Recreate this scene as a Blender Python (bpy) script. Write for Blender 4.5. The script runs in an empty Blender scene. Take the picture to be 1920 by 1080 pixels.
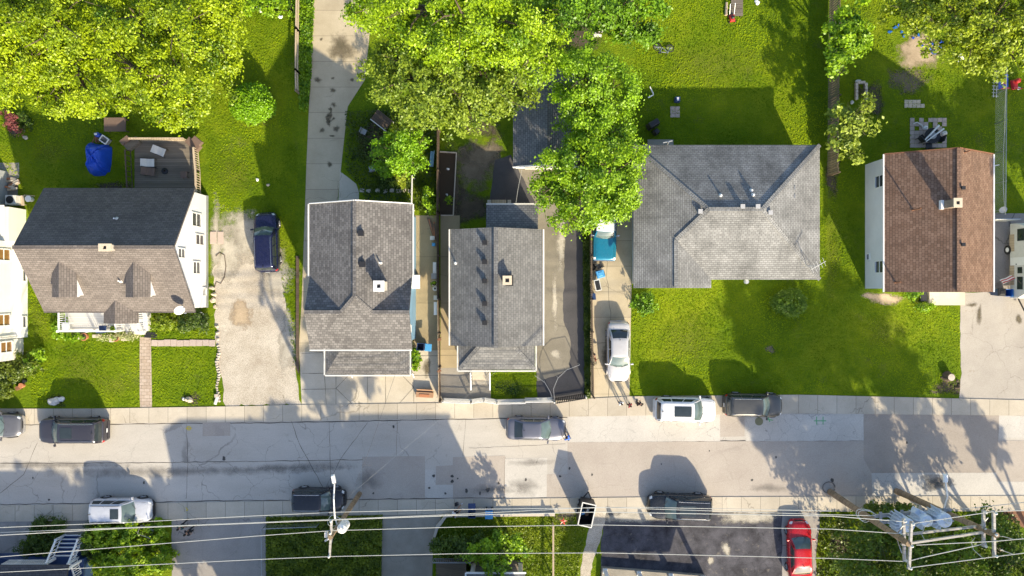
import bpy, math, random
import numpy as np
from mathutils import Vector, Matrix
R = random.Random(7)
NP = np.random.default_rng(11)
scene = bpy.context.scene
COL = scene.collection
K = 23.4            # photograph pixels per metre at ground level
H = 55.0            # flying height of the camera
PI = math.pi
def U(px, py, h=0.0):
    """a photograph pixel seen at height h -> world point"""
    s = (H - h) / H / K
    return Vector(((px - 960) * s, (540 - py) * s, h))
def P(gx, gy, h=0.0):
    """ground-plan pixel (no parallax) raised to height h"""
    return Vector(((gx - 960) / K, (540 - gy) / K, h))

# ------------------------------------------------------------------ materials
def mk(name):
    m = bpy.data.materials.new(name); m.use_nodes = True
    nt = m.node_tree
    return m, nt, nt.nodes['Principled BSDF']
def nd(nt, t, **kw):
    n = nt.nodes.new(t)
    for k, v in kw.items(): setattr(n, k, v)
    return n
def setin(nt, sock, v):
    if hasattr(v, 'is_output'): nt.links.new(v, sock)
    elif isinstance(v, (tuple, list)) and len(v) == 3 and sock.type == 'RGBA': sock.default_value = (*v, 1)
    else: sock.default_value = v
def pos(nt):
    return nd(nt, 'ShaderNodeNewGeometry').outputs['Position']
def objc(nt): return nd(nt, 'ShaderNodeTexCoord').outputs['Object']
def uvc(nt): return nd(nt, 'ShaderNodeTexCoord').outputs['UV']
def noise(nt, vec, scale, detail=4, rough=.6, dist=0.0):
    n = nd(nt, 'ShaderNodeTexNoise'); setin(nt, n.inputs['Vector'], vec)
    n.inputs['Scale'].default_value = scale; n.inputs['Detail'].default_value = detail
    n.inputs['Roughness'].default_value = rough; n.inputs['Distortion'].default_value = dist
    return n.outputs[0]
def ramp(nt, fac, stops):
    n = nd(nt, 'ShaderNodeValToRGB'); setin(nt, n.inputs[0], fac)
    e = n.color_ramp.elements
    while len(e) < len(stops): e.new(.5)
    for i, (p, c) in enumerate(stops):
        e[i].position = p; e[i].color = (*c, 1) if len(c) == 3 else c
    return n.outputs[0]
def mixc(nt, fac, a, b, mode='MIX'):
    n = nd(nt, 'ShaderNodeMix', data_type='RGBA', blend_type=mode)
    setin(nt, n.inputs[0], fac); setin(nt, n.inputs[6], a); setin(nt, n.inputs[7], b)
    return n.outputs[2]
def math_(nt, op, a, b=0.0, clamp=False):
    n = nd(nt, 'ShaderNodeMath', operation=op, use_clamp=clamp)
    setin(nt, n.inputs[0], a); setin(nt, n.inputs[1], b)
    return n.outputs[0]
def mapr(nt, v, a, b, c=0.0, d=1.0):
    n = nd(nt, 'ShaderNodeMapRange'); setin(nt, n.inputs[0], v)
    for i, x in enumerate((a, b, c, d)): n.inputs[i + 1].default_value = x
    return n.outputs[0]
def scalev(nt, vec, s):
    n = nd(nt, 'ShaderNodeMapping'); setin(nt, n.inputs['Vector'], vec)
    n.inputs['Scale'].default_value = s
    return n.outputs[0]
def bump(nt, b, h, strength=.4, dist=.05):
    n = nd(nt, 'ShaderNodeBump'); setin(nt, n.inputs['Height'], h)
    n.inputs['Strength'].default_value = strength; n.inputs['Distance'].default_value = dist
    nt.links.new(n.outputs[0], b.inputs['Normal'])
def gray(v): return (v, v, v)

def m_plain(name, c, rough=.6, var=.18, scale=6, metal=0.0, bmp=0.0):
    m, nt, b = mk(name)
    v = objc(nt); n = noise(nt, v, scale, 5)
    col = mixc(nt, n, tuple(x * (1 - var) for x in c), tuple(min(1, x * (1 + var)) for x in c))
    setin(nt, b.inputs['Base Color'], col)
    b.inputs['Roughness'].default_value = rough; b.inputs['Metallic'].default_value = metal
    if bmp: bump(nt, b, noise(nt, v, scale * 4, 4), bmp, .03)
    return m
def m_paint(name, c, metal=.0, rough=.28):
    m, nt, b = mk(name)
    n = noise(nt, objc(nt), 3, 6)
    col = mixc(nt, mapr(nt, n, .35, .8), c, tuple(x * .82 + .012 for x in c))
    setin(nt, b.inputs['Base Color'], col)
    setin(nt, b.inputs['Roughness'], mapr(nt, n, .3, .8, rough * .85, rough * 1.4))
    b.inputs['Metallic'].default_value = metal
    b.inputs['Coat Weight'].default_value = .5; b.inputs['Coat Roughness'].default_value = .12
    return m
def m_glass(name, c=(.015, .02, .022), rough=.06):
    m, nt, b = mk(name)
    n = noise(nt, objc(nt), 2.2, 3)
    setin(nt, b.inputs['Base Color'], mixc(nt, n, c, tuple(x * 2.2 for x in c)))
    b.inputs['Roughness'].default_value = rough
    b.inputs['Specular IOR Level'].default_value = .8
    return m
def m_shingle(name, c1, c2, mortar, bw=.30, rh=.19, stain=.25, bias=0.0):
    m, nt, b = mk(name)
    v = uvc(nt)
    t = nd(nt, 'ShaderNodeTexBrick'); setin(nt, t.inputs['Vector'], v)
    setin(nt, t.inputs['Color1'], c1); setin(nt, t.inputs['Color2'], c2); setin(nt, t.inputs['Mortar'], mortar)
    t.inputs['Scale'].default_value = 1; t.inputs['Mortar Size'].default_value = .016
    t.inputs['Mortar Smooth'].default_value = .4; t.inputs['Bias'].default_value = bias
    t.inputs['Brick Width'].default_value = bw; t.inputs['Row Height'].default_value = rh
    p = pos(nt)
    n1 = noise(nt, p, .55, 5, .65)
    st = mapr(nt, n1, .3, .72, 1 - stain, 1 + stain * .7)
    col = mixc(nt, 1.0, t.outputs[0], st, 'MULTIPLY')
    fine = mapr(nt, noise(nt, p, 22, 3), .3, .7, .86, 1.14)
    col = mixc(nt, 1.0, col, fine, 'MULTIPLY')
    streak = mapr(nt, noise(nt, scalev(nt, v, (2.6, .22, 1)), 1.0, 4), .5, .78, 1.0, 1 - stain * .7)
    col = mixc(nt, 1.0, col, streak, 'MULTIPLY')
    setin(nt, b.inputs['Base Color'], col)
    b.inputs['Roughness'].default_value = .88
    # each course steps up towards its lower edge
    sep = nd(nt, 'ShaderNodeSeparateXYZ'); setin(nt, sep.inputs[0], v)
    saw = math_(nt, 'FRACT', math_(nt, 'MULTIPLY', sep.outputs[1], 1 / rh))
    hgt = math_(nt, 'SUBTRACT', math_(nt, 'MULTIPLY', t.outputs[1], -1.0), math_(nt, 'MULTIPLY', saw, .6))
    bump(nt, b, hgt, .55, .02)
    return m
def m_siding(name, c, rh=.16, dirt=.1):
    m, nt, b = mk(name)
    v = uvc(nt)
    sep = nd(nt, 'ShaderNodeSeparateXYZ'); setin(nt, sep.inputs[0], v)
    saw = math_(nt, 'FRACT', math_(nt, 'MULTIPLY', sep.outputs[1], 1 / rh))
    n = noise(nt, pos(nt), .9, 5)
    col = mixc(nt, mapr(nt, n, .35, .75), c, tuple(x * (1 - dirt) for x in c))
    col = mixc(nt, mapr(nt, saw, .0, .12, .45, 0), col, tuple(x * .5 for x in c))
    setin(nt, b.inputs['Base Color'], col); b.inputs['Roughness'].default_value = .55
    bump(nt, b, math_(nt, 'MULTIPLY', saw, -1.0), .5, .02)
    return m
def m_wood(name, c1, c2, board=.14, axis=1, rough=.8):
    m, nt, b = mk(name)
    p = objc(nt)
    s = [.8, .8, .8]; s[axis] = 12
    g = noise(nt, scalev(nt, p, tuple(s)), 1.5, 5)
    sep = nd(nt, 'ShaderNodeSeparateXYZ'); setin(nt, sep.inputs[0], p)
    q = math_(nt, 'MULTIPLY', sep.outputs[axis], 1 / board)
    fr = math_(nt, 'FRACT', q)
    wn = nd(nt, 'ShaderNodeTexWhiteNoise', noise_dimensions='1D'); setin(nt, wn.inputs['W'], math_(nt, 'FLOOR', q))
    f = math_(nt, 'ADD', math_(nt, 'MULTIPLY', g, .65), math_(nt, 'MULTIPLY', wn.outputs[0], .45))
    col = mixc(nt, f, c1, c2)
    col = mixc(nt, mapr(nt, fr, .04, .10, .8, 0), col, tuple(x * .25 for x in c1))
    setin(nt, b.inputs['Base Color'], col); b.inputs['Roughness'].default_value = rough
    bump(nt, b, mapr(nt, fr, 0, .1), .4, .01)
    return m
def crackmask(nt, p, scale, width, amt=.9):
    d = nd(nt, 'ShaderNodeTexNoise'); setin(nt, d.inputs['Vector'], p); d.inputs['Scale'].default_value = .9; d.inputs['Detail'].default_value = 6
    add = nd(nt, 'ShaderNodeVectorMath', operation='MULTIPLY_ADD')
    setin(nt, add.inputs[0], d.outputs[1]); add.inputs[1].default_value = (1.5, 1.5, 0); setin(nt, add.inputs[2], p)
    v = nd(nt, 'ShaderNodeTexVoronoi', feature='DISTANCE_TO_EDGE'); setin(nt, v.inputs['Vector'], add.outputs[0]); v.inputs['Scale'].default_value = scale
    return mapr(nt, v.outputs[0], width * .3, width, amt, 0)
def m_asphalt(name, c1, c2, crack=.5, cscale=.4, width=.014, stain=(.05, .045, .04), stainamt=.4, grit=.14, blotch=.35, aniso=(1, 1, 1)):
    m, nt, b = mk(name)
    p = pos(nt)
    n1 = noise(nt, scalev(nt, p, aniso), blotch, 6, .62)
    col = mixc(nt, mapr(nt, n1, .3, .7), c1, c2)
    g = noise(nt, p, 16, 3, .7)
    col = mixc(nt, 1.0, col, mapr(nt, g, .3, .7, 1 - grit, 1 + grit), 'MULTIPLY')
    sp = mapr(nt, noise(nt, p, 1.3, 5, .7), .60, .74, 0, stainamt)
    col = mixc(nt, sp, col, stain)
    if crack > 0:
        ck = crackmask(nt, p, cscale, width, 1)
        area = mapr(nt, noise(nt, p, .16, 3), .42, .58, .1, 1)
        ck = math_(nt, 'MULTIPLY', math_(nt, 'MULTIPLY', ck, area), crack)
        ck2 = crackmask(nt, p, cscale * 3.1, width * 1.6, 1)
        area2 = mapr(nt, noise(nt, scalev(nt, p, (.5, 1, 1)), .35, 4), .58, .68)
        ck2 = math_(nt, 'MULTIPLY', math_(nt, 'MULTIPLY', ck2, area2), crack * .8)
        ckm = math_(nt, 'MAXIMUM', ck, ck2)
        col = mixc(nt, ckm, col, tuple(x * .28 for x in c1))
    setin(nt, b.inputs['Base Color'], col); b.inputs['Roughness'].default_value = .9
    bump(nt, b, g, .18, .02)
    return m
def m_concrete(name, c1, c2, jw=1.5, jh=1.5, joint=.55, stainamt=.35, stain=(.10, .085, .06), off=(0, 0)):
    m, nt, b = mk(name)
    p = pos(nt)
    col = mixc(nt, mapr(nt, noise(nt, p, .45, 6, .62), .3, .7), c1, c2)
    if joint:
        mp = nd(nt, 'ShaderNodeMapping'); setin(nt, mp.inputs['Vector'], p); mp.inputs['Location'].default_value = (off[0], off[1], 0)
        t = nd(nt, 'ShaderNodeTexBrick', offset=0.0); setin(nt, t.inputs['Vector'], mp.outputs[0])
        t.inputs['Scale'].default_value = 1; t.inputs['Mortar Size'].default_value = .022; t.inputs['Mortar Smooth'].default_value = .5
        t.inputs['Brick Width'].default_value = jw; t.inputs['Row Height'].default_value = jh
        setin(nt, t.inputs['Color1'], gray(.90)); setin(nt, t.inputs['Color2'], gray(1.05)); setin(nt, t.inputs['Mortar'], gray(1 - joint))
        col = mixc(nt, 1.0, col, t.outputs[0], 'MULTIPLY')
    g = noise(nt, p, 14, 4, .7)
    col = mixc(nt, 1.0, col, mapr(nt, g, .3, .7, .91, 1.09), 'MULTIPLY')
    col = mixc(nt, mapr(nt, noise(nt, p, 1.6, 6, .72), .62, .78, 0, stainamt), col, stain)
    ck = math_(nt, 'MULTIPLY', crackmask(nt, p, .3, .008, .6), mapr(nt, noise(nt, p, .2, 2), .5, .6))
    col = mixc(nt, ck, col, tuple(x * .35 for x in c1))
    setin(nt, b.inputs['Base Color'], col); b.inputs['Roughness'].default_value = .88
    bump(nt, b, g, .12, .02)
    return m
def m_grass(name, dark, mid, hi, brown=(.13, .115, .05), dry=.5):
    m, nt, b = mk(name)
    p = pos(nt)
    big = noise(nt, p, .11, 4, .6)
    medi = noise(nt, p, .7, 5, .65)
    fine = noise(nt, p, 5.0, 4, .75)
    f = math_(nt, 'ADD', math_(nt, 'MULTIPLY', big, .55), math_(nt, 'ADD', math_(nt, 'MULTIPLY', medi, .35), math_(nt, 'MULTIPLY', fine, .28)))
    col = ramp(nt, f, [(.40, dark), (.58, mid), (.78, hi)])
    col = mixc(nt, mapr(nt, noise(nt, p, .38, 5, .7), .60, .76, 0, dry), col, brown)
    col = mixc(nt, 1.0, col, mapr(nt, noise(nt, p, 13, 3, .7), .3, .7, .72, 1.28), 'MULTIPLY')
    setin(nt, b.inputs['Base Color'], col); b.inputs['Roughness'].default_value = .85
    b.inputs['Specular IOR Level'].default_value = .15
    hh = math_(nt, 'ADD', fine, math_(nt, 'MULTIPLY', noise(nt, p, 14, 2), .6))
    bump(nt, b, hh, .9, .16)
    return m
def m_soft(name, c1, c2, scale=1.0, edge=.35, cover=1.0):
    """loose ground that thins out irregularly towards the rim of its sheet"""
    m, nt, b = mk(name)
    p = pos(nt)
    col = mixc(nt, mapr(nt, noise(nt, p, scale, 6, .65), .3, .7), c1, c2)
    col = mixc(nt, 1.0, col, mapr(nt, noise(nt, p, 12, 3, .7), .3, .7, .8, 1.2), 'MULTIPLY')
    setin(nt, b.inputs['Base Color'], col); b.inputs['Roughness'].default_value = .92
    bump(nt, b, noise(nt, p, 9, 4), .35, .04)
    at = nd(nt, 'ShaderNodeAttribute', attribute_name='rim')
    nz = noise(nt, p, 1.1, 6, .7)
    a = math_(nt, 'ADD', at.outputs['Fac'], math_(nt, 'MULTIPLY', math_(nt, 'SUBTRACT', nz, .5), 1.5))
    a = mapr(nt, a, .18, .18 + edge, 0, cover)
    setin(nt, b.inputs['Alpha'], a)
    return m
def m_leaf(name, trans=.26, gloss=.03):
    m, nt, b = mk(name)
    nt.nodes.remove(b)
    out = nt.nodes['Material Output']
    at = nd(nt, 'ShaderNodeAttribute', attribute_name='Col')
    d = nd(nt, 'ShaderNodeBsdfDiffuse'); t = nd(nt, 'ShaderNodeBsdfTranslucent'); g = nd(nt, 'ShaderNodeBsdfGlossy')
    nt.links.new(at.outputs['Color'], d.inputs[0])
    tc = mixc(nt, 1.0, at.outputs['Color'], (1.25, 1.15, .5), 'MULTIPLY'); nt.links.new(tc, t.inputs[0])
    g.inputs['Roughness'].default_value = .45; setin(nt, g.inputs['Color'], (.8, .85, .8))
    mx = nd(nt, 'ShaderNodeMixShader'); mx.inputs[0].default_value = trans
    nt.links.new(d.outputs[0], mx.inputs[1]); nt.links.new(t.outputs[0], mx.inputs[2])
    m2 = nd(nt, 'ShaderNodeMixShader'); m2.inputs[0].default_value = gloss
    nt.links.new(mx.outputs[0], m2.inputs[1]); nt.links.new(g.outputs[0], m2.inputs[2])
    nt.links.new(m2.outputs[0], out.inputs[0])
    return m

# ------------------------------------------------------------------ mesh builder
WL = {}
class MB:
    def __init__(s): s.v = []; s.f = []
    def poly(s, pts):
        i = len(s.v); s.v += [Vector(p) for p in pts]; s.f.append(list(range(i, i + len(pts))))
    def hexa(s, b, t):
        n = len(b); i = len(s.v); s.v += [Vector(p) for p in b] + [Vector(p) for p in t]
        s.f.append(list(range(i + n - 1, i - 1, -1))); s.f.append(list(range(i + n, i + 2 * n)))
        for k in range(n): s.f.append([i + k, i + (k + 1) % n, i + n + (k + 1) % n, i + n + k])
    def box(s, c, d, rot=0.0, taper=1.0, m=None):
        x, y, z = (q / 2 for q in d); c = Vector(c)
        ca, sa = math.cos(rot), math.sin(rot)
        def q(a, b_, zz, k): 
            X, Y = a * x * k, b_ * y * k
            w = Vector((X * ca - Y * sa, X * sa + Y * ca, zz))
            return (m @ w if m else w) + c
        sq = ((-1, -1), (1, -1), (1, 1), (-1, 1))
        s.hexa([q(a, b_, -z, 1) for a, b_ in sq], [q(a, b_, z, taper) for a, b_ in sq])
    def prism(s, pts, z0, z1):
        pts = [Vector((p[0], p[1], 0)) for p in pts]
        a = sum(pts[i].x * pts[(i + 1) % len(pts)].y - pts[(i + 1) % len(pts)].x * pts[i].y for i in range(len(pts)))
        if a < 0: pts.reverse()
        s.hexa([p + Vector((0, 0, z0)) for p in pts], [p + Vector((0, 0, z1)) for p in pts])
    def beam(s, a, b, w, h=None):
        """rectangular bar from a to b"""
        a, b = Vector(a), Vector(b); h = h or w; d = (b - a).normalized()
        up = Vector((0, 0, 1)) if abs(d.z) < .95 else Vector((0, 1, 0))
        sx = d.cross(up).normalized() * (w / 2); sz = sx.cross(d).normalized() * (h / 2)
        s.hexa([a - sx - sz, a - sx + sz, a + sx + sz, a + sx - sz], [b - sx - sz, b - sx + sz, b + sx + sz, b + sx - sz])
    def tube(s, pts, r, n=8, cap=True):
        pts = [Vector(p) for p in pts]; rs = r if isinstance(r, (list, tuple)) else [r] * len(pts)
        base = len(s.v); prev = None
        for k, p in enumerate(pts):
            d = (pts[min(k + 1, len(pts) - 1)] - pts[max(k - 1, 0)]).normalized()
            if prev is None:
                up = Vector((0, 0, 1)) if abs(d.z) < .9 else Vector((1, 0, 0)); u = d.cross(up).normalized()
            else:
                u = (prev - d * prev.dot(d)).normalized()
            prev = u; w = d.cross(u)
            for j in range(n):
                a = 2 * PI * j / n; s.v.append(p + (u * math.cos(a) + w * math.sin(a)) * rs[k])
        for k in range(len(pts) - 1):
            for j in range(n):
                s.f.append([base + k * n + j, base + k * n + (j + 1) % n, base + (k + 1) * n + (j + 1) % n, base + (k + 1) * n + j])
        if cap:
            s.f.append([base + j for j in range(n)][::-1]); e = base + (len(pts) - 1) * n; s.f.append([e + j for j in range(n)])
    def cyl(s, a, b, r, r2=None, n=14): s.tube([a, b], [r, r if r2 is None else r2], n)
    def lathe(s, c, prof, n=16):
        c = Vector(c); base = len(s.v)
        for r, z in prof:
            for j in range(n):
                a = 2 * PI * j / n; s.v.append(c + Vector((r * math.cos(a), r * math.sin(a), z)))
        for k in range(len(prof) - 1):
            for j in range(n):
                s.f.append([base + k * n + j, base + k * n + (j + 1) % n, base + (k + 1) * n + (j + 1) % n, base + (k + 1) * n + j])
        s.f.append([base + j for j in range(n)][::-1]); e = base + (len(prof) - 1) * n; s.f.append([e + j for j in range(n)])
    def grid(s, fn, nu, nv, flip=False):
        b = len(s.v)
        for i in range(nu + 1):
            for j in range(nv + 1): s.v.append(Vector(fn(i / nu, j / nv)))
        for i in range(nu):
            for j in range(nv):
                q = [b + i * (nv + 1) + j, b + (i + 1) * (nv + 1) + j, b + (i + 1) * (nv + 1) + j + 1, b + i * (nv + 1) + j + 1]
                s.f.append(q[::-1] if flip else q)
    def shell(s, polys, t):
        """roof: top polygons, their undersides t lower, and the rim"""
        edges = {}
        key = lambda p: (round(p[0], 3), round(p[1], 3), round(p[2], 3))
        for pl in polys:
            pl = [Vector(p) for p in pl]
            nrm = Vector((0, 0, 0))
            for i in range(len(pl)):
                a, b_ = pl[i], pl[(i + 1) % len(pl)]; nrm += a.cross(b_)
            if nrm.z < 0: pl.reverse()
            s.poly(pl); s.poly([p - Vector((0, 0, t)) for p in reversed(pl)])
            for i in range(len(pl)):
                a, b_ = pl[i], pl[(i + 1) % len(pl)]
                k2 = (key(b_), key(a))
                if k2 in edges: del edges[k2]
                else: edges[(key(a), key(b_))] = (a, b_)
        for a, b_ in edges.values():
            d = Vector((0, 0, t)); s.poly([a, a - d, b_ - d, b_])
    def build(s, name, mat, parent=None, smooth=False, local=False, bevel=0.0, merge=False, autosm=None):
        off = Vector((0, 0, 0))
        if parent is not None and not local: off = WL.get(parent.name, Vector((0, 0, 0)))
        me = bpy.data.meshes.new(name)
        me.from_pydata([p - off for p in s.v], [], s.f)
        if merge:
            import bmesh
            bm = bmesh.new(); bm.from_mesh(me); bmesh.ops.remove_doubles(bm, verts=bm.verts, dist=.0015)
            bmesh.ops.recalc_face_normals(bm, faces=bm.faces); bm.to_mesh(me); bm.free()
        me.materials.append(mat)
        uv = me.uv_layers.new(name='UVMap')
        zz = Vector((0, 0, 1))
        data = np.zeros(len(me.loops) * 2)
        for pl in me.polygons:
            n = pl.normal
            u = zz.cross(n) if abs(n.z) < .985 else Vector((1, 0, 0))
            if u.length < 1e-6: u = Vector((1, 0, 0))
            u = u.normalized(); w = n.cross(u)
            for li in pl.loop_indices:
                co = me.vertices[me.loops[li].vertex_index].co + off
                data[li * 2] = co.dot(u); data[li * 2 + 1] = co.dot(w)
        uv.data.foreach_set('uv', data)
        if smooth: me.polygons.foreach_set('use_smooth', [True] * len(me.polygons))
        o = bpy.data.objects.new(name, me); COL.objects.link(o)
        if parent is not None:
            o.parent = parent; WL[o.name] = off if not local else Vector((0, 0, 0))
        if bevel:
            md = o.modifiers.new('Bevel', 'BEVEL'); md.width = bevel; md.segments = 2; md.limit_method = 'ANGLE'
        return o
def tag(o, label, cat=None, group=None):
    o['label'] = label
    if cat: o['category'] = cat
    if group: o['group'] = group
    return o
def thing(name, label, cat, loc=(0, 0, 0), rot=0.0, group=None):
    o = bpy.data.objects.new(name, None); COL.objects.link(o)
    o.empty_display_size = .3
    o.location = loc; o.rotation_euler = (0, 0, rot); WL[o.name] = Vector(loc)
    return tag(o, label, cat, group)
def struct(o, kind='structure'): o['kind'] = kind; return o
def copy_tree(o, parent=None):
    c = o.copy(); COL.objects.link(c)
    WL[c.name] = WL.get(o.name, Vector((0, 0, 0)))
    if parent is not None: c.parent = parent
    for ch in list(o.children): copy_tree(ch, c)
    return c
def jag(pts, amp=.12, step=.5, rnd=R):
    """break up a hand-drawn outline into a worn natural edge"""
    out = []
    n = len(pts)
    for i in range(n):
        a, b = Vector(pts[i]), Vector(pts[(i + 1) % n]); L = (b - a).length; k = max(1, int(L / step))
        d = (b - a).normalized() if L > 1e-6 else Vector((1, 0, 0)); q = Vector((-d.y, d.x, 0))
        for j in range(k):
            out.append(a + (b - a) * (j / k) + q * rnd.uniform(-amp, amp) * (1 if j else .3))
    return out
def sheet(name, px, z, mat, jit=0.0, step=.5, kind='structure', ground=True):
    mb = MB(); pts = [P(x, y) for x, y in px]
    if jit: pts = jag(pts, jit, step)
    a = sum(pts[i].x * pts[(i + 1) % len(pts)].y - pts[(i + 1) % len(pts)].x * pts[i].y for i in range(len(pts)))
    if a < 0: pts.reverse()
    mb.poly([Vector((p.x, p.y, z)) for p in pts])
    return struct(mb.build(name, mat), kind)
def soft(name, cx, cy, rx, ry, z, mat, rot=0.0, n=40, rings=8):
    """rounded loose-ground sheet with a rim value for its ragged edge"""
    c = P(cx, cy); vs = [Vector((c.x, c.y, z))]; rim = [1.0]; fs = []
    ph = [R.uniform(0, 6.28) for _ in range(4)]
    for r in range(1, rings + 1):
        t = r / rings
        for j in range(n):
            a = 2 * PI * j / n
            k = 1 + .14 * math.sin(2 * a + ph[0]) + .1 * math.sin(3 * a + ph[1]) + .07 * math.sin(5 * a + ph[2])
            x, y = math.cos(a) * rx * t * k / K, math.sin(a) * ry * t * k / K
            vs.append(Vector((c.x + x * math.cos(rot) - y * math.sin(rot), c.y + x * math.sin(rot) + y * math.cos(rot), z)))
            rim.append(1 - t)
    for j in range(n): fs.append([0, 1 + j, 1 + (j + 1) % n])
    for r in range(rings - 1):
        for j in range(n):
            a = 1 + r * n; b = a + n
            fs.append([a + j, b + j, b + (j + 1) % n, a + (j + 1) % n])
    me = bpy.data.meshes.new(name); me.from_pydata(vs, [], fs); me.materials.append(mat)
    at = me.attributes.new('rim', 'FLOAT', 'POINT'); at.data.foreach_set('value', rim)
    o = bpy.data.objects.new(name, me); COL.objects.link(o)
    return struct(o)
SKY_STRENGTH, SUN_STRENGTH, EXPOSURE = .122, 3.85, 1.3
# ------------------------------------------------------------------ camera, light
cam_d = bpy.data.cameras.new('camera'); cam = bpy.data.objects.new('camera', cam_d); COL.objects.link(cam)
cam.location = (0, 0, H); cam.rotation_euler = (0, 0, 0)
cam_d.sensor_width = 36; cam_d.lens = 36 * H / (1920 / K); cam_d.clip_start = .5; cam_d.clip_end = 2000
scene.camera = cam
world = bpy.data.worlds.new('World'); scene.world = world; world.use_nodes = True
wt = world.node_tree; bg = wt.nodes['Background']
sky = wt.nodes.new('ShaderNodeTexSky'); sky.sky_type = 'NISHITA'; sky.sun_disc = False
SUN_TO = Vector((-.865, 1.803, -1.0)).normalized()          # the way the light travels
sky.sun_elevation = math.asin(-SUN_TO.z); sky.sun_rotation = math.atan2(-SUN_TO.x, -SUN_TO.y)
sky.air_density = .9; sky.dust_density = 1.6
wt.links.new(sky.outputs[0], bg.inputs[0]); bg.inputs[1].default_value = SKY_STRENGTH
sd = bpy.data.lights.new('sun', 'SUN'); sd.energy = SUN_STRENGTH; sd.angle = math.radians(.8); sd.color = (1.0, .86, .62)
so = bpy.data.objects.new('sun', sd); COL.objects.link(so); so.location = (30, -60, 60)
so.rotation_euler = SUN_TO.to_track_quat('-Z', 'Y').to_euler()
scene.view_settings.view_transform = 'Standard'; scene.view_settings.look = 'None'
scene.view_settings.gamma = 1; scene.view_settings.use_curve_mapping = False
scene.view_settings.exposure = EXPOSURE

# ------------------------------------------------------------------ shared materials
M = {}
M['grass'] = m_grass('lawn', (.05, .105, .003), (.125, .20, .004), (.25, .30, .010), dry=.5)
M['grass_shade'] = m_grass('shaded_rough_grass', (.03, .05, .008), (.055, .085, .010), (.10, .13, .014), dry=.8)  # darker, duller copy of the lawn grass with shade put into its colour
M['road'] = m_asphalt('old_pale_asphalt', (.39, .36, .315), (.50, .47, .42), crack=.5, cscale=.36, width=.009, stain=(.20, .17, .13), stainamt=.35, aniso=(.35, 1, 1))
M['road_tan'] = m_asphalt('newer_asphalt', (.355, .31, .265), (.415, .37, .32), crack=.15, stain=(.15, .12, .10), stainamt=.25)
M['road_dark'] = m_asphalt('dark_asphalt_patch', (.30, .26, .22), (.36, .315, .27), crack=.1, stainamt=.2)
M['road_pale'] = m_asphalt('pale_patch', (.43, .405, .365), (.52, .495, .45), crack=.5, cscale=.8, width=.012, stain=(.22, .2, .18), stainamt=.4)
M['walk'] = m_concrete('sidewalk_concrete', (.42, .37, .29), (.53, .475, .385), jw=1.53, jh=50, joint=.6, off=(0, 25))
M['conc'] = m_concrete('driveway_concrete', (.40, .335, .225), (.53, .455, .32), jw=50, jh=2.05, joint=.5, off=(25, .3))
M['conc2'] = m_concrete('forecourt_concrete', (.45, .395, .30), (.58, .52, .415), jw=0, jh=0, joint=0)
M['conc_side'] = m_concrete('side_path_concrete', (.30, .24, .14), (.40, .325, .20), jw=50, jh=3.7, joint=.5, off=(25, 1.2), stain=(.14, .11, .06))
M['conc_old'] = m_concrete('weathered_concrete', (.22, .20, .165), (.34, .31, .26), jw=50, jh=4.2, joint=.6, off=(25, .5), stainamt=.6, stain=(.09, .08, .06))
M['gravel'] = m_asphalt('gravel', (.36, .31, .24), (.52, .47, .39), crack=0, stain=(.24, .18, .10), stainamt=.5, grit=.45, blotch=.6)
M['gravel_edge'] = m_soft('scattered_gravel', (.34, .31, .25), (.52, .48, .40), .8, .5, .95)
M['drive_pale'] = m_asphalt('worn_pale_driveway', (.33, .30, .26), (.43, .395, .345), crack=.35, cscale=.3, width=.008, stain=(.17, .13, .07), stainamt=.55)
M['drive_old'] = m_asphalt('old_brown_asphalt', (.15, .135, .105), (.26, .235, .185), crack=.3, cscale=.3, stain=(.42, .35, .24), stainamt=.35)
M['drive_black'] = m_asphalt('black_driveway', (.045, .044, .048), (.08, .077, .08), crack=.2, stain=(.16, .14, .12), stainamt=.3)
M['lot'] = m_asphalt('sealed_black_lot', (.014, .014, .020), (.10, .098, .115), crack=.6, cscale=.8, stain=(.38, .33, .25), stainamt=.4, grit=.3, blotch=.9)
M['drive_grey'] = m_asphalt('cracked_grey_asphalt', (.26, .24, .22), (.34, .315, .29), crack=.8, cscale=.3, width=.018, stainamt=.45)
M['dirt'] = m_soft('bare_dirt', (.11, .09, .06), (.20, .165, .115), .9, .5, .95)
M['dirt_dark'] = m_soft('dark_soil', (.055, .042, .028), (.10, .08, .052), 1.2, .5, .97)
M['sand'] = m_soft('bare_sandy_soil', (.34, .26, .17), (.47, .37, .25), .8, .4, 1)
M['thin'] = m_soft('thin_yellow_grass', (.15, .20, .008), (.21, .24, .015), .8, .8, .5)
M['moss'] = m_soft('deep_green_turf', (.02, .05, .004), (.05, .09, .008), .9, .6, .85)
M['stain'] = m_soft('oil_stain_shadow', (.10, .085, .05), (.17, .14, .09), 1.5, .55, .75)
M['stain_road'] = m_soft('road_grime', (.15, .14, .125), (.21, .195, .175), .8, .8, .45)
M['seam'] = m_plain('dark_joint', (.08, .07, .055), .95)
M['white'] = m_plain('white_paint', (.78, .78, .76), .45, .06, 3)
M['white2'] = m_plain('weathered_white', (.62, .61, .57), .6, .14, 4)
M['cream'] = m_plain('cream_stone', (.55, .47, .35), .8, .15, 5)
M['black'] = m_plain('black_plastic', (.018, .018, .02), .5, .3, 5)
M['iron'] = m_plain('black_iron', (.03, .03, .032), .5, .3, 8, .4)
M['steel'] = m_plain('galvanised_steel', (.42, .44, .46), .38, .12, 6, .6)
M['grey'] = m_plain('grey_metal', (.30, .31, .32), .5, .15, 5)
M['pane'] = m_glass('window_glass', (.03, .033, .04), .08)
M['blind'] = m_glass('brown_blind_glass', (.16, .085, .03), .15)
M['cargl'] = m_glass('car_glass', (.018, .024, .026), .05)
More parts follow.
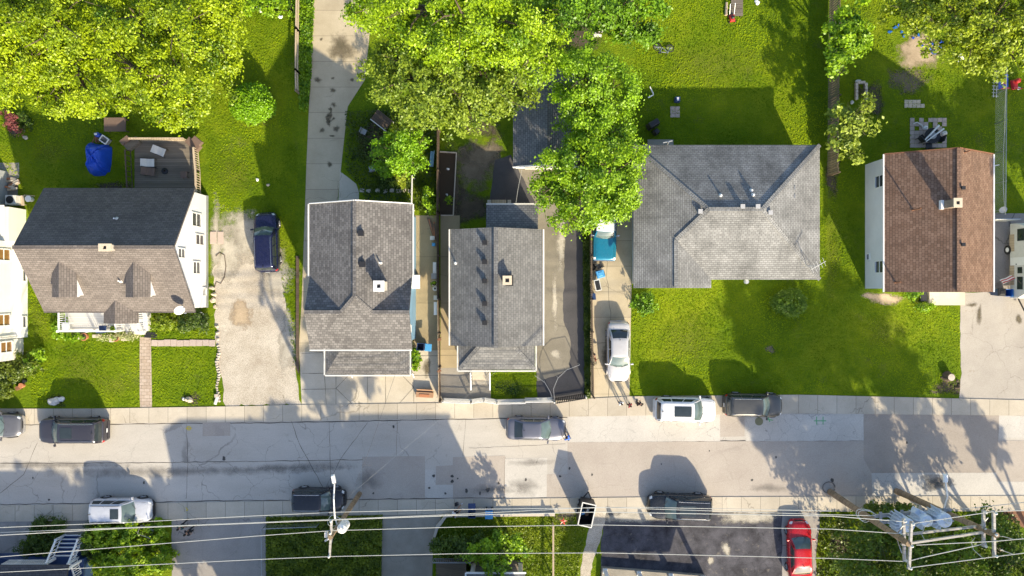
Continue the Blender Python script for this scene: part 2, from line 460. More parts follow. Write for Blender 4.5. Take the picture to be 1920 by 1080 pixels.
M['wood_grey'] = m_wood('weathered_deck', (.075, .063, .048), (.235, .20, .155), .15, 1)
M['wood_fence'] = m_wood('old_fence_boards', (.115, .09, .062), (.24, .19, .13), .14, 1)
M['wood_tan'] = m_wood('tan_timber', (.36, .28, .18), (.56, .45, .32), .2, 0)
M['wood_dark'] = m_wood('dark_timber', (.06, .042, .028), (.13, .09, .06), .2, 1)
M['pole'] = m_wood('pole_timber', (.17, .115, .065), (.34, .24, .145), .5, 2)
M['brick'] = m_shingle('path_brick', (.42, .33, .25), (.50, .41, .33), (.22, .17, .12), .45, .26, .15)
M['stone'] = m_plain('pale_stone', (.50, .44, .36), .85, .25, 3, bmp=.3)
M['slab'] = m_plain('pinkish_slab', (.44, .36, .31), .85, .12, 3, bmp=.2)
M['terra'] = m_plain('terracotta', (.42, .17, .075), .7, .15, 5)
M['soil'] = m_plain('potting_soil', (.05, .035, .02), .95, .4, 12)
M['blue'] = m_plain('blue_plastic', (.025, .13, .42), .4, .12, 4)
M['skyblue'] = m_plain('sky_blue_plastic', (.08, .33, .62), .4, .1, 4)
M['navy'] = m_plain('navy_plastic', (.022, .05, .14), .45, .15, 4)
M['tarp'] = m_plain('blue_tarpaulin', (.012, .075, .52), .38, .25, 2.5, bmp=.3)
M['brown'] = m_plain('brown_board', (.15, .10, .075), .75, .15, 4)
M['cardb'] = m_plain('cardboard', (.36, .21, .12), .85, .12, 4)
M['red'] = m_plain('red_plastic', (.55, .035, .03), .4, .15, 5)
M['rust'] = m_plain('rusty_iron', (.20, .09, .045), .8, .3, 6)
M['leaf'] = m_leaf('leaves'); M['blade'] = m_leaf('grass_blades', .2, 0.0); M['arm'] = m_wood('weathered_crossarm', (.33, .31, .28), (.50, .47, .42), .3, 1); M['bark'] = m_plain('bark', (.10, .075, .05), .95, .35, 9, bmp=.6)

# ------------------------------------------------------------------ ground, road, pavements
mb = MB(); mb.poly([(-400, -400, 0), (400, -400, 0), (400, 400, 0), (-400, 400, 0)])
struct(mb.build('ground', M['grass']))
NK = [(-900, 806), (0, 795), (480, 791), (860, 784), (1200, 779), (1500, 775), (1920, 779), (2900, 788)]     # north edge of the carriageway
SK = [(-900, 958), (0, 948), (480, 940), (860, 936), (1200, 932), (1500, 931), (1920, 929), (2900, 926)]
NW = [(-900, 777), (0, 766), (170, 766), (480, 761), (540, 759), (860, 755), (1000, 753), (1180, 743), (1500, 740), (1920, 750), (2900, 760)]
SW = [(-900, 990), (0, 978), (480, 971), (660, 966), (860, 963), (1200, 960), (1560, 959), (1920, 958), (2900, 956)]
sheet('road', NK + SK[::-1], .006, M['road'])
def raised(name, px, z, mat):
    mb = MB(); mb.prism([P(x, y) for x, y in px], -.05, z); return struct(mb.build(name, mat))
raised('sidewalk', NW + NK[::-1], .05, M['walk'])
raised('sidewalk', SK + SW[::-1], .05, M['walk'])
Z = [.010]
def patchy(px, mat, name='road_patch', jit=.015):
    Z[0] += .0006
    return sheet(name, px, Z[0], M[mat], jit, .8)
patchy([(679, 856), (797, 855), (797, 937), (679, 939)], 'road_tan')
patchy([(797, 880), (850, 880), (850, 936), (797, 937)], 'road_pale')
patchy([(817, 874), (873, 871), (873, 909), (817, 909)], 'road_tan')
patchy([(849, 857), (947, 854), (947, 934), (849, 936)], 'road_tan')
patchy([(947, 860), (1026, 858), (1026, 932), (947, 934)], 'road_pale')
patchy([(1025, 889), (1064, 889), (1064, 932), (1025, 933)], 'road_tan')
patchy([(1064, 829), (1240, 828), (1500, 827), (1920, 826), (2600, 826), (2600, 929), (1500, 931), (1064, 932.5)], 'road_tan')
patchy([(1064, 779), (1350, 776.5), (1350, 827), (1064, 829)], 'road_pale')
patchy([(1350, 777), (1396, 776.5), (1396, 818), (1350, 819)], 'road_tan')
patchy([(1398, 777), (1620, 775.5), (1620, 826), (1398, 827)], 'road_pale')
patchy([(1619, 776), (1874, 779), (1868, 886), (1634, 887), (1619, 860)], 'road_dark')
patchy([(1873, 779), (2200, 782), (2200, 822), (1873, 822)], 'road_pale')
patchy([(1634, 887), (1868, 886), (1868, 929), (1636, 930)], 'road_pale')
patchy([(1868, 903), (2200, 903), (2200, 927), (1868, 929)], 'road_pale')
patchy([(380, 792), (432, 791), (432, 817), (380, 818)], 'road_tan')
# long worn seams of the carriageway
mb = MB()
def strip(pts, w, z=.0125, j=.03):
    pts = [P(x, y) for x, y in pts]; full = []
    for a, b in zip(pts, pts[1:]):
        k = max(1, int((b - a).length / .5))
        for i in range(k): full.append(a.lerp(b, i / k) + Vector((R.uniform(-j, j), R.uniform(-j, j), 0)))
    full.append(pts[-1])
    L = []
    for i, p in enumerate(full):
        d = (full[min(i + 1, len(full) - 1)] - full[max(0, i - 1)]).normalized(); q = Vector((-d.y, d.x, 0)) * (w * R.uniform(.5, 1.3) / 2)
        L.append((p + q, p - q))
    for (a, b), (c, d) in zip(L, L[1:]):
        mb.poly([(a.x, a.y, z), (b.x, b.y, z), (d.x, d.y, z), (c.x, c.y, z)])
for pts, w in [([(0, 869), (330, 867), (680, 862)], .05), ([(350, 795), (352, 870), (349, 935)], .03), ([(1064, 829), (1240, 827), (1620, 826)], .05), ([(947, 857), (945, 935)], .03),
               ([(1110, 780), (1113, 930)], .045), ([(1025, 858), (1026, 932)], .035), ([(690, 792), (640, 858), (605, 925)], .03), ([(530, 740), (560, 830), (612, 925)], .04),
               ([(617, 790), (622, 935)], .025), ([(1582, 760), (1612, 930)], .035), ([(1642, 765), (1625, 890)], .03), ([(1424, 828), (1426, 930)], .03), ([(745, 788), (743, 855)], .025),
               ([(873, 786), (868, 855)], .025), ([(70, 830), (45, 890), (0, 925)], .03), ([(1868, 780), (1868, 930)], .035), ([(1500, 866), (1620, 862)], .02), ([(880, 840), (1060, 832)], .02)]:
    strip(pts, w)
for (a, z) in ((NK, .0135), (SK, .0135)):
    strip([(x, y + (2 if a is NK else -2)) for x, y in a[1:-1]], .06)
struct(mb.build('road_seam', M['seam']))
for cx, cy, rx, ry in [(330, 884, 330, 15), (90, 872, 160, 10), (560, 876, 150, 13), (985, 913, 45, 20), (1000, 867, 55, 10), (920, 918, 60, 14), (1755, 905, 30, 14), (690, 900, 30, 30)]:
    soft('road_stain', cx, cy, rx, ry, .0165 + cx * 1e-6, M['stain_road'])
M['drip'] = m_soft('tar_spot', (.05, .047, .045), (.10, .095, .09), 3, .3, .9)
for cx, cy, r_ in [(813, 892, 4), (848, 893, 4), (848, 902, 4), (986, 899, 3), (1050, 893, 3), (1068, 878, 3), (935, 906, 3), (858, 897, 2.5), (875, 920, 4), (900, 925, 3), (915, 918, 5), (835, 925, 3), (805, 915, 3), (92, 937, 2.5), (62, 896, 2.5), (368, 787, 3), (500, 783, 2.5), (1240, 870, 2), (1455, 857, 2.5), (1330, 845, 2), (738, 800, 3), (1110, 890, 3), (700, 925, 3), (1700, 830, 3), (1560, 900, 4), (270, 905, 3), (420, 860, 4), (1410, 900, 3)]:
    soft('road_stain', cx, cy, r_, r_ * 1.2, .0175 + cx * 1e-6, M['drip'], n=14, rings=3)
soft('road_stain', 1755, 905, 40, 14, .0178, M['stain_road']); soft('road_stain', 1440, 915, 60, 10, .0179, M['stain_road'])
soft('driveway_edge', 452, 590, 26, 40, .0166, M['sand'])
# utility marks sprayed on the carriageway
M['spray'] = m_plain('green_spray', (.10, .36, .16), .8, .3, 20); M['sprayy'] = m_plain('yellow_spray', (.62, .48, .06), .8, .3, 20)
for name, segs, mt in [('road_marking', [((1531, 789), (1543, 789)), ((1531, 781), (1531, 796)), ((1543, 781), (1543, 796)), ((1526, 789), (1549, 789))], 'spray'),
                       ('road_marking', [((351, 800), (357, 800)), ((357, 800), (357, 806)), ((357, 806), (352, 806)), ((352, 806), (351, 800)), ((348, 803), (360, 803))], 'sprayy'),
                       ('road_marking', [((1437, 786), (1449, 788)), ((1440, 782), (1443, 791))], 'spray'), ('road_marking', [((349, 951), (353, 956)), ((353, 956), (349, 957))], 'sprayy')]:
    mb = MB()
    for q, (a, b) in enumerate(segs):
        a, b = P(*a), P(*b); d = (b - a).normalized(); w = Vector((-d.y, d.x, 0)) * .035
        zz = (.0185 if a.y > -17 else .054) + q * .0006
        mb.poly([Vector((p.x, p.y, zz)) for p in (a + w, a - w, b - w, b + w)])
    struct(mb.build(name, M[mt]))
# north side: driveways and paths
sheet('driveway', [(418, 475), (432, 452), (456, 440), (486, 462), (510, 492), (528, 520), (540, 600), (556, 700), (566, 759), (424, 762), (412, 700), (404, 600), (400, 500)], .010, M['gravel'], .18, .4)
soft('driveway_edge', 455, 440, 62, 62, .013, M['gravel_edge']); soft('driveway_edge', 430, 480, 34, 70, .0137, M['gravel_edge']); soft('driveway_edge', 505, 480, 34, 60, .0132, M['gravel_edge']); soft('driveway_edge', 540, 640, 22, 90, .0138, M['gravel_edge'])
soft('driveway_edge', 520, 520, 40, 60, .0134, M['gravel_edge'])
sheet('driveway', [(592, -120), (712, -120), (700, 0), (684, 150), (652, 200), (641, 300), (638, 330), (632, 385), (628, 660), (560, 660), (566, 560), (575, 300), (583, 120)], .010, M['conc'])
sheet('path', [(638, 322), (652, 332), (668, 345), (673, 360), (673, 384), (634, 384)], .012, M['conc2'])
sheet('forecourt', [(561, 655), (778, 655), (824, 655), (826, 755), (566, 759.5)], .0085, M['conc2'])
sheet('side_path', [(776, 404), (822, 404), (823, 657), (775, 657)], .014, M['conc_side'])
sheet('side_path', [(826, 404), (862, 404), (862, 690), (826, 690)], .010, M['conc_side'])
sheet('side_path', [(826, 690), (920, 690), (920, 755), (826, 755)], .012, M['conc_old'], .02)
mb = MB()
for a, b in [((566, 663), (605, 661)), ((566, 700), (778, 700)), ((566, 730), (630, 729)), ((606, 662), (612, 759)), ((630, 700), (630, 759)), ((655, 702), (630, 728)), ((630, 728), (660, 757)), ((689, 702), (689, 757)),
             ((723, 702), (723, 757)), ((752, 702), (776, 726)), ((776, 726), (748, 757)), ((776, 700), (776, 757)), ((776, 667), (822, 667)), ((776, 704), (824, 704)), ((826, 666), (862, 666))]:
    strip([a, b], .03, .0165, .008)
struct(mb.build('expansion_joint', M['seam']))
sheet('driveway', [(955, 300), (1030, 300), (1060, 360), (1096, 380), (1096, 748), (1008, 752), (1006, 690), (1008, 400), (960, 380)], .010, M['drive_old'], .03)
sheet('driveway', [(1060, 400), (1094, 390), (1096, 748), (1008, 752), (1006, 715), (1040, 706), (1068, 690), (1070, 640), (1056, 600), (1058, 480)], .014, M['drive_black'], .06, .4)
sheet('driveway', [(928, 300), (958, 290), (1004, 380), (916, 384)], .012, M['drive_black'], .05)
sheet('driveway', [(1106, 380), (1186, 380), (1184, 540), (1180, 755), (1106, 755)], .010, M['conc'])
mb = MB(); strip([(1143, 400), (1138, 520), (1146, 600), (1141, 750)], .03, .0135, .05); struct(mb.build('expansion_joint', M['seam']))
sheet('driveway', [(1801, 548), (1990, 548), (1990, 756), (1798, 747), (1803, 700), (1800, 640)], .010, M['drive_pale'], .05)
sheet('driveway', [(1864, 400), (1990, 400), (1990, 552), (1864, 552)], .008, M['drive_grey'])
for cx, cy, rx, ry in [(1836, 590, 7, 26), (1910, 598, 8, 12), (1822, 572, 14, 7), (640, 90, 30, 40), (1750, 735, 10, 6), (800, 690, 12, 20), (1140, 660, 18, 40)] + [(R.gauss(619, 8), R.gauss(225, 42), R.uniform(3, 11), R.uniform(3, 10)) for _ in range(15)] + [(602, 74, 4, 4), (660, 150, 5, 5)]:  # oil stains; the broad top patch paints the tall house's shadow
    soft('driveway_stain_shadow', cx, cy, rx, ry, .0165 + cx * 1e-6, M['stain'])
sheet('path', [(262, 632), (283, 632), (285, 740), (285, 764), (263, 764), (262, 740)], .012, M['brick'])
# south side
sheet('driveway', [(322, 970), (498, 968), (499, 1300), (322, 1300)], .010, M['drive_grey'], .03)
sheet('driveway', [(717, 962), (830, 962), (812, 1010), (806, 1300), (712, 1300)], .010, M['conc_old'])
sheet('driveway', [(-300, 976), (62, 976), (50, 1010), (34, 1060), (20, 1300), (-300, 1300)], .010, M['drive_grey'], .04)
sheet('path', [(122, 972), (168, 972), (168, 1040), (120, 1040)], .010, M['conc_old'])
sheet('path', [(1096, 958), (1138, 958), (1126, 1010), (1112, 1050), (1104, 1100), (1084, 1100), (1092, 1050), (1102, 1000), (1108, 975)], .010, M['gravel'], .06, .3)
sheet('driveway', [(1136, 958), (1468, 958), (1470, 1060), (1470, 1300), (1120, 1300), (1128, 1010)], .008, M['lot'], .10, .4)
soft('driveway_edge', 1052, 460, 12, 60, .0137, M['gravel_edge']); soft('driveway_edge', 1042, 664, 16, 10, .0139, M['gravel_edge']); soft('driveway_edge', 1040, 560, 8, 60, .0136, M['gravel_edge']); soft('driveway_edge', 1362, 1028, 12, 16, .0098, M['gravel_edge']); soft('driveway_edge', 1332, 1050, 8, 12, .0099, M['gravel_edge']); soft('driveway_edge', 1200, 968, 130, 14, .0095, M['gravel_edge']); soft('driveway_edge', 1400, 970, 90, 16, .0096, M['gravel_edge'])
sheet('driveway', [(1466, 958), (1540, 958), (1530, 1040), (1532, 1300), (1466, 1300)], .0125, M['drive_grey'], .05, .4)
sheet('driveway', [(1868, 952), (1990, 952), (1990, 1010), (1920, 990), (1885, 972)], .010, M['rust'], .08)
# bare and worn ground
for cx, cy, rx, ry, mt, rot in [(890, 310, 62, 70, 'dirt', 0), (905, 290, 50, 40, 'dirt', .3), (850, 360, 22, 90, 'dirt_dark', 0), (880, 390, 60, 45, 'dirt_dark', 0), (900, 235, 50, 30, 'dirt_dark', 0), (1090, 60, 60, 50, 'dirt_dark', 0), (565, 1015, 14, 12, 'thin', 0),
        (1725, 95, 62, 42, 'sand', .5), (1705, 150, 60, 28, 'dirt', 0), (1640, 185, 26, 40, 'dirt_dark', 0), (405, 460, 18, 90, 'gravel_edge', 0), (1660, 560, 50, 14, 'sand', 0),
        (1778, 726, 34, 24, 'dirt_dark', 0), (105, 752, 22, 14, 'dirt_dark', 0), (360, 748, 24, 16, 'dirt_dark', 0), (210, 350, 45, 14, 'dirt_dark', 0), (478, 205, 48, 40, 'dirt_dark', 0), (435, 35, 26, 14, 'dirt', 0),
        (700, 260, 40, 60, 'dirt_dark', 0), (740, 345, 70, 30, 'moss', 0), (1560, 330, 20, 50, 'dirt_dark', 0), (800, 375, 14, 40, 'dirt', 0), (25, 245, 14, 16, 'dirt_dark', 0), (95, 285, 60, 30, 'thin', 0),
        (150, 690, 70, 40, 'thin', 0), (210, 720, 60, 30, 'thin', 0), (75, 600, 30, 60, 'thin', 0), (440, 330, 50, 60, 'thin', 0), (1340, 120, 150, 50, 'thin', 0), (1560, 470, 26, 110, 'thin', 0), (1660, 620, 60, 40, 'thin', 0),
        (1290, 640, 90, 60, 'thin', .4), (1040, 1000, 16, 50, 'thin', 0), (975, 1000, 60, 30, 'thin', 0), (545, 640, 12, 60, 'thin', 0),
        (960, 730, 44, 26, 'moss', 0), (1445, 655, 12, 10, 'dirt', 0), (780, 1000, 30, 30, 'dirt', 0), (880, 745, 40, 8, 'dirt', 0), (1060, 972, 30, 20, 'dirt', 0), (1575, 1020, 26, 60, 'dirt_dark', 0)]:
    soft('bare_patch', cx, cy, rx, ry, .0035 + (cx % 97) * 2e-5, M[mt], rot)
sheet('garden_bed', [(823, 286), (855, 288), (849, 404), (824, 404)], .007, M['soil'], .04, .3)
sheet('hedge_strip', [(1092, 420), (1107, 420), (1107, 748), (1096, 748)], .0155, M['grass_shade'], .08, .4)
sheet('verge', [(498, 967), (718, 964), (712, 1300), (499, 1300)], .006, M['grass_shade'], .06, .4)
# ------------------------------------------------------------------ buildings
def window(parent, c, w, h, n, mat='pane', bars=True, frame='white', depth=.06):
    """framed window centred at c on a wall whose outward normal is n (horizontal)"""
    c = Vector(c); n = Vector(n); t = Vector((0, 0, 1)).cross(n); z = Vector((0, 0, 1))
    fb = MB(); q = lambda a, b, d: c + t * a + z * b + n * d
    def bar(a0, a1, b0, b1, d=depth):
        fb.hexa([q(a0, b0, -.02), q(a1, b0, -.02), q(a1, b0, d), q(a0, b0, d)], [q(a0, b1, -.02), q(a1, b1, -.02), q(a1, b1, d), q(a0, b1, d)])
    f = .09
    bar(-w / 2 - f, -w / 2, -h / 2 - f, h / 2 + f); bar(w / 2, w / 2 + f, -h / 2 - f, h / 2 + f)
    bar(-w / 2, w / 2, -h / 2 - f, -h / 2, depth + .05); bar(-w / 2, w / 2, h / 2, h / 2 + f)
    if bars: bar(-w / 2, w / 2, -.035, .035, depth - .015)
    o = fb.build('window', M[frame], parent)
    g = MB(); g.poly([q(-w / 2, -h / 2, .012), q(w / 2, -h / 2, .012), q(w / 2, h / 2, .012), q(-w / 2, h / 2, .012)])
    g.build('pane', M[mat], o)
    return o
def wallring(mb, pts, z0, z1):
    n = len(pts)
    for i in range(n):
        a, b = pts[i], pts[(i + 1) % n]
        mb.poly([(a.x, a.y, z0), (b.x, b.y, z0), (b.x, b.y, z1), (a.x, a.y, z1)])
def rect(x0, x1, y0, y1):
    return [P(x0, y1), P(x1, y1), P(x1, y0), P(x0, y0)]
def gutter(parent, a, b, mat='white2', r=.05, name='gutter'):
    g = MB(); g.beam(a, b, r * 2, r * 1.6); return g.build(name, M[mat], parent)
def vent_box(parent, p, s=.36, mat='black', name='roof_vent', hgt=.22):
    g = MB(); g.box(Vector(p) + Vector((0, 0, hgt / 2 - .05)), (s, s, hgt + .1), 0, .86); g.box(Vector(p) + Vector((0, 0, hgt + .03)), (s * 1.15, s * 1.15, .05)); return g.build(name, M[mat], parent)
def pipe(parent, p, h=.4, r=.06, mat='white', name='vent_pipe'):
    g = MB(); p = Vector(p); g.cyl(p - Vector((0, 0, .15)), p + Vector((0, 0, h)), r); g.cyl(p - Vector((0, 0, .06)), p + Vector((0, 0, .06)), r * 2.4, r * 1.2); return g.build(name, M[mat], parent)
def chimney(parent, gx, gy, w, d, z0, z1, mat, cap='white2', flue=.28):
    c = P(gx, gy); g = MB(); g.box((c.x, c.y, (z0 + z1) / 2), (w, d, z1 - z0)); o = g.build('chimney', M[mat], parent)
    k = MB(); t = .1
    W, D = w + .12, d + .12
    k.box((c.x, c.y - D / 2 + (D - flue) / 4, z1 + t / 2 + .002), (W, (D - flue) / 2, t)); k.box((c.x, c.y + D / 2 - (D - flue) / 4, z1 + t / 2 + .002), (W, (D - flue) / 2, t))
    k.box((c.x - W / 2 + (W - flue) / 4, c.y, z1 + t / 2 + .002), ((W - flue) / 2, flue, t)); k.box((c.x + W / 2 - (W - flue) / 4, c.y, z1 + t / 2 + .002), ((W - flue) / 2, flue, t))
    k.build('chimney_cap', M[cap], o)
    f = MB(); f.poly([(c.x - flue / 2, c.y - flue / 2, z1 + .01), (c.x + flue / 2, c.y - flue / 2, z1 + .01), (c.x + flue / 2, c.y + flue / 2, z1 + .01), (c.x - flue / 2, c.y + flue / 2, z1 + .01)])
    f.build('flue', M['black'], o)
    return o
def ridge_cap(parent, pairs, mat, w=.30):
    for a, b in pairs:
        g = MB(); a, b = Vector(a), Vector(b); u = Vector((0, 0, .012)); g.beam(a + u, b + u, w, .03); g.build('ridge_cap', M[mat], parent)

# roof coverings
M['vent'] = m_plain('dull_vent', (.40, .40, .40), .6, .1, 5)
M['r_cape'] = m_shingle('weathered_brown_shingle', (.135, .115, .102), (.185, .16, .143), (.075, .065, .06), .34, .17, .2)
M['r_taupe'] = m_shingle('taupe_shingle', (.108, .102, .099), (.190, .181, .174), (.07, .067, .066), .27, .19, .25)
M['r_slate'] = m_shingle('slate_grey_shingle', (.135, .136, .136), (.195, .195, .193), (.085, .087, .09), .30, .2, .25)
M['r_ash'] = m_shingle('ash_grey_shingle', (.205, .207, .202), (.27, .272, .266), (.10, .10, .098), .30, .16, .42)
M['r_brown'] = m_shingle('brown_shingle', (.155, .088, .056), (.24, .148, .102), (.075, .045, .03), .27, .19, .2)
M['r_dark'] = m_shingle('dark_shingle', (.05, .05, .055), (.075, .074, .08), (.025, .025, .028), .3, .19, .2)
M['r_garage'] = m_shingle('grey_garage_shingle', (.15, .155, .165), (.22, .222, .23), (.06, .062, .068), .3, .18, .2)
M['s_white'] = m_siding('white_siding', (.76, .77, .78)); M['s_blue'] = m_siding('light_blue_siding', (.20, .36, .50)); M['s_cream'] = m_siding('warm_white_siding', (.80, .78, .70), .14, .06)
M['s_grey'] = m_siding('grey_siding', (.40, .42, .43)); M['s_pale'] = m_siding('pale_siding', (.62, .64, .60))
M['c_brick'] = m_shingle('chimney_brick', (.17, .12, .085), (.25, .18, .13), (.3, .26, .21), .21, .075, .1)
M['c_cream'] = m_shingle('cream_brick', (.52, .45, .36), (.62, .55, .45), (.6, .56, .5), .21, .075, .1)
M['deck_white'] = m_wood('white_deck_boards', (.58, .57, .54), (.70, .69, .66), .14, 1)

# ---- the white cape house on the left
h1 = thing('house', 'white cape house with dark brown roof, two small gabled dormers and a front porch', 'house', P(260, 472), 0)
he, hr = 2.8, 6.1; x0, x1 = 127, 396; yn, yr, ys = 362, 472, 582
N1, N2, R1, R2, S1, S2 = P(x0, yn, he), P(x1, yn, he), P(x0, yr, hr), P(x1, yr, hr), P(x0, ys, he), P(x1, ys, he)
g = MB(); g.shell([[N1, N2, R2, R1], [S1, S2, R2, R1]], .16); rf1 = g.build('roof', M['r_cape'], h1)
ridge_cap(rf1, [(R1, R2)], 'r_cape', .26)
w = MB(); bx0, bx1, byn, bys = 134, 390, 368, 576
wallring(w, rect(bx0, bx1, byn, bys), 0, he - .1)
for bx in (bx0, bx1): w.poly([P(bx, bys, he - .1), P(bx, byn, he - .1), P(bx, yr, hr - .25)])
w.build('wall', M['s_white'], h1)
gutter(rf1, P(x0, ys + 1, he - .05), P(x1, ys + 1, he - .05), 'r_cape', .05, 'eave_trim')
fnd = MB(); wallring(fnd, rect(bx0 - .8, bx1 + .8, byn - .8, bys + .8), 0, .35); fnd.build('foundation', M['grey'], h1)
X1 = P(bx1, 0).x
for gy, z, ww, hh in [(417, 2.05, .95, 1.4), (452, 1.5, .72, 1.3), (503.5, 2.05, .85, 1.1), (547, .75, .55, .45), (480, 4.45, .62, .95)]:
    window(h1, (X1, P(0, gy).y, z), ww, hh, (1, 0, 0))
def cape_z(gy): return hr - abs(gy - yr) / 110 * (hr - he)
for gx in (194, 320):
    # dormer: gable roof with its own cheeks and front
    dh, de = 5.42, 4.82; L, Rr, F = gx - 21, gx + 21, 556
    yb = yr + (hr - dh) / (hr - he) * 110; yb2 = yr + (hr - de) / (hr - he) * 110
    g = MB(); g.shell([[P(gx, yb, dh), P(gx, F, dh), P(L, F, de), P(L, yb2, de)], [P(gx, yb, dh), P(gx, F, dh), P(Rr, F, de), P(Rr, yb2, de)]], .07)
    d = g.build('dormer', M['r_cape'], h1)
    g = MB(); l, r_, f = gx - 17, gx + 17, F - 3; zf = cape_z(f)
    for q in (l, r_): g.poly([P(q, f, zf - .1), P(q, f, de - .02), P(q, yb2 + 2, de - .02)])
    g.poly([P(l, f, zf - .1), P(r_, f, zf - .1), P(r_, f, de - .02), P(gx, f, dh - .12), P(l, f, de - .02)])
    wl = g.build('dormer_wall', M['s_white'], d)
    window(wl, P(gx, f, 4.08), .75, .6, (0, -1, 0))
g = MB(); g.shell([[P(262, 560, 3.42), P(262, 603, 3.42), P(232, 603, 2.7), P(232, 582, 2.7)], [P(262, 560, 3.42), P(262, 603, 3.42), P(293, 603, 2.7), P(293, 582, 2.7)]], .12)
pr = g.build('porch_roof', M['r_cape'], h1)
g = MB(); g.poly([P(235, 601, 2.6), P(290, 601, 2.6), P(262, 601, 3.28)]); g.build('porch_gable', M['white'], pr)
for gx in (236, 289):
    g = MB(); c = P(gx, 600); g.box((c.x, c.y, 1.6), (.12, .12, 2.0)); g.build('porch_post', M['white'], h1)
g = MB(); g.prism(rect(131, 284, 577, 620), .08, .55); pf = g.build('porch_floor', M['deck_white'], h1)
g = MB(); g.prism(rect(240, 274, 620, 627), .08, .32); g.build('porch_step', M['deck_white'], h1)
def railing(parent, a, b, h, z0, mat='white', spacing=.16, name='railing', top=.11, bal=.045):
    a, b = Vector(a), Vector(b); g = MB(); u = Vector((0, 0, 1))
    g.beam(a + u * (z0 + h), b + u * (z0 + h), top, .06); g.beam(a + u * (z0 + .12), b + u * (z0 + .12), .06, .05)
    n = max(1, int((b - a).length / spacing))
    for i in range(n + 1):
        p = a.lerp(b, i / n); g.box((p.x, p.y, p.z + z0 + .1 + (h - .1) / 2), (bal, bal, h - .1))
    return g.build(name, M[mat], parent)
railing(h1, P(133, 580), P(133, 619), .95, .55); railing(h1, P(133, 619), P(238, 619), .95, .55); railing(h1, P(276, 583), P(279, 621), .95, .55); railing(h1, P(236, 603), P(238, 619), .95, .55)
for gx, gy in [(133, 619), (186, 619), (238, 619), (276, 598), (279, 621)]:
    g = MB(); c = P(gx, gy); g.box((c.x, c.y, 1.05), (.13, .13, 1.1)); g.box((c.x, c.y, 1.63), (.17, .17, .06)); g.build('railing_post', M['white'], h1)
chimney(h1, 287, 473, .78, .42, 4.9, 6.45, 'c_cream', 'cream', .24)
pipe(h1, P(280, 421, cape_z(421)), .35); pipe(h1, P(285, 528, cape_z(528)), .3)
# satellite dish on the roof corner
sd_ = thing('satellite_dish', 'grey oval satellite dish on the front right corner of the white cape house roof', 'dish', P(378, 572, cape_z(572)))
def dish(parent, c, r, nrm, mat='white2'):
    c = Vector(c); nrm = Vector(nrm).normalized(); q = nrm.to_track_quat('Z', 'Y').to_matrix()
    g = MB(); b = len(g.v); n = 20
    for k in range(5):
        rr = r * k / 4
        for j in range(n):
            a = 2 * PI * j / n; g.v.append(c + q @ Vector((rr * math.cos(a), rr * math.sin(a) * 1.12, .25 * (rr / r) ** 2 * r)))
    for k in range(4):
        for j in range(n): g.f.append([b + k * n + j, b + k * n + (j + 1) % n, b + (k + 1) * n + (j + 1) % n, b + (k + 1) * n + j])
    o = g.build('reflector', M[mat], parent, smooth=True)
    md = o.modifiers.new('Solid', 'SOLIDIFY'); md.thickness = .02
    return o
c = P(378, 572, cape_z(572))
dish(sd_, c + Vector((.05, -.25, .75)), .38, (.75, -.5, .55))
g = MB(); g.tube([c, c + Vector((0, 0, .45)), c + Vector((.0, -.2, .72))], .03); g.build('mast', M['steel'], sd_)
g = MB(); g.tube([c + Vector((.05, -.3, .5)), c + Vector((.55, -.5, .85))], .02); g.box(c + Vector((.58, -.5, .88)), (.16, .08, .1)); g.build('receiver_arm', M['grey'], sd_)
# deck behind it
dk = thing('deck', 'weathered wooden deck with railings behind the white cape house', 'deck', P(318, 315))
DZ = .75
g = MB(); g.prism([P(262, 268), P(364, 268), P(376, 280), P(378, 367), P(262, 367)], DZ - .12, DZ); g.build('deck_floor', M['wood_grey'], dk)
g = MB()
for gx in (266, 320, 372):
    for gy in (275, 320, 362): c = P(gx, gy); g.box((c.x, c.y, .3), (.14, .14, .62))
g.build('substructure', M['wood_dark'], dk)
railing(dk, P(262, 268), P(362, 268), .9, DZ, 'wood_tan', .18, 'railing', .14)
railing(dk, P(380, 284), P(384, 326), .9, DZ, 'wood_tan', .18, 'railing', .14); railing(dk, P(384, 326), P(385, 367), .9, DZ, 'wood_tan', .18, 'railing', .14)
railing(dk, P(256, 288), P(260, 365), .9, DZ, 'wood_dark', .4, 'railing', .10)
for gx, gy, rt in [(262, 275, .65), (374, 276, -.7)]:
    g = MB(); c = P(gx, gy); g.box((c.x, c.y, DZ + .24), (.55, 1.15, .45), rt - PI / 2 + PI); g.build('corner_bench', M['brown'] if gx > 300 else M['wood_grey'], dk)
    g = MB(); s = -1 if gx < 300 else 1
    g.box((c.x + s * .42, c.y + .22, DZ + .5), (.4, .75, .35), rt + PI / 2); g.build('planter_box', M['brown'], dk)
def lounger(px, py, rot, label, mat, grp='chairs on the deck'):
    t = thing('deck_chair', label, 'chair', P(px, py, DZ), rot, grp)
    g = MB(); g.grid(lambda u, v: ((u - .5) * .62, (v - .5) * 1.0, .36 + (.22 if v > .6 else 0) * (v - .6) / .4 + .03 * math.cos(v * 9)), 4, 10); o = g.build('seat', M[mat], t, local=True); o.modifiers.new('S', 'SOLIDIFY').thickness = .035
    g = MB()
    for sx in (-.33, .33): g.tube([(sx, -.5, 0), (sx, -.5, .36), (sx, .1, .40), (sx, .5, .62)], .02, 6); g.tube([(sx, .3, .45), (sx, .42, 0)], .018, 6)
    g.build('frame', M['iron'], t, local=True)
    return t
lounger(311, 288, 1.2, 'pale striped deck chair turned askew, nearest the deck\'s back rail', 'white2'); lounger(291, 310, PI / 2, 'pale striped deck chair beside the taupe one on the deck', 'white2'); lounger(292, 326, PI / 2 - .1, 'taupe padded deck chair in the middle of the deck', 'brown')
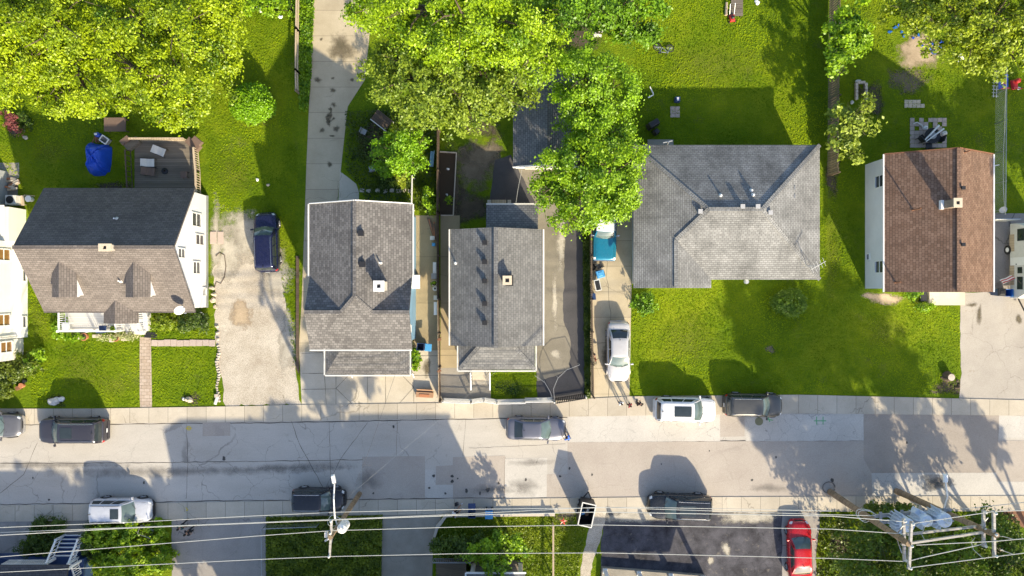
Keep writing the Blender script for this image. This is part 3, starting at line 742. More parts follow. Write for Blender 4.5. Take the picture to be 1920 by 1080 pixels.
t = thing('side_table', 'small brown side table by the right railing of the deck', 'table', P(358, 332, DZ), 0)
g = MB(); g.box((0, 0, .42), (.5, .5, .05)); g.build('table_top', M['brown'], t, local=True)
for sx in (-.2, .2):
    for sy in (-.2, .2): g = MB(); g.box((sx, sy, .2), (.05, .05, .4)); g.build('leg', M['brown'], t, local=True)
t = thing('patio_umbrella_base', 'round dark umbrella base on the deck boards', 'umbrella base', P(318, 324, DZ))
g = MB(); g.lathe((0, 0, 0), [(.26, 0), (.26, .05), (.08, .1), (.05, .32)]); tag(g.build('stand', M['iron'], t, local=True), 'heavy disc with a short tube')

# ---- the white two-storey house at the left edge
h0 = thing('house', 'white house cut off at the left edge, with brown-blinded windows', 'house', P(-60, 540))
g = MB(); wallring(g, rect(-240, 42, 455, 634), 0, 5.6); g.build('wall', M['s_cream'], h0)
g = MB(); wallring(g, rect(-240, 52, 460, 632), 0, .75); g.poly([P(-240, 460, .75), P(52, 460, .75), P(52, 632, .75), P(-240, 632, .75)]); g.build('foundation', M['s_white'], h0)
g = MB(); wallring(g, rect(-200, 44, 634.5, 672), 0, 3.4); g.poly([P(-200, 634.5, 3.4), P(44, 634.5, 3.4), P(44, 672, 3.3), P(-200, 672, 3.3)]); g.build('front_room', M['s_cream'], h0)
g = MB(); g.shell([[P(-245, 452, 5.7), P(46, 452, 5.7), P(-100, 452, 8.2)], [P(-245, 636, 5.7), P(46, 636, 5.7), P(-100, 636, 8.2)], [P(46, 452, 5.7), P(46, 636, 5.7), P(-100, 636, 8.2), P(-100, 452, 8.2)], [P(-245, 452, 5.7), P(-245, 636, 5.7), P(-100, 636, 8.2), P(-100, 452, 8.2)]], .15); g.build('roof', M['r_dark'], h0)
X0 = P(42, 0).x
for gy in (480, 598): window(h0, (X0, P(0, gy).y, 2.05), .8, 1.25, (1, 0, 0), 'blind')
window(h0, (P(44, 0).x, P(0, 647).y, 1.9), .75, 1.15, (1, 0, 0), 'blind')
for gy in (517, 603): window(h0, (P(52, 0).x, P(0, gy).y, .42), .8, .3, (1, 0, 0), 'pane', False)
g = MB(); c = P(44, 630); g.tube([(c.x, c.y, 5.4), (c.x + .05, c.y, .4), (c.x + .3, c.y, .15)], .05); g.build('downpipe', M['white2'], h0)
g = MB(); g.prism(rect(-60, 49, 393, 455), 0, 1.9); g.poly([P(-60, 390, 2.9), P(42, 390, 1.95), P(42, 446, 1.95), P(-60, 446, 2.9)]); g.build('side_porch', M['s_cream'], h0)
g = MB(); g.shell([[P(-120, 318, 2.9), P(18, 318, 2.5), P(18, 398, 2.5), P(-120, 398, 2.9)]], .12); r0 = g.build('rear_roof', M['r_garage'], h0)
g = MB(); wallring(g, rect(-120, 14, 322, 396), 0, 2.4); g.build('rear_wall', M['s_grey'], h0)
railing(h0, P(10, 388), P(12, 452), .4, 2.4, 'white', .2, 'railing')
ac = thing('air_conditioner', 'pale grey air conditioner on a stand behind the white house at the left edge', 'air conditioner', P(34, 377))
g = MB(); g.box((0, 0, .45), (.85, .75, .8)); g.build('cabinet', M['white2'], ac, local=True, bevel=.03)
g = MB(); g.lathe((-.05, 0, .86), [(.30, 0), (.30, .02), (.05, .05)], 20); g.build('fan_grille', M['iron'], ac, local=True)
g = MB(); g.box((.55, 0, .3), (.3, .8, .06)); g.box((.66, -.3, .15), (.05, .05, .3)); g.box((.66, .3, .15), (.05, .05, .3)); g.build('side_shelf', M['wood_tan'], ac, local=True)

# ---- tall house with cross gable and light blue walls
h3 = thing('house', 'tall taupe-roofed house with light blue siding and a cross gable facing the street', 'house', P(707, 530))
e3, w3, r3 = 6.0, 7.33, 7.9
A = dict(NW=P(622, 400, e3), NR=P(707, 400, r3), NE=P(793, 400, e3), VW=P(622, 521, e3), VE=P(793, 521, e3), GW=P(622, 579, w3), GE=P(793, 579, w3), JW=P(682, 579, w3), JE=P(733, 579, w3), RS=P(707, 553, r3), SW=P(622, 642, e3), SE=P(793, 642, e3))
g = MB(); T = lambda s: [A[k] for k in s.split()]
g.shell([T('NW VW JW RS NR'), T('NE NR RS JE VE'), T('VW GW JW'), T('VE JE GE'), T('SW SE GE JE'), T('SW JE RS JW GW')], .16)
rf3 = g.build('roof', M['r_taupe'], h3)
ridge_cap(rf3, [(A['NR'], A['RS']), (A['RS'], A['JW']), (A['RS'], A['JE']), (A['GW'], A['JW']), (A['GE'], A['JE'])], 'r_taupe', .24)
g = MB(); wallring(g, rect(632, 780, 408, 634), 0, e3 - .1)
g.poly([P(632, 408, e3 - .1), P(780, 408, e3 - .1), P(707, 408, r3 - .25)])
for q in (632, 780): g.poly([P(q, 524, e3 - .1), P(q, 634, e3 - .1), P(q, 579, w3 - .25)])
g.build('wall', M['s_blue'], h3)
gutter(rf3, P(620, 400, e3 - .02), P(620, 521, e3 - .02)); gutter(rf3, P(795, 400, e3 - .02), P(795, 521, e3 - .02)); gutter(rf3, P(622, 644, e3 - .02), P(793, 644, e3 - .02))
g = MB(); g.beam(P(622, 399, e3 - .02), P(707, 399, r3 - .02), .06, .2); g.beam(P(707, 399, r3 - .02), P(793, 399, e3 - .02), .06, .2); g.build('barge_board', M['white'], rf3)
def z3(gx): return r3 - abs(gx - 707) / 86 * (r3 - e3)
chimney(h3, 748, 537, .62, .62, 6.3, 8.25, 'c_cream', 'white', .26)
vent_box(h3, P(717, 452, z3(717)), .34); vent_box(h3, P(719, 502, z3(719)), .34); pipe(h3, P(745, 499, z3(745)), .45, .05)
g = MB()
pe, pt = 2.75, 3.55
g.shell([[P(628, 694, pe), P(777, 694, pe), P(738, 635, pt), P(667, 635, pt)], [P(628, 694, pe), P(667, 635, pt), P(628, 635, pe)], [P(777, 694, pe), P(738, 635, pt), P(777, 635, pe)]], .14)
p3 = g.build('porch_roof', M['r_taupe'], h3)
gutter(p3, P(627, 696, pe), P(779, 696, pe)); gutter(p3, P(626, 637, pe), P(626, 695, pe)); gutter(p3, P(779, 637, pe), P(779, 695, pe))
for gx in (634, 690, 720, 772):
    g = MB(); c = P(gx, 688); g.box((c.x, c.y, 1.3), (.14, .14, 2.6)); g.build('porch_post', M['white'], h3)
g = MB(); g.prism(rect(632, 774, 634.5, 690), .02, .3); g.build('porch_floor', M['conc2'], h3)
for gx in (660, 775):
    g = MB(); c = P(gx, 696); g.tube([(c.x, c.y, pe), (c.x + .02, c.y - .12, .5), (c.x + .06, c.y - .5, .12)], .045); g.build('downpipe', M['white'], h3)
g = MB(); c = P(706, 702); g.box((c.x, c.y, .12), (1.2, .5, .24)); g.build('porch_step', M['stone'], h3)
X3 = P(780, 0).x
window(h3, (X3, P(0, 612).y, 3.9), .55, 1.3, (1, 0, 0), 'pane', False); window(h3, (X3, P(0, 450).y, 3.9), .7, 1.1, (1, 0, 0))
g = MB(); c = P(786, 529); g.box((c.x, c.y, 2.35), (.75, 1.05, .18)); g.box((c.x - .15, c.y, 1.2), (.4, .8, 2.2)); g.build('side_awning', M['white'], h3)
g = MB(); c = P(775, 345); g.tube([P(777, 400, 1.6), P(778, 335, 1.6)], .06); g.tube([P(778, 336, 0), P(778, 336, 1.6)], .04); g.tube([P(777, 395, 0), P(777, 395, 1.6)], .04); g.build('handrail', M['white2'], h3)

def front_door(parent, gx, gy, z0, mat):
    g = MB(); c = P(gx, gy); g.box((c.x, c.y - .03, z0 + 1.03), (.95, .06, 2.05)); d = g.build('door', M[mat], parent)
    g = MB(); g.cyl((c.x + .35, c.y - .06, z0 + 1), (c.x + .35, c.y - .13, z0 + 1), .03); g.build('handle', M['steel'], d)
front_door(h3, 706, 634, .3, 'white2'); window(h3, P(665, 634, 1.6), 1.1, 1.2, (0, -1, 0)); window(h3, P(748, 634, 1.6), 1.1, 1.2, (0, -1, 0)); window(h3, P(670, 634, 4.7), .9, 1.3, (0, -1, 0)); window(h3, P(742, 634, 4.7), .9, 1.3, (0, -1, 0))
front_door(h1, 258, 576, .55, 'wood_dark'); window(h1, P(200, 576, 1.6), 1.3, 1.1, (0, -1, 0)); window(h1, P(335, 576, 1.6), 1.3, 1.1, (0, -1, 0))
# ---- grey gabled bungalow with five roof vents
h4 = thing('house', 'slate grey gabled bungalow with five black roof vents and a hipped front porch', 'house', P(932, 540))
e4, r4 = 3.0, 4.8
g = MB(); g.shell([[P(851, 436, e4), P(932.5, 436, r4), P(932.5, 642, r4), P(851, 642, e4)], [P(1014, 436, e4), P(932.5, 436, r4), P(932.5, 642, r4), P(1014, 642, e4)]], .14)
rf4 = g.build('roof', M['r_slate'], h4)
ridge_cap(rf4, [(P(932.5, 436, r4), P(932.5, 642, r4))], 'r_slate', .32)
g = MB(); wallring(g, rect(859, 1006, 442, 636), 0, e4 - .1)
for q in (442, 636): g.poly([P(859, q, e4 - .1), P(1006, q, e4 - .1), P(932.5, q, r4 - .25)])
g.build('wall', M['s_pale'], h4)
gutter(rf4, P(849, 436, e4), P(849, 642, e4)); gutter(rf4, P(1016, 436, e4), P(1016, 642, e4), 'white')
def z4(gx): return r4 - abs(gx - 932.5) / 81.5 * (r4 - e4)
for gy in (455, 491, 527, 569, 605): vent_box(h4, P(913, 540 + (gy - 540) * .92, z4(913)), .30, 'iron', 'roof_vent', .16)
c = P(952, 527); chimney(h4, 952, 527, .55, .55, 4.2, 5.15, 'r_dark', 'cream', .28)
g = MB(); g.box((c.x, c.y, z4(952) + .02), (.85, .8, .1)); g.build('flashing', M['iron'], h4)
pipe(h4, P(861, 496, z4(861)), .5)
g = MB(); b4, t4 = 2.7, 3.5
g.shell([[P(865, 686, b4), P(1001, 686, b4), P(959, 637, t4), P(907, 637, t4)], [P(865, 686, b4), P(907, 637, t4), P(865, 637, b4)], [P(1001, 686, b4), P(959, 637, t4), P(1001, 637, b4)]], .13)
p4 = g.build('porch_roof', M['r_slate'], h4)
ridge_cap(p4, [(P(865, 686, b4), P(907, 637, t4)), (P(1001, 686, b4), P(959, 637, t4))], 'r_slate', .3)
gutter(p4, P(863, 688, b4), P(1003, 688, b4)); gutter(p4, P(863, 640, b4), P(863, 688, b4)); gutter(p4, P(1003, 640, b4), P(1003, 688, b4))
for gx in (870, 915, 950, 996):
    g = MB(); c = P(gx, 681); g.box((c.x, c.y, 1.3), (.14, .14, 2.6)); g.build('porch_post', M['white'], h4)
g = MB(); g.prism(rect(868, 998, 636.5, 684), .02, .75); g.build('porch_floor', M['conc_old'], h4)
for k in range(4):
    g = MB(); g.prism(rect(886, 918, 684 + k * 9 + .3, 684 + (k + 1) * 9 + (9 if k == 0 else 0)), .02, .75 - k * .17); g.build('porch_step', M['conc2'], h4)
for gx in (884.5, 919.5):
    g = MB(); g.beam(P(gx, 694, 1.6), P(gx, 728, 1.0), .09, .07)
    for q in range(6): c = P(gx, 696 + q * 6); g.box((c.x, c.y, .75 - q * .05), (.05, .05, 1.3 - q * .1))
    g.build('step_railing', M['white'], h4)
g = MB(); g.shell([[P(914, 391, 2.5), P(1006, 391, 2.5), P(1006, 439, 3.05), P(914, 439, 3.05)]], .12); ra = g.build('rear_roof', M['r_garage'], h4)
g = MB(); wallring(g, rect(920, 1001, 396, 441), 0, 2.4); g.build('rear_wall', M['s_pale'], h4)
gutter(ra, P(914, 389.5, 2.47), P(1006, 389.5, 2.47))
g = MB(); g.prism(rect(922, 949, 376, 392), 0, .5); g.build('rear_step', M['wood_tan'], h4)
for gx in (918, 955): g = MB(); c = P(gx, 381); g.box((c.x, c.y, .5), (.28, .28, 1.0)); g.box((c.x, c.y, 1.0), (.2, .2, .02)); g.build('step_post', M['stone'], h4)

front_door(h4, 902, 636, .75, 'white2'); window(h4, P(960, 636, 1.7), 1.2, 1.1, (0, -1, 0)); window(h4, (P(1006, 0).x, P(0, 520).y, 1.6), .9, 1.1, (1, 0, 0))
# ---- dark garage under the trees
ga = thing('garage', 'grey shingled garage half hidden under the maple trees', 'garage', P(1022, 235))
g = MB(); g.shell([[P(962, 152, 2.5), P(1022, 152, 3.7), P(1022, 322, 3.7), P(962, 322, 2.5)], [P(1082, 152, 2.5), P(1022, 152, 3.7), P(1022, 322, 3.7), P(1082, 322, 2.5)]], .13); rg = g.build('roof', M['r_garage'], ga)
g = MB(); wallring(g, rect(967, 1077, 157, 316), 0, 2.4)
for q in (157, 316): g.poly([P(967, q, 2.4), P(1077, q, 2.4), P(1022, q, 3.5)])
g.build('wall', M['s_white'], ga)
g = MB(); g.beam(P(962, 324, 2.48), P(1022, 324, 3.68), .08, .22); g.beam(P(1022, 324, 3.68), P(1082, 324, 2.48), .08, .22); g.build('barge_board', M['white'], rg)
g = MB(); c = P(1022, 316.8); g.box((c.x, c.y, 1.05), (3.2, .08, 2.1)); dg = g.build('door', M['white2'], ga)
g = MB(); g.tube([(c.x - .15, c.y - .08, .9), (c.x + .15, c.y - .08, .9)], .02); g.build('handle', M['iron'], dg)

# ---- ash grey hipped house
h5 = thing('house', 'wide ash grey hip-roofed house with a front wing, in the big lawn', 'house', P(1340, 408))
e5, r5, v5 = 2.9, 4.94, 4.08
B = dict(NW=P(1176, 286, e5), NE=P(1506.5, 286, e5), SE=P(1506.5, 525, e5), NO=P(1314, 525, e5), RW=P(1295.5, 405.5, r5), RE=P(1387, 405.5, r5), J=P(1245, 456, v5), WS=P(1245, 540, v5), WE=P(1314, 540, e5), WW=P(1176, 540, e5))
T = lambda s: [B[k] for k in s.split()]
g = MB(); g.shell([T('NW NE RE RW'), T('NE SE RE'), T('NO SE RE RW J'), T('NW RW J WS WW'), T('J NO WE WS')], .15); rf5 = g.build('roof', M['r_ash'], h5)
ridge_cap(rf5, [(B['NW'], B['RW']), (B['RW'], B['J']), (B['J'], B['WS']), (B['RW'], B['RE']), (B['NE'], B['RE']), (B['SE'], B['RE'])], 'r_ash', .3)
g = MB(); wallring(g, [P(1185, 532), P(1305, 532), P(1305, 517), P(1498, 517), P(1498, 294), P(1185, 294)], 0, e5 - .1); g.poly([P(1185, 532, e5 - .1), P(1305, 532, e5 - .1), P(1245, 532, v5 - .25)]); g.build('wall', M['s_pale'], h5)
window(h5, P(1245, 532, 1.5), 1.6, 1.1, (0, -1, 0)); window(h5, P(1400, 517, 1.5), 1.8, 1.2, (0, -1, 0)); window(h5, P(1350, 294, 1.6), 1.2, 1.0, (0, 1, 0))
g = MB(); c = P(1455, 517); g.box((c.x, c.y - .03, 1.05), (.95, .06, 2.05)); d5 = g.build('door', M['white2'], h5); g = MB(); g.cyl((c.x + .35, c.y - .06, 1), (c.x + .35, c.y - .12, 1), .03); g.build('handle', M['steel'], d5)
def z5(gx, gy): return e5 + .4 * min(gx - 1176, 1506.5 - gx, gy - 286, 525 - gy) / K
for gx, gy in [(1282, 409), (1353, 401), (1379, 401), (1402, 411)]: vent_box(h5, P(gx, gy, z5(gx, gy)), .28, 'vent', 'roof_vent', .15)
for gx, gy in [(1319, 381), (1375, 380), (1373, 372)]: pipe(h5, P(gx, gy, z5(gx, gy)), .22, .07)
for gy in (365, 380): g = MB(); g.box(P(1453, gy, z5(1453, gy) + .03), (.06, .3, .06)); g.build('roof_flashing', M['grey'], h5)
an = thing('roof_antenna', 'spindly television antenna on the lower right corner of the ash grey roof', 'antenna', P(1478, 500, z5(1478, 500)))
c = P(1478, 500, z5(1478, 500)); g = MB(); g.tube([c, c + Vector((.1, -.1, 1.5))], .025); g.tube([c + Vector((.5, -.1, 0)), c + Vector((.08, -.08, 1.0))], .015, 6); g.tube([c + Vector((-.4, -.2, 0)), c + Vector((.08, -.08, 1.0))], .015, 6); g.build('mast', M['steel'], an)
g = MB(); t_ = c + Vector((.1, -.1, 1.5)); g.tube([t_ + Vector((-.35, -.25, 0)), t_ + Vector((.7, .35, 0))], .018, 6)
for k in range(5): q = t_ + Vector((-.3 + k * .22, -.22 + k * .13, 0)); g.tube([q + Vector((-.12, .3, 0)), q + Vector((.12, -.3, 0))], .012, 6)
g.build('aerial', M['white2'], an)
g = MB(); g.prism(rect(1214, 1262, 262, 288), .0, .12); ps = g.build('patio_slab', M['conc_old']); tag(ps, 'small concrete slab behind the ash grey hipped house', 'slab')
g = MB(); c0 = P(1205, 262, 4.5); c1 = P(1236, 283, 3.0); g.tube([P(1236, 285, 2.6), P(1236, 283, 3.4)], .05); g.tube([P(1227, 283, 3.15), P(1243, 280, 3.25)], .05, 6); g.build('service_mast', M['steel'], h5)

# ---- brown roofed house on the right
h6 = thing('house', 'brown-roofed house with pale side wall and a brick chimney, on the right', 'house', P(1711, 426))
e6, r6 = 3.4, 5.7
g = MB(); g.shell([[P(1615, 305, e6), P(1711, 305, r6), P(1711, 547, r6), P(1615, 547, e6)], [P(1806, 305, e6), P(1711, 305, r6), P(1711, 547, r6), P(1806, 547, e6)]], .15); rf6 = g.build('roof', M['r_brown'], h6)
ridge_cap(rf6, [(P(1711, 305, r6), P(1711, 547, r6))], 'r_brown', .3)
g = MB(); wallring(g, rect(1622, 1800, 309, 541), 0, e6 - .1)
for q in (309, 541): g.poly([P(1622, q, e6 - .1), P(1800, q, e6 - .1), P(1711, q, r6 - .25)])
g.build('wall', M['s_white'], h6)
gutter(rf6, P(1613.5, 305, e6), P(1613.5, 547, e6), 'white', .05); gutter(rf6, P(1807.5, 305, e6), P(1807.5, 547, e6), 'white', .05)
g = MB(); g.beam(P(1615, 304, e6 - .03), P(1711, 304, r6 - .03), .05, .2); g.beam(P(1711, 304, r6 - .03), P(1806, 304, e6 - .03), .05, .2); g.build('barge_board', M['rust'], rf6)
X6 = P(1622, 0).x
for gy in (348, 502): window(h6, (X6, P(0, gy).y, 2.2), .85, 1.0, (-1, 0, 0))
window(h6, (X6, P(0, 482).y, .5), .4, .3, (-1, 0, 0), 'pane', False)
def z6(gx): return r6 - abs(gx - 1711) / 95.5 * (r6 - e6)
chimney(h6, 1697, 399, .50, .55, 4.6, 6.45, 'c_brick', 'cream', .24)
g = MB(); c = P(1688.5, 399); g.box((c.x, c.y, z6(1688) + .06), (.2, .66, .34)); g.build('flashing', M['white'], h6)
for gx, gy in [(1717, 372), (1717, 467)]: vent_box(h6, P(gx, gy, z6(gx)), .22, 'black', 'roof_vent', .25)
for gx, gy, hh in [(1653, 405, 1.0), (1630, 530, .7), (1727, 310, .6)]: pipe(h6, P(gx, gy, z6(gx)), hh, .05, 'rust')
g = MB(); g.prism(rect(1738, 1804, 541.5, 572), 0, .35); g.build('front_stoop', M['conc2'], h6)
g = MB(); c = P(1728, 556); g.box((c.x, c.y, .15), (.5, .75, .3)); g.build('cellar_hatch', M['black'], h6)
g = MB(); g.beam(P(1807, 325, 3.1), P(1822, 322, 3.1), .05); g.build('wire_bracket', M['white'], h6)

# ---- houses on the south side of the street
def plain_house(name, label, x0, x1, y0, y1, he_, hr_, axis, roof, wall, wn=0):
    t = thing(name, label, 'house', P((x0 + x1) / 2, (y0 + y1) / 2)); o = 7
    g = MB()
    if axis == 'y':
        xm = (x0 + x1) / 2
        g.shell([[P(x0 - o, y0 - o, he_), P(xm, y0 - o, hr_), P(xm, y1 + o, hr_), P(x0 - o, y1 + o, he_)], [P(x1 + o, y0 - o, he_), P(xm, y0 - o, hr_), P(xm, y1 + o, hr_), P(x1 + o, y1 + o, he_)]], .15)
    else:
        ym = (y0 + y1) / 2
        g.shell([[P(x0 - o, y0 - o, he_), P(x1 + o, y0 - o, he_), P(x1 + o, ym, hr_), P(x0 - o, ym, hr_)], [P(x0 - o, y1 + o, he_), P(x1 + o, y1 + o, he_), P(x1 + o, ym, hr_), P(x0 - o, ym, hr_)]], .15)
    g.build('roof', M[roof], t)
    g = MB(); wallring(g, rect(x0, x1, y0, y1), 0, he_ - .1)
    if axis == 'y':
        for q in (y0, y1): g.poly([P(x0, q, he_ - .1), P(x1, q, he_ - .1), P((x0 + x1) / 2, q, hr_ - .3)])
    else:
        for q in (x0, x1): g.poly([P(q, y0, he_ - .1), P(q, y1, he_ - .1), P(q, (y0 + y1) / 2, hr_ - .3)])
    g.build('wall', M[wall], t)
    for k in range(wn):
        gx = x0 + (x1 - x0) * (k + .5) / wn; window(t, P(gx, y0, 1.6), 1, 1.2, (0, 1, 0))
    return t
s1 = plain_house('house', 'white-railed house at the lower left corner with dark porch roof', -260, 185, 1100, 1260, 5.0, 6.6, 'x', 'r_dark', 's_white', 3)
g = MB(); g.shell([[P(-120, 1030, 3.2), P(176, 1030, 3.2), P(176, 1100, 3.9), P(-120, 1100, 3.9)]], .16); g.build('porch_roof', M['r_dark'], s1)
g = MB(); g.prism(rect(-120, 174, 1037, 1099), 0, 1.2); g.build('porch_floor', M['navy'], s1)
for gx in (-60, 60, 170): g = MB(); c = P(gx, 1040); g.box((c.x, c.y, 2.2), (.16, .16, 1.9)); g.build('porch_post', M['white'], s1)
g = MB()
for k in range(6):
    g.prism(rect(122, 162, 1002 + k * 5.8 + .3, 1037), .02 + k * .2, .2 + k * .2)
st = g.build('stair', M['navy'], s1)
g = MB()
for k in range(6): c = P(142, 1001.5 + k * 5.8); g.box((c.x, c.y - .02, .19 + k * .2), (1.75, .09, .05))
g.build('stair_nosing', M['white'], st)
for gx in (122, 162):
    a, b = P(gx, 1003, 1.1), P(gx, 1036, 2.25)
    g = MB(); g.beam(a, b, .13, .1); g.beam(a - Vector((0, 0, .7)), b - Vector((0, 0, .7)), .07, .06)
    for k in range(7): q = a.lerp(b, k / 6); g.box((q.x, q.y, q.z - .45), (.05, .05, .85))
    g.box((a.x, a.y, .6), (.16, .16, 1.2)); g.box((b.x, b.y, 1.7), (.16, .16, 1.3)); g.build('stair_railing', M['white'], s1)
railing(s1, P(40, 1038), P(120, 1038), .95, 1.2); railing(s1, P(164, 1036), P(172, 1062), .95, 1.2)
s2 = plain_house('house', 'tall house south of the street behind the wooden steps, mostly out of frame', 812, 985, 1092, 1250, 7.4, 8.4, 'x', 'r_taupe', 's_grey', 2)
g = MB(); g.shell([[P(880, 1046, 3.0), P(983, 1046, 3.0), P(983, 1084, 3.3), P(880, 1084, 3.3)]], .14); pr2 = g.build('porch_roof', M['r_garage'], s2); gutter(pr2, P(878, 1045, 3.0), P(985, 1045, 3.0), 'white', .06); gutter(pr2, P(878, 1045, 3.0), P(878, 1084, 3.2), 'white', .06)
g = MB(); g.prism(rect(884, 980, 1050, 1084), 0, .8); g.build('porch_floor', M['wood_grey'], s2)
for gx in (889, 975): g = MB(); c = P(gx, 1052); g.box((c.x, c.y, 1.8), (.3, .3, 2.1)); g.build('porch_post', M['white2'], s2)
g = MB(); c = P(905, 1062); dish(s2, (c.x, c.y, 3.5), .3, (.5, -.5, .6))
g = MB()
for k in range(7): g.prism(rect(818 + k * 8.2, 826 + k * 8.2, 1046, 1084), .02, .15 + k * .11)
g.build('wooden_steps', M['wood_fence'], s2)
railing(s2, P(815, 1042), P(885, 1042), .9, .5, 'grey', .14, 'step_railing', .07)
plain_house('house', 'tall broad house south of the street, out of frame', 507, 800, 1127, 1290, 8.0, 9.6, 'x', 'r_dark', 's_white')
s4 = thing('porch', 'concrete porch with white square columns along the black parking lot', 'porch', P(1230, 1085))
g = MB(); g.prism([P(1128, 1061), P(1320, 1076), P(1320, 1180), P(1120, 1180)], 0, .45); g.build('porch_floor', M['conc_old'], s4)
g = MB(); g.shell([[P(1125, 1088, 2.9), P(1325, 1100, 2.9), P(1325, 1180, 3.6), P(1118, 1180, 3.6)]], .16); g.build('porch_roof', M['r_taupe'], s4)
for gx, gy in [(1133, 1063), (1196, 1068), (1255, 1072.5), (1315, 1077)]:
    g = MB(); c = P(gx, gy + 1); g.box((c.x, c.y - .05, 1.65), (.26, .26, 2.4)); g.box((c.x, c.y - .05, .55), (.36, .36, .2)); g.build('column', M['white'], s4)
plain_house('house', 'low house behind the columned porch, out of frame', 1120, 1330, 1260, 1400, 3.4, 5.4, 'x', 'r_taupe', 's_pale')
# ------------------------------------------------------------------ vehicles
M['tyre'] = m_plain('tyre_rubber', (.016, .016, .017), .8, .25, 9)
M['rim'] = m_plain('alloy', (.45, .46, .48), .35, .15, 7, .6)
M['lamp'] = m_plain('lamp_glass', (.70, .72, .74), .15, .1, 9)
M['tail'] = m_plain('red_lamp', (.38, .012, .012), .2, .2, 9)
M['trim'] = m_plain('black_trim', (.022, .022, .024), .45, .2, 7)
M['wscreen'] = m_glass('windshield_sky_glass', (.060, .085, .082), .08)  # lighter teal than the other car glass: sky reflection put into the base
M['chrome'] = m_plain('chrome', (.62, .63, .65), .22, .05, 5, .9)
M['plate'] = m_plain('plate', (.66, .68, .70), .4, .1, 9)
PAINT = {}
def paint(name, c, metal=.2, rough=.3):
    if name not in PAINT: PAINT[name] = m_paint(name, c, metal, rough)
    return PAINT[name]
def ip(x, pts):
    if x <= pts[0][0]: return pts[0][1]
    for (a, b), (c, d) in zip(pts, pts[1:]):
        if x <= c:
            t = (x - a) / (c - a); t = t * t * (3 - 2 * t) * .5 + t * .5
            return b + (d - b) * t
    return pts[-1][1]
STY = {
 # top: height of hood / belt / deck along the car (s -.5 rear .. .5 front, fraction of H); plan: half-width factor; cabin stations
 'suv': dict(top=[(-.5, .52), (-.485, .60), (-.44, .62), (.18, .60), (.30, .585), (.43, .54), (.475, .49), (.5, .38)],
             plan=[(-.5, .72), (-.49, .82), (-.47, .91), (-.42, .965), (-.34, 1), (.26, 1), (.36, .965), (.42, .91), (.46, .82), (.485, .70), (.5, .54)],
             xc=.235, xf=.085, xr=-.425, xb=-.478, wr=.735, wb=.915, pil=(.36, .68)),
 'sedan': dict(top=[(-.5, .46), (-.485, .60), (-.46, .69), (-.36, .70), (.18, .64), (.30, .60), (.43, .53), (.475, .47), (.5, .36)],
             plan=[(-.5, .70), (-.485, .82), (-.45, .92), (-.36, .985), (-.2, 1), (.25, 1), (.38, .96), (.44, .88), (.475, .76), (.5, .58)],
             xc=.225, xf=.065, xr=-.205, xb=-.375, wr=.69, wb=.90, pil=(.44, .86)),
 'classic': dict(top=[(-.5, .48), (-.485, .64), (-.46, .68), (-.36, .69), (.10, .66), (.30, .655), (.45, .645), (.485, .62), (.5, .46)],
             plan=[(-.5, .90), (-.48, .95), (-.40, .985), (-.2, 1), (.3, 1), (.44, .985), (.48, .96), (.5, .93)],
             xc=.14, xf=.06, xr=-.16, xb=-.27, wr=.76, wb=.90, pil=(.5, .95)),
}
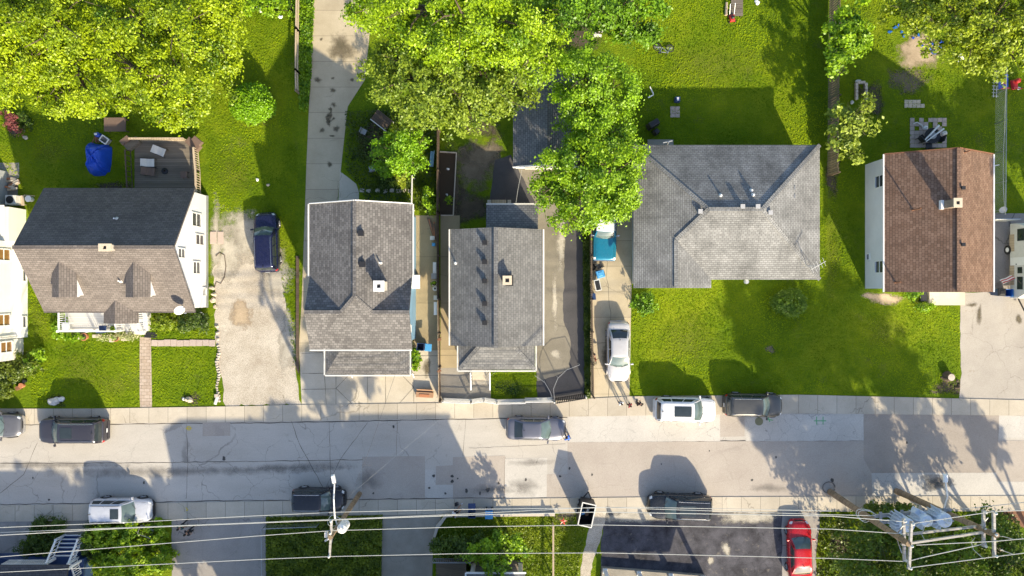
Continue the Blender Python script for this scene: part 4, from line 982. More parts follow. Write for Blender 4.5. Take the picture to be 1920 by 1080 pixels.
def car(label, cat, px, py, L, W, Ht, head, style, pnt, roof=None, sunroof=None, rails=None, bumper=None, group='cars parked along the street', name='parked_car', chrome=False, zref=.75):
    s = STY[style]; hw = W / 2
    c = U(px, py, zref); t = thing(name, label, cat, (c.x, c.y, .02), math.radians(head), group)
    zb = .22
    def ztop(q): return ip(q, s['top']) * Ht
    def ring(q, a):
        """body surface: station q, a 0 = sill .. 1 = centreline of the top"""
        w = ip(q, s['plan']) * hw; zt = ztop(q); e = max(0, (abs(q) - .46) / .04); b0 = zb + .14 * e
        prof = [(0, .80, b0), (.12, .955, b0 + .07), (.30, .995, b0 + (zt - b0) * .42), (.45, 1.0, b0 + (zt - b0) * .62), (.58, .985, zt - .16), (.68, .955, zt - .06), (.76, .89, zt - .015), (.88, .48, zt + .012 + .012), (1.0, 0, zt + .03)]
        for (a0, y0, z0), (a1, y1, z1) in zip(prof, prof[1:]):
            if a <= a1 + 1e-9:
                k = (a - a0) / (a1 - a0); return Vector((q * L, (y0 + (y1 - y0) * k) * w, z0 + (z1 - z0) * k))
        return Vector((q * L, 0, zt + .03))
    A_ = [0, .12, .30, .45, .58, .68, .76, .88, 1.0]
    S_ = [-.5, -.494, -.485, -.47, -.45, -.42, -.38, -.33, -.27, -.2, -.12, -.04, .04, .12, .18, .23, .28, .33, .38, .42, .45, .47, .485, .494, .5]
    g = MB(); rows = []
    for q in S_:
        r = [ring(q, a) for a in A_]; full = [Vector((p.x, -p.y, p.z)) for p in r] + r[-2::-1]
        i = len(g.v); g.v += full; rows.append(list(range(i, i + len(full))))
    for a, b in zip(rows, rows[1:]):
        for j in range(len(a) - 1): g.f.append([a[j], b[j], b[j + 1], a[j + 1]])
    g.f.append(rows[0][:]); g.f.append(rows[-1][::-1])
    # cabin
    xc, xf, xr, xb = (s[k] * L for k in ('xc', 'xf', 'xr', 'xb')); wr, wb = s['wr'] * hw, s['wb'] * hw
    def belt(x): return ztop(x / L) - .05
    zr = Ht - .055
    def fr(u, v, o=0):
        y = 1 - 2 * u; B_ = Vector((xc + .10 * L * .35 * (1 - y * y), y * wb * .985, belt(xc) + .03 * (1 - y * y))); T_ = Vector((xf + .05 * (1 - y * y), y * wr, zr + .02 * (1 - y * y)))
        return B_.lerp(T_, v) + Vector((.05 * math.sin(PI * v) + o * .6, 0, .05 * math.sin(PI * v) + o))
    def rr(u, v, o=0):
        y = 1 - 2 * u; B_ = Vector((xb - .03 * (1 - y * y), y * wb * .97, belt(xb) + .02 * (1 - y * y))); T_ = Vector((xr - .05 * (1 - y * y), y * wr, zr - .01 + .02 * (1 - y * y)))
        return B_.lerp(T_, v) + Vector((-.04 * math.sin(PI * v) - o, 0, .04 * math.sin(PI * v) + o * .6))
    def sd(u, v, sg, o=0):
        xB = xc + (xb - xc) * u; xT = xf + (xr - xf) * u
        fB = 1 - .03 * abs(2 * u - 1) ** 3
        B_ = Vector((xB, sg * wb * fB * (.985 if u < .5 else 1), belt(xB))); T_ = Vector((xT, sg * wr, zr - .01 * u))
        return B_.lerp(T_, v) + Vector((0, sg * (.045 * math.sin(PI * v) + o), o * .5))
    def top(u, v, o=0):
        y = 1 - 2 * v; x = (xf + .05 * (1 - y * y)) + ((xr - .05 * (1 - y * y)) - (xf + .05 * (1 - y * y))) * u
        return Vector((x, y * wr, zr - .01 * u + .02 * (1 - y * y) + .035 * math.sin(PI * u) ** .6 * (1 - y ** 4) + o))
    cg = g if roof is None else MB()
    body_extra = g
    for fn, nu, nv, fl in ((fr, 8, 3, False), (rr, 8, 3, True), (lambda u, v: sd(u, v, 1), 10, 3, True), (lambda u, v: sd(u, v, -1), 10, 3, False)): body_extra.grid(fn, nu, nv, fl)
    if roof is None: g.grid(top, 10, 8, False)
    tag(g.build('body', pnt, t, smooth=True, local=True, merge=True), 'painted body shell')
    if roof is not None:
        cg.grid(lambda u, v: top(u, v, .012), 10, 8, False); cg.build('roof_panel', roof, t, smooth=True, local=True)
    def glass(fn, u0, u1, v0, v1, name, n=6, fl=False, mat='cargl'):
        q = MB(); q.grid(lambda u, v: fn(u0 + (u1 - u0) * u, v0 + (v1 - v0) * v), n, 3, fl); return q.build(name, M[mat], t, smooth=True, local=True)
    glass(lambda u, v: fr(u, v, .010), .05, .95, .06, .95, 'windshield', 8, False, 'wscreen')
    glass(lambda u, v: rr(u, v, .010), .08, .92, .10, .92, 'rear_window', 8, True)
    p1, p2 = s['pil']
    for sg in (1, -1):
        f_ = (lambda u, v, sg=sg: sd(u, v, sg, .010))
        glass(f_, .09, p1 - .015, .10, .90, 'side_window', 5, sg > 0); glass(f_, p1 + .015, p2 - .01, .10, .90, 'side_window', 5, sg > 0)
        if style == 'suv': glass(f_, p2 + .02, .93, .14, .88, 'side_window', 4, sg > 0)
    # panels laid on the body surface
    def patch(name, mat, q0, q1, a0, a1, sgs=(1, -1), o=.008, n=4, m=4):
        for sg in sgs:
            q = MB()
            def f(u, v):
                p = ring(q0 + (q1 - q0) * u, a0 + (a1 - a0) * v); d = Vector((.35 if q0 > 0 else -.35, 1, .5)).normalized() * o
                p = p + d; return Vector((p.x, p.y * sg, p.z))
            q.grid(f, n, m, sg < 0); q.build(name, M[mat], t, smooth=True, local=True)
    fz = Ht * .36
    patch('headlight', 'lamp', .452, .488, .60, .80); patch('tail_light', 'tail', -.494, -.462, .45, .72)
    patch('sill', 'trim', -.36, .38, 0, .13, n=8, m=2, o=.006)
    # bumpers follow the plan outline
    def bump_(front, z0, z1, mat, name, o=.02, wfrac=.92, depth=.045):
        q = MB(); sgn = 1 if front else -1
        st_ = [.5, .496, .488, .476, .46]
        line = [(sgn * a * L, ip(sgn * a, s['plan']) * hw * wfrac) for a in st_]
        pts = [(x, -y) for x, y in reversed(line)] + line
        for (xa, ya), (xb_, yb_) in zip(pts, pts[1:]):
            da = Vector((xa, ya, 0)); db = Vector((xb_, yb_, 0))
            oa = Vector((sgn * (o + depth), 0, 0)); ia = Vector((-sgn * .12, 0, 0))
            q.hexa([da + ia + Vector((0, 0, z0)), db + ia + Vector((0, 0, z0)), db + oa + Vector((0, 0, z0)), da + oa + Vector((0, 0, z0))], [da + ia + Vector((0, 0, z1)), db + ia + Vector((0, 0, z1)), db + oa * .6 + Vector((0, 0, z1)), da + oa * .6 + Vector((0, 0, z1))])
        return q.build(name, mat, t, local=True)
    bm = M[bumper] if bumper else pnt
    bump_(True, .26, .52, bm, 'front_bumper'); bump_(False, .28, .56, bm, 'rear_bumper')
    bump_(True, .50 if not chrome else .62, .60 if not chrome else .78, M['trim'] if not chrome else M['chrome'], 'grille', .022, .55 if not chrome else .9, .02)
    q = MB(); q.box((-L / 2 - .07, 0, .66 if style != 'suv' else .72), (.02, .32, .16)); q.build('licence_plate', M['plate'], t, local=True)
    # wheels
    wrad = .36 if style == 'suv' else .325
    for sx in (.315, -.295):
        for sg in (1, -1):
            x, y = sx * L, sg * (hw - .085)
            ar = MB(); n = 14
            for k in range(n):
                a0, a1 = PI * k / n, PI * (k + 1) / n
                r0, r1 = wrad + .01, wrad + .075
                pts = [(x + math.cos(a) * r, sg * (hw + .012), wrad + math.sin(a) * r) for a, r in ((a0, r0), (a1, r0), (a1, r1), (a0, r1))]
                pin = [(p[0], sg * (hw - .14), p[2]) for p in pts]
                ar.hexa(pin, pts) if sg < 0 else ar.hexa(pts, pin)
            ar.build('wheel_arch', M['trim'] if bumper or style == 'suv' else pnt, t, local=True)
            wh = MB(); prof = [(wrad * .70, -.115), (wrad * .95, -.11), (wrad, -.06), (wrad, .06), (wrad * .95, .11), (wrad * .70, .115)]
            b = len(wh.v); n = 20
            for r, yy in prof:
                for j in range(n): a = 2 * PI * j / n; wh.v.append(Vector((x + r * math.cos(a), y + yy * sg, wrad + r * math.sin(a))))
            for k in range(len(prof) - 1):
                for j in range(n): wh.f.append([b + k * n + j, b + k * n + (j + 1) % n, b + (k + 1) * n + (j + 1) % n, b + (k + 1) * n + j])
            w_ = wh.build('wheel', M['tyre'], t, smooth=True, local=True)
            rm = MB(); rm.cyl((x, y - .08 * sg, wrad), (x, y + .085 * sg, wrad), wrad * .70, wrad * .66, 18)
            for k in range(5):
                a = 2 * PI * k / 5; d = Vector((math.cos(a), 0, math.sin(a))); rm.beam(Vector((x, y + .095 * sg, wrad)), Vector((x, y + .105 * sg, wrad)) + d * wrad * .62, .07, .03)
            rm.build('rim', M['rim'], w_, local=True)
    for sg in (1, -1):
        q = MB(); z_ = belt(xc) + .10; q.box((xc - .10, sg * (hw + .10), z_), (.13, .22, .17), .15 * sg, .85); q.beam((xc - .08, sg * (hw - .1), z_ - .06), (xc - .08, sg * (hw + .02), z_ - .04), .05); q.build('wing_mirror', pnt if style != 'classic' else M['chrome'], t, local=True, bevel=.02)
    if rails:
        for sg in (1, -1):
            q = MB(); pts = [Vector((xf - .06 + (xr + .12 - xf + .0) * k / 8, sg * wr * .90, 0)) for k in range(9)]
            for k, p in enumerate(pts): p.z = top(k / 8, .05 if sg > 0 else .95).z + (.055 if 0 < k < 8 else -.005)
            q.tube(pts, .022, 6); q.build('roof_rail', M[rails], t, local=True)
    if sunroof:
        u0, u1 = sunroof; q = MB(); q.grid(lambda u, v: top(u0 + (u1 - u0) * u, .22 + .56 * v, .014), 6, 6, False); q.build('sunroof', M['cargl'], t, smooth=True, local=True)
    q = MB(); q.beam(top(.93, .5) - Vector((0, 0, .02)), top(.99, .5, .14), .05, .03); q.build('aerial', M['trim'], t, local=True)
    for sg in (-1, 1):
        q = MB()
        a_ = fr(.5 - sg * .12, .03, .022); b_ = fr(.5 - sg * .36, .22, .02); q.beam(a_, b_, .03, .015); q.build('wiper', M['trim'], t, local=True)
    # door seams and roof grooves
    q = MB()
    for sg in (1, -1):
        for x_ in (xc - .25, xc - .25 - L * .235, xc - .25 - L * .42):
            pr = [ring(x_ / L, a) + Vector((0, .006, .003)) for a in (.14, .3, .45, .58, .68)]
            q.tube([Vector((p.x, p.y * sg, p.z)) for p in pr], .006, 4)
    for sg in (1, -1):
        q.tube([ring(s0, .79) * 1 + Vector((0, 0, .004)) if sg > 0 else Vector((ring(s0, .79).x, -ring(s0, .79).y, ring(s0, .79).z + .004)) for s0 in (.25, .33, .41, .455)], .007, 4)
    q.build('panel_gap', M['trim'], t, local=True)
    return t
charcoal = paint('charcoal_paint', (.060, .057, .070), .45, .32); black = paint('black_paint', (.020, .021, .027), .3, .22); silverw = paint('icy_silver_paint', (.55, .57, .62), .25, .3)  # charcoal and black bases raised to carry the bluish sky reflection
navy = paint('navy_paint', (.013, .016, .060), .35, .26); greyc = paint('slate_violet_paint', (.165, .17, .205), .5, .32); whitec = paint('white_car_paint', (.76, .76, .75), 0, .3); darkg = paint('gunmetal_paint', (.10, .098, .09), .5, .32)
redc = paint('red_paint', (.50, .012, .02), .1, .25); silver = paint('silver_paint', (.62, .60, .58), .35, .32); teal = paint('teal_paint', (.012, .20, .32), .2, .25); greyt = paint('grey_paint', (.17, .17, .18), .45, .32); dblue = paint('black_blue_paint', (.022, .025, .031), .35, .25)
car('charcoal SUV with sunroof, parked at the upper kerb in front of the white cape house', 'SUV', 136, 807, 5.3, 2.02, 1.82, 180, 'suv', charcoal, sunroof=(.06, .40), rails='chrome')
car('grey car cut off by the left edge of the street', 'car', -18, 798, 4.8, 1.92, 1.6, 0, 'suv', greyt, bumper='chrome')
car('icy silver SUV with black bumpers, parked beside the lower left shrubs', 'SUV', 228, 957, 4.75, 1.92, 1.68, 0, 'suv', silverw, sunroof=(.07, .33), bumper='trim', rails='trim')
car('black boxy SUV with silver roof rails, parked by the leaning streetlight pole', 'SUV', 597, 937, 4.15, 1.82, 1.62, 0, 'suv', black, rails='chrome')
car('navy blue SUV parked nose-up on the gravel driveway', 'SUV', 500, 454, 4.65, 1.86, 1.72, 92, 'suv', navy, rails='chrome', group='cars on driveways')
car('slate grey sedan parked in the street before the white metal fence', 'sedan', 1005, 804, 4.65, 1.82, 1.44, -1, 'sedan', greyc)
car('white SUV with a black panoramic roof, parked by the large lawn', 'SUV', 1285, 768, 4.85, 1.95, 1.72, -1, 'suv', whitec, sunroof=(.08, .60))
car('gunmetal crossover parked just right of the white SUV', 'crossover', 1413, 760, 4.55, 1.84, 1.6, -1, 'suv', darkg, rails='chrome')
car('large black SUV with roof rails parked at the edge of the black lot', 'SUV', 1275, 950, 5.0, 1.98, 1.78, 178, 'suv', dblue, sunroof=(.08, .55), rails='chrome')
car('red sedan parked at the right end of the black lot', 'sedan', 1500, 1033, 4.7, 1.85, 1.42, 91, 'sedan', redc, group='cars on driveways')
car('silver sedan parked nose-down on the concrete driveway', 'sedan', 1160, 659, 4.75, 1.84, 1.45, -90, 'sedan', silver, group='cars on driveways')
car('vintage teal coupe with white roof, half under the maple', 'vintage car', 1134, 427, 5.2, 1.88, 1.42, -91, 'classic', teal, roof=whitec, bumper='chrome', chrome=True, group='cars on driveways')

# ---- camper trailer at the right edge
rv = thing('camper_trailer', 'white camper trailer with brown panels beside the brown-roofed house', 'camper', P(1912, 490), math.radians(-90))
def rvx(px): return px
g = MB(); Lr, Wr = 5.9, 2.4
prof = [(-Lr / 2, .55), (-Lr / 2 - .0, 1.2), (-Lr / 2 + .35, 2.35), (-Lr / 2 + .7, 2.6), (Lr / 2 - .9, 2.6), (Lr / 2 - .45, 2.35), (Lr / 2 - .02, 1.4), (Lr / 2, .55)]
for sgn in (1, -1): pass
n = len(prof)
g.hexa([(x, -Wr / 2, z) for x, z in prof], [(x, Wr / 2, z) for x, z in prof]); g.build('body', M['white2'], rv, local=True, bevel=.05)
for x0_, x1_ in ((-2.1, -.75), (.35, 1.9)):
    g = MB(); g.box(((x0_ + x1_) / 2, -Wr / 2 - .008, .80), (x1_ - x0_, .02, .5)); g.build('side_panel', M['wood_tan'], rv, local=True)
for x_, w_, z_, h_ in ((-2.0, .95, 1.75, .75), (.75, .5, 1.65, .5), (1.75, 1.0, 1.65, .6)):
    g = MB(); g.box((x_, -Wr / 2 - .012, z_), (w_, .03, h_)); wo = g.build('window', M['trim'], rv, local=True, bevel=.03); g = MB(); g.box((x_, -Wr / 2 - .03, z_), (w_ - .1, .02, h_ - .1)); g.build('pane', M['cargl'], wo, local=True)
g = MB(); g.cyl((-.9, -Wr / 2 + .1, .36), (-.9, -Wr / 2 - .06, .36), .36, .36, 20); wo = g.build('wheel', M['tyre'], rv, local=True); g = MB(); g.cyl((-.9, -Wr / 2 - .05, .36), (-.9, -Wr / 2 - .08, .36), .2, .16, 16); g.build('rim', M['white'], wo, local=True)
g = MB(); g.cyl((-.9, Wr / 2 - .1, .36), (-.9, Wr / 2 + .06, .36), .36, .36, 20); g.build('wheel', M['tyre'], rv, local=True)
g = MB(); g.tube([(-2.2, -Wr / 2 - .06, 2.5), (1.6, -Wr / 2 - .06, 2.5)], .07); g.build('awning_roll', M['skyblue'], rv, local=True)
g = MB(); g.box((0, .2, 2.66), (.4, .4, .12)); g.box((-1.4, .2, 2.66), (.4, .4, .12)); g.build('roof_hatch', M['white'], rv, local=True)
g = MB(); g.box((.05, -Wr / 2 - .012, 1.45), (.62, .02, 1.6)); wo = g.build('door', M['white'], rv, local=True); g = MB(); g.box((.28, -Wr / 2 - .04, 1.3), (.1, .04, .05)); g.build('handle', M['trim'], wo, local=True)
g = MB(); g.beam((Lr / 2, .5, .5), (Lr / 2 + 1.0, 0, .5), .08); g.beam((Lr / 2, -.5, .5), (Lr / 2 + 1.0, 0, .5), .08); g.build('tow_bar', M['iron'], rv, local=True)

# ---- high-sided utility trailer
tr = thing('utility_trailer', 'high-sided dark dump trailer with a pale rim, full of junk, by the kerb', 'trailer', U(1098, 958, 1.0) * 1, math.radians(-102))
tr.location.z = 0.02
Lt, Wt, Ht_ = 1.72, 1.02, 1.9
Lt, Wt = 1.75, 1.05
g = MB(); t_ = .05
g.box((0, 0, .42), (Lt, Wt, .08))
for sx in (-1, 1): g.box((sx * (Lt / 2 - t_ / 2), 0, 1.2), (t_, Wt - 2 * t_ - .004, 1.45))
for sy in (-1, 1): g.box((0, sy * (Wt / 2 - t_ / 2), 1.2), (Lt, t_, 1.45))
g.build('bin_walls', M['black'], tr, local=True)
g = MB()
for sx in (-1, 1): g.beam((sx * Lt / 2, -Wt / 2 - .03, 1.96), (sx * Lt / 2, Wt / 2 + .03, 1.96), .08, .06)
for sy in (-1, 1): g.beam((-Lt / 2 + .045, sy * Wt / 2, 1.961), (Lt / 2 - .045, sy * Wt / 2, 1.961), .08, .06)
g.build('rim_rail', M['white2'], tr, local=True)
for sx in (-.35, .35):
    for sy in (-1, 1):
        g = MB(); g.cyl((sx, sy * (Wt / 2 - .1), .27), (sx, sy * (Wt / 2 + .08), .27), .27, .27, 16); wo = g.build('wheel', M['tyre'], tr, local=True); g = MB(); g.cyl((sx, sy * (Wt / 2 + .06), .27), (sx, sy * (Wt / 2 + .1), .27), .15, .12, 12); g.build('rim', M['rim'], wo, local=True)
g = MB(); g.beam((-Lt / 2, .3, .45), (-Lt / 2 - .5, 0, .45), .07); g.beam((-Lt / 2, -.3, .45), (-Lt / 2 - .5, 0, .45), .07); g.build('tow_bar', M['iron'], tr, local=True)
def junk(label, cat, name, mat, dx, dy, d, rot, z=.9):
    c = tr.matrix_basis @ Vector((dx, dy, 0)); q = thing(name, label, cat, (c.x, c.y, .46), rot); g = MB(); g.box((0, 0, z / 2), (d[0], d[1], z), 0, .8); g.box((.04, .03, z + .06), (d[0] * .7, d[1] * .6, .14), .5, .7); g.build('bulk', M[mat], q, local=True, bevel=.04)
junk('crumpled light blue bag in the junk trailer', 'bag', 'rubbish_bag', 'skyblue', .12, -.25, (.4, .32), .4); junk('white bag lying across the junk trailer', 'bag', 'rubbish_bag', 'white2', -.18, .12, (.5, .25), 1.2, .8); junk('brown carton in the middle of the junk trailer', 'box', 'carton', 'cardb', .25, .15, (.35, .25), .3, .6)
# ------------------------------------------------------------------ vegetation
def leaf_mesh(name, cen, nor, size, col, parent, mat='leaf'):
    """cen (n,3), nor (n,3), size (n,), col (n,3) -> one mesh of folded leaf quads"""
    n = len(cen); off = np.array(WL.get(parent.name, Vector((0, 0, 0)))) if parent is not None else np.zeros(3)
    nor = nor / np.linalg.norm(nor, axis=1, keepdims=True)
    rv_ = NP.normal(size=(n, 3)); u = np.cross(nor, rv_); u /= np.linalg.norm(u, axis=1, keepdims=True) + 1e-9; w = np.cross(nor, u)
    s = size[:, None]; fold = nor * s * .12
    v = np.empty((n, 4, 3))
    v[:, 0] = cen - u * s * .62; v[:, 1] = cen + w * s * .36 + fold; v[:, 2] = cen + u * s * .62; v[:, 3] = cen - w * s * .36 + fold
    v = (v - off).reshape(-1, 3)
    me = bpy.data.meshes.new(name)
    me.vertices.add(n * 4); me.loops.add(n * 4); me.polygons.add(n)
    me.vertices.foreach_set('co', v.ravel()); me.loops.foreach_set('vertex_index', np.arange(n * 4))
    me.polygons.foreach_set('loop_start', np.arange(n) * 4); me.polygons.foreach_set('loop_total', np.full(n, 4))
    me.update(calc_edges=True)
    ca = me.attributes.new('Col', 'FLOAT_COLOR', 'FACE'); ca.data.foreach_set('color', np.hstack([col, np.ones((n, 1))]).ravel())
    me.materials.append(M[mat])
    o = bpy.data.objects.new(name, me); COL.objects.link(o)
    if parent is not None: o.parent = parent; WL[o.name] = Vector(off)
    return o
def cloud(blobs, dens, ls, c1, c2, clump=.42, per=26, shellmin=.35, upb=.8, gaps=True, lumpy=1.0):
    C_, N_, S_, K_ = [], [], [], []
    for (cx, cy, cz, rx, ry, rz) in blobs:
        area = (rx * ry + rx * rz + ry * rz) / 3 * 4 * PI
        k = max(6, int(area * dens)); ph = NP.uniform(0, 6.28, 6)
        d = NP.normal(size=(k, 3)); d[:, 2] = np.where(d[:, 2] < -.2, -d[:, 2] * .6, d[:, 2]); d /= np.linalg.norm(d, axis=1, keepdims=True)
        az = np.arctan2(d[:, 1], d[:, 0])
        lump = 1 + lumpy * (.16 * np.sin(3 * az + ph[0]) + .11 * np.sin(5 * az + ph[1]) + .08 * np.sin(9 * az + ph[2]) + .10 * np.sin(4 * d[:, 2] * 3 + ph[3]))
        r = (shellmin + (1 - shellmin) * NP.uniform(0, 1, k) ** .45) * lump
        cc = np.array([cx, cy, cz]) + d * r[:, None] * np.array([rx, ry, rz])
        m = NP.poisson(per, k) + 4; idx = np.repeat(np.arange(k), m); n = len(idx)
        sp = clump * NP.uniform(.6, 1.3, k)
        if gaps:
            # openings in the canopy: whole clumps sit lower where the crown thins
            gv = np.sin(cc[:, 0] * 1.5 + ph[0]) * np.sin(cc[:, 1] * 1.7 + ph[1]) + .7 * np.sin(cc[:, 0] * 2.9 + cc[:, 1] * 1.3 + ph[2]) * np.sin(cc[:, 1] * 3.1 - cc[:, 0] + ph[3])
            cc[:, 2] -= np.where(gv < .02, rz * (.6 + .7 * NP.uniform(0, 1, k)), 0) * (cc[:, 2] > cz)
            cc[:, 2] += NP.normal(0, .28, k)
        p = cc[idx] + NP.normal(size=(n, 3)) * (sp[idx] * .55)[:, None] * np.array([1, 1, .45])
        nn = NP.normal(size=(n, 3)) * .55 + d[idx] * .45 + np.array([0, 0, upb])
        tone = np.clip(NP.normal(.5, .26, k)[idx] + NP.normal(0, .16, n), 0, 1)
        out = np.clip((r[idx] - .5) * .6, -.1, .3)  # inner leaves darker: the crown's own shade put into the leaf tone
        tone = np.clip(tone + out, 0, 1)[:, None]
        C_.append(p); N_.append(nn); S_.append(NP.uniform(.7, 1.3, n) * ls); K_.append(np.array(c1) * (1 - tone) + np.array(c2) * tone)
    C_ = np.concatenate(C_); C_[:, 2] = np.maximum(C_[:, 2], .06)
    return C_, np.concatenate(N_), np.concatenate(S_), np.concatenate(K_)
def blobs_px(lst):
    """(px, py, height, rx, ry, rz) with the centre read off the photograph at that height"""
    out = []
    for px, py, h, rx, ry, rz in lst:
        c = U(px, py, h); out.append((c.x, c.y, h, rx, ry, rz))
    return out
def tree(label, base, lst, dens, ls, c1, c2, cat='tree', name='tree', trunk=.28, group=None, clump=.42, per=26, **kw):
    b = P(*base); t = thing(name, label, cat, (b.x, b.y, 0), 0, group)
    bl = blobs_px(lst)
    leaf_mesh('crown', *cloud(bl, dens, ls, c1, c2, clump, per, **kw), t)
    g = MB(); zt = min(q[2] for q in bl); top = Vector((sum(q[0] for q in bl) / len(bl), sum(q[1] for q in bl) / len(bl), zt))
    fork = b.lerp(top, .55); fork.z = max(.5, zt * .5)
    g.tube([b - Vector((0, 0, .2)), b + Vector((0, 0, .3)), b.lerp(fork, .5) + Vector((.08, .05, 0)), fork], [trunk * 1.5, trunk, trunk * .85, trunk * .7], 10)
    for (x, y, z, rx, ry, rz) in bl:
        c = Vector((x, y, z)); mid = fork.lerp(c, .5) + Vector((R.uniform(-.4, .4), R.uniform(-.4, .4), .3))
        g.tube([fork - Vector((0, 0, .2)), mid, c], [trunk * .55, trunk * .38, trunk * .2], 7)
        for k in range(7):
            a = R.uniform(0, 6.28); e = c + Vector((math.cos(a) * rx * .8, math.sin(a) * ry * .8, R.uniform(-.2, .6) * rz)); st_ = mid.lerp(c, R.uniform(.2, 1))
            g.tube([st_, st_.lerp(e, .55) + Vector((R.uniform(-.3, .3), R.uniform(-.3, .3), .15)), e], [trunk * .2, trunk * .12, trunk * .04], 5)
    g.build('trunk', M['bark'], t)
    return t
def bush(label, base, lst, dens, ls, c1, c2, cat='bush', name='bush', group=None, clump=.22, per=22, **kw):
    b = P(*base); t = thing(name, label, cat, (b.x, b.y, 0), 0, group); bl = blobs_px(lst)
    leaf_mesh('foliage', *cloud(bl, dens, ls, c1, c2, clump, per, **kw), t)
    g = MB()
    for (x, y, z, rx, ry, rz) in bl:
        for k in range(5):
            a = R.uniform(0, 6.28); e = Vector((x + math.cos(a) * rx * .7, y + math.sin(a) * ry * .7, z + rz * .4)); s_ = Vector((x + R.uniform(-.15, .15), y + R.uniform(-.15, .15), 0))
            if k == 0 and bl.index((x, y, z, rx, ry, rz)) > 0: g.tube([Vector((bl[0][0], bl[0][1], .03)), Vector((x, y, .05)), s_ + Vector((0, 0, .05))], .02, 5)
            g.tube([s_, s_.lerp(e, .5) + Vector((0, 0, .1)), e], [.03, .02, .008], 5)
    g.build('stems', M['bark'], t)
    return t
YG1, YG2 = (.050, .125, .003), (.36, .47, .008)      # bright young maple leaves
OL1, OL2 = (.065, .13, .008), (.25, .34, .025)         # olive crown
GR1, GR2 = (.035, .105, .004), (.17, .33, .010)        # mid green
BG1, BG2 = (.05, .15, .004), (.27, .44, .010)       # bright green
DG1, DG2 = (.03, .065, .008), (.09, .15, .016)       # dark hedge green
YE1, YE2 = (.10, .16, .008), (.29, .36, .018)         # yellowish
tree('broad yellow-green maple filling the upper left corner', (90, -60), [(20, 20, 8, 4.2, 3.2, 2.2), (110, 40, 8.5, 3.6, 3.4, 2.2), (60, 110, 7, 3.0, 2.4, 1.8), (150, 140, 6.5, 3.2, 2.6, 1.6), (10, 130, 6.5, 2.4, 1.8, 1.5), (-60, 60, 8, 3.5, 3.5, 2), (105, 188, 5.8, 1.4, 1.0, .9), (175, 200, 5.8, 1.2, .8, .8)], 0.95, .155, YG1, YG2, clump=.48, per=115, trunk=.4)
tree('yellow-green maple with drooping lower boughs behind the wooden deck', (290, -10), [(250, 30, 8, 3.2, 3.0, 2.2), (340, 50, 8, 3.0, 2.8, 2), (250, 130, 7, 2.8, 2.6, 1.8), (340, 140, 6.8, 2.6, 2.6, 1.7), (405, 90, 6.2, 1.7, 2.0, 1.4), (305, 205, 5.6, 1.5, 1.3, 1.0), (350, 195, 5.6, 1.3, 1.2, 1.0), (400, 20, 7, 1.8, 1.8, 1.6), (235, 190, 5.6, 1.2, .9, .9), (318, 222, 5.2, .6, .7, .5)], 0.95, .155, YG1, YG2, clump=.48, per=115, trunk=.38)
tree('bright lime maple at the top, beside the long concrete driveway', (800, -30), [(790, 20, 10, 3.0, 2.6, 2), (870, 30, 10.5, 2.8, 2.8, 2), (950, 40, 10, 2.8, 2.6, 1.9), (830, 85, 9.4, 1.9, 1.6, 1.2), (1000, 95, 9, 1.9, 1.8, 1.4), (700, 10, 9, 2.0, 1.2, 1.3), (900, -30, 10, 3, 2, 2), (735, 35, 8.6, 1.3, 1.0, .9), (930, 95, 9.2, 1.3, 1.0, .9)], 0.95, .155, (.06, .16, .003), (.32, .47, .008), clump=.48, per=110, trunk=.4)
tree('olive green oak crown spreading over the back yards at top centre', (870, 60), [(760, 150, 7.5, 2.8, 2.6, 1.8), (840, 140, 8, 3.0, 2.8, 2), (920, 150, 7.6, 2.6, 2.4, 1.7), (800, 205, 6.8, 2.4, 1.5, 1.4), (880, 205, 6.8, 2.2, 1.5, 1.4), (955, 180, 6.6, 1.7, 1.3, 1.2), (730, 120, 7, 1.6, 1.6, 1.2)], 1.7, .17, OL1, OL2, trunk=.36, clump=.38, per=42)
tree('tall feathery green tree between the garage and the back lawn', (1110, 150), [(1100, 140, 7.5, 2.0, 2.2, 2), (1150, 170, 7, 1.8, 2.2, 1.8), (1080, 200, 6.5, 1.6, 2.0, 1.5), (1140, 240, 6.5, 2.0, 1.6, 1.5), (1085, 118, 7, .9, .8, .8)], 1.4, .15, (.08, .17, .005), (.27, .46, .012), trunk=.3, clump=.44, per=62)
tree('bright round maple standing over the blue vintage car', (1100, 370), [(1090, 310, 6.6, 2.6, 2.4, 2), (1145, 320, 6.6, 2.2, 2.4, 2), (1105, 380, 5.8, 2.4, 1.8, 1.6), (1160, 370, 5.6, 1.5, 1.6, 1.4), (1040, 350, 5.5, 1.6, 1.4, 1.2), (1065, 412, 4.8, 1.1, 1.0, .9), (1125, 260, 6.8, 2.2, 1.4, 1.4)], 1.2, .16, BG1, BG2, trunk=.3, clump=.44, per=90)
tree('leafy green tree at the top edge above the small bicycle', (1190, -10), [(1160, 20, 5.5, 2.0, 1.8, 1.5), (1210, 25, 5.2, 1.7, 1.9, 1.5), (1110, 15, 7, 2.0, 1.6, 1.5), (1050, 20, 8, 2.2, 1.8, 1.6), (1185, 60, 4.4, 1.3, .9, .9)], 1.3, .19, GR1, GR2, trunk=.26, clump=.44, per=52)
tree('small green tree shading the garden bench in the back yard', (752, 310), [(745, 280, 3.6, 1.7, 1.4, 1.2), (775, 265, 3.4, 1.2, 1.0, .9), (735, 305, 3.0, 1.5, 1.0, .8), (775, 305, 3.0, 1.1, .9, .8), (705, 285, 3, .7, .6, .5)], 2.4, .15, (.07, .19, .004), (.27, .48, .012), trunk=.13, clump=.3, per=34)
bush('yellowing weeping bush below the small garden tree', (748, 330), [(748, 328, 1.8, .55, .75, .6), (752, 343, 1.2, .3, .35, .3)], 6, .14, YE1, YE2)
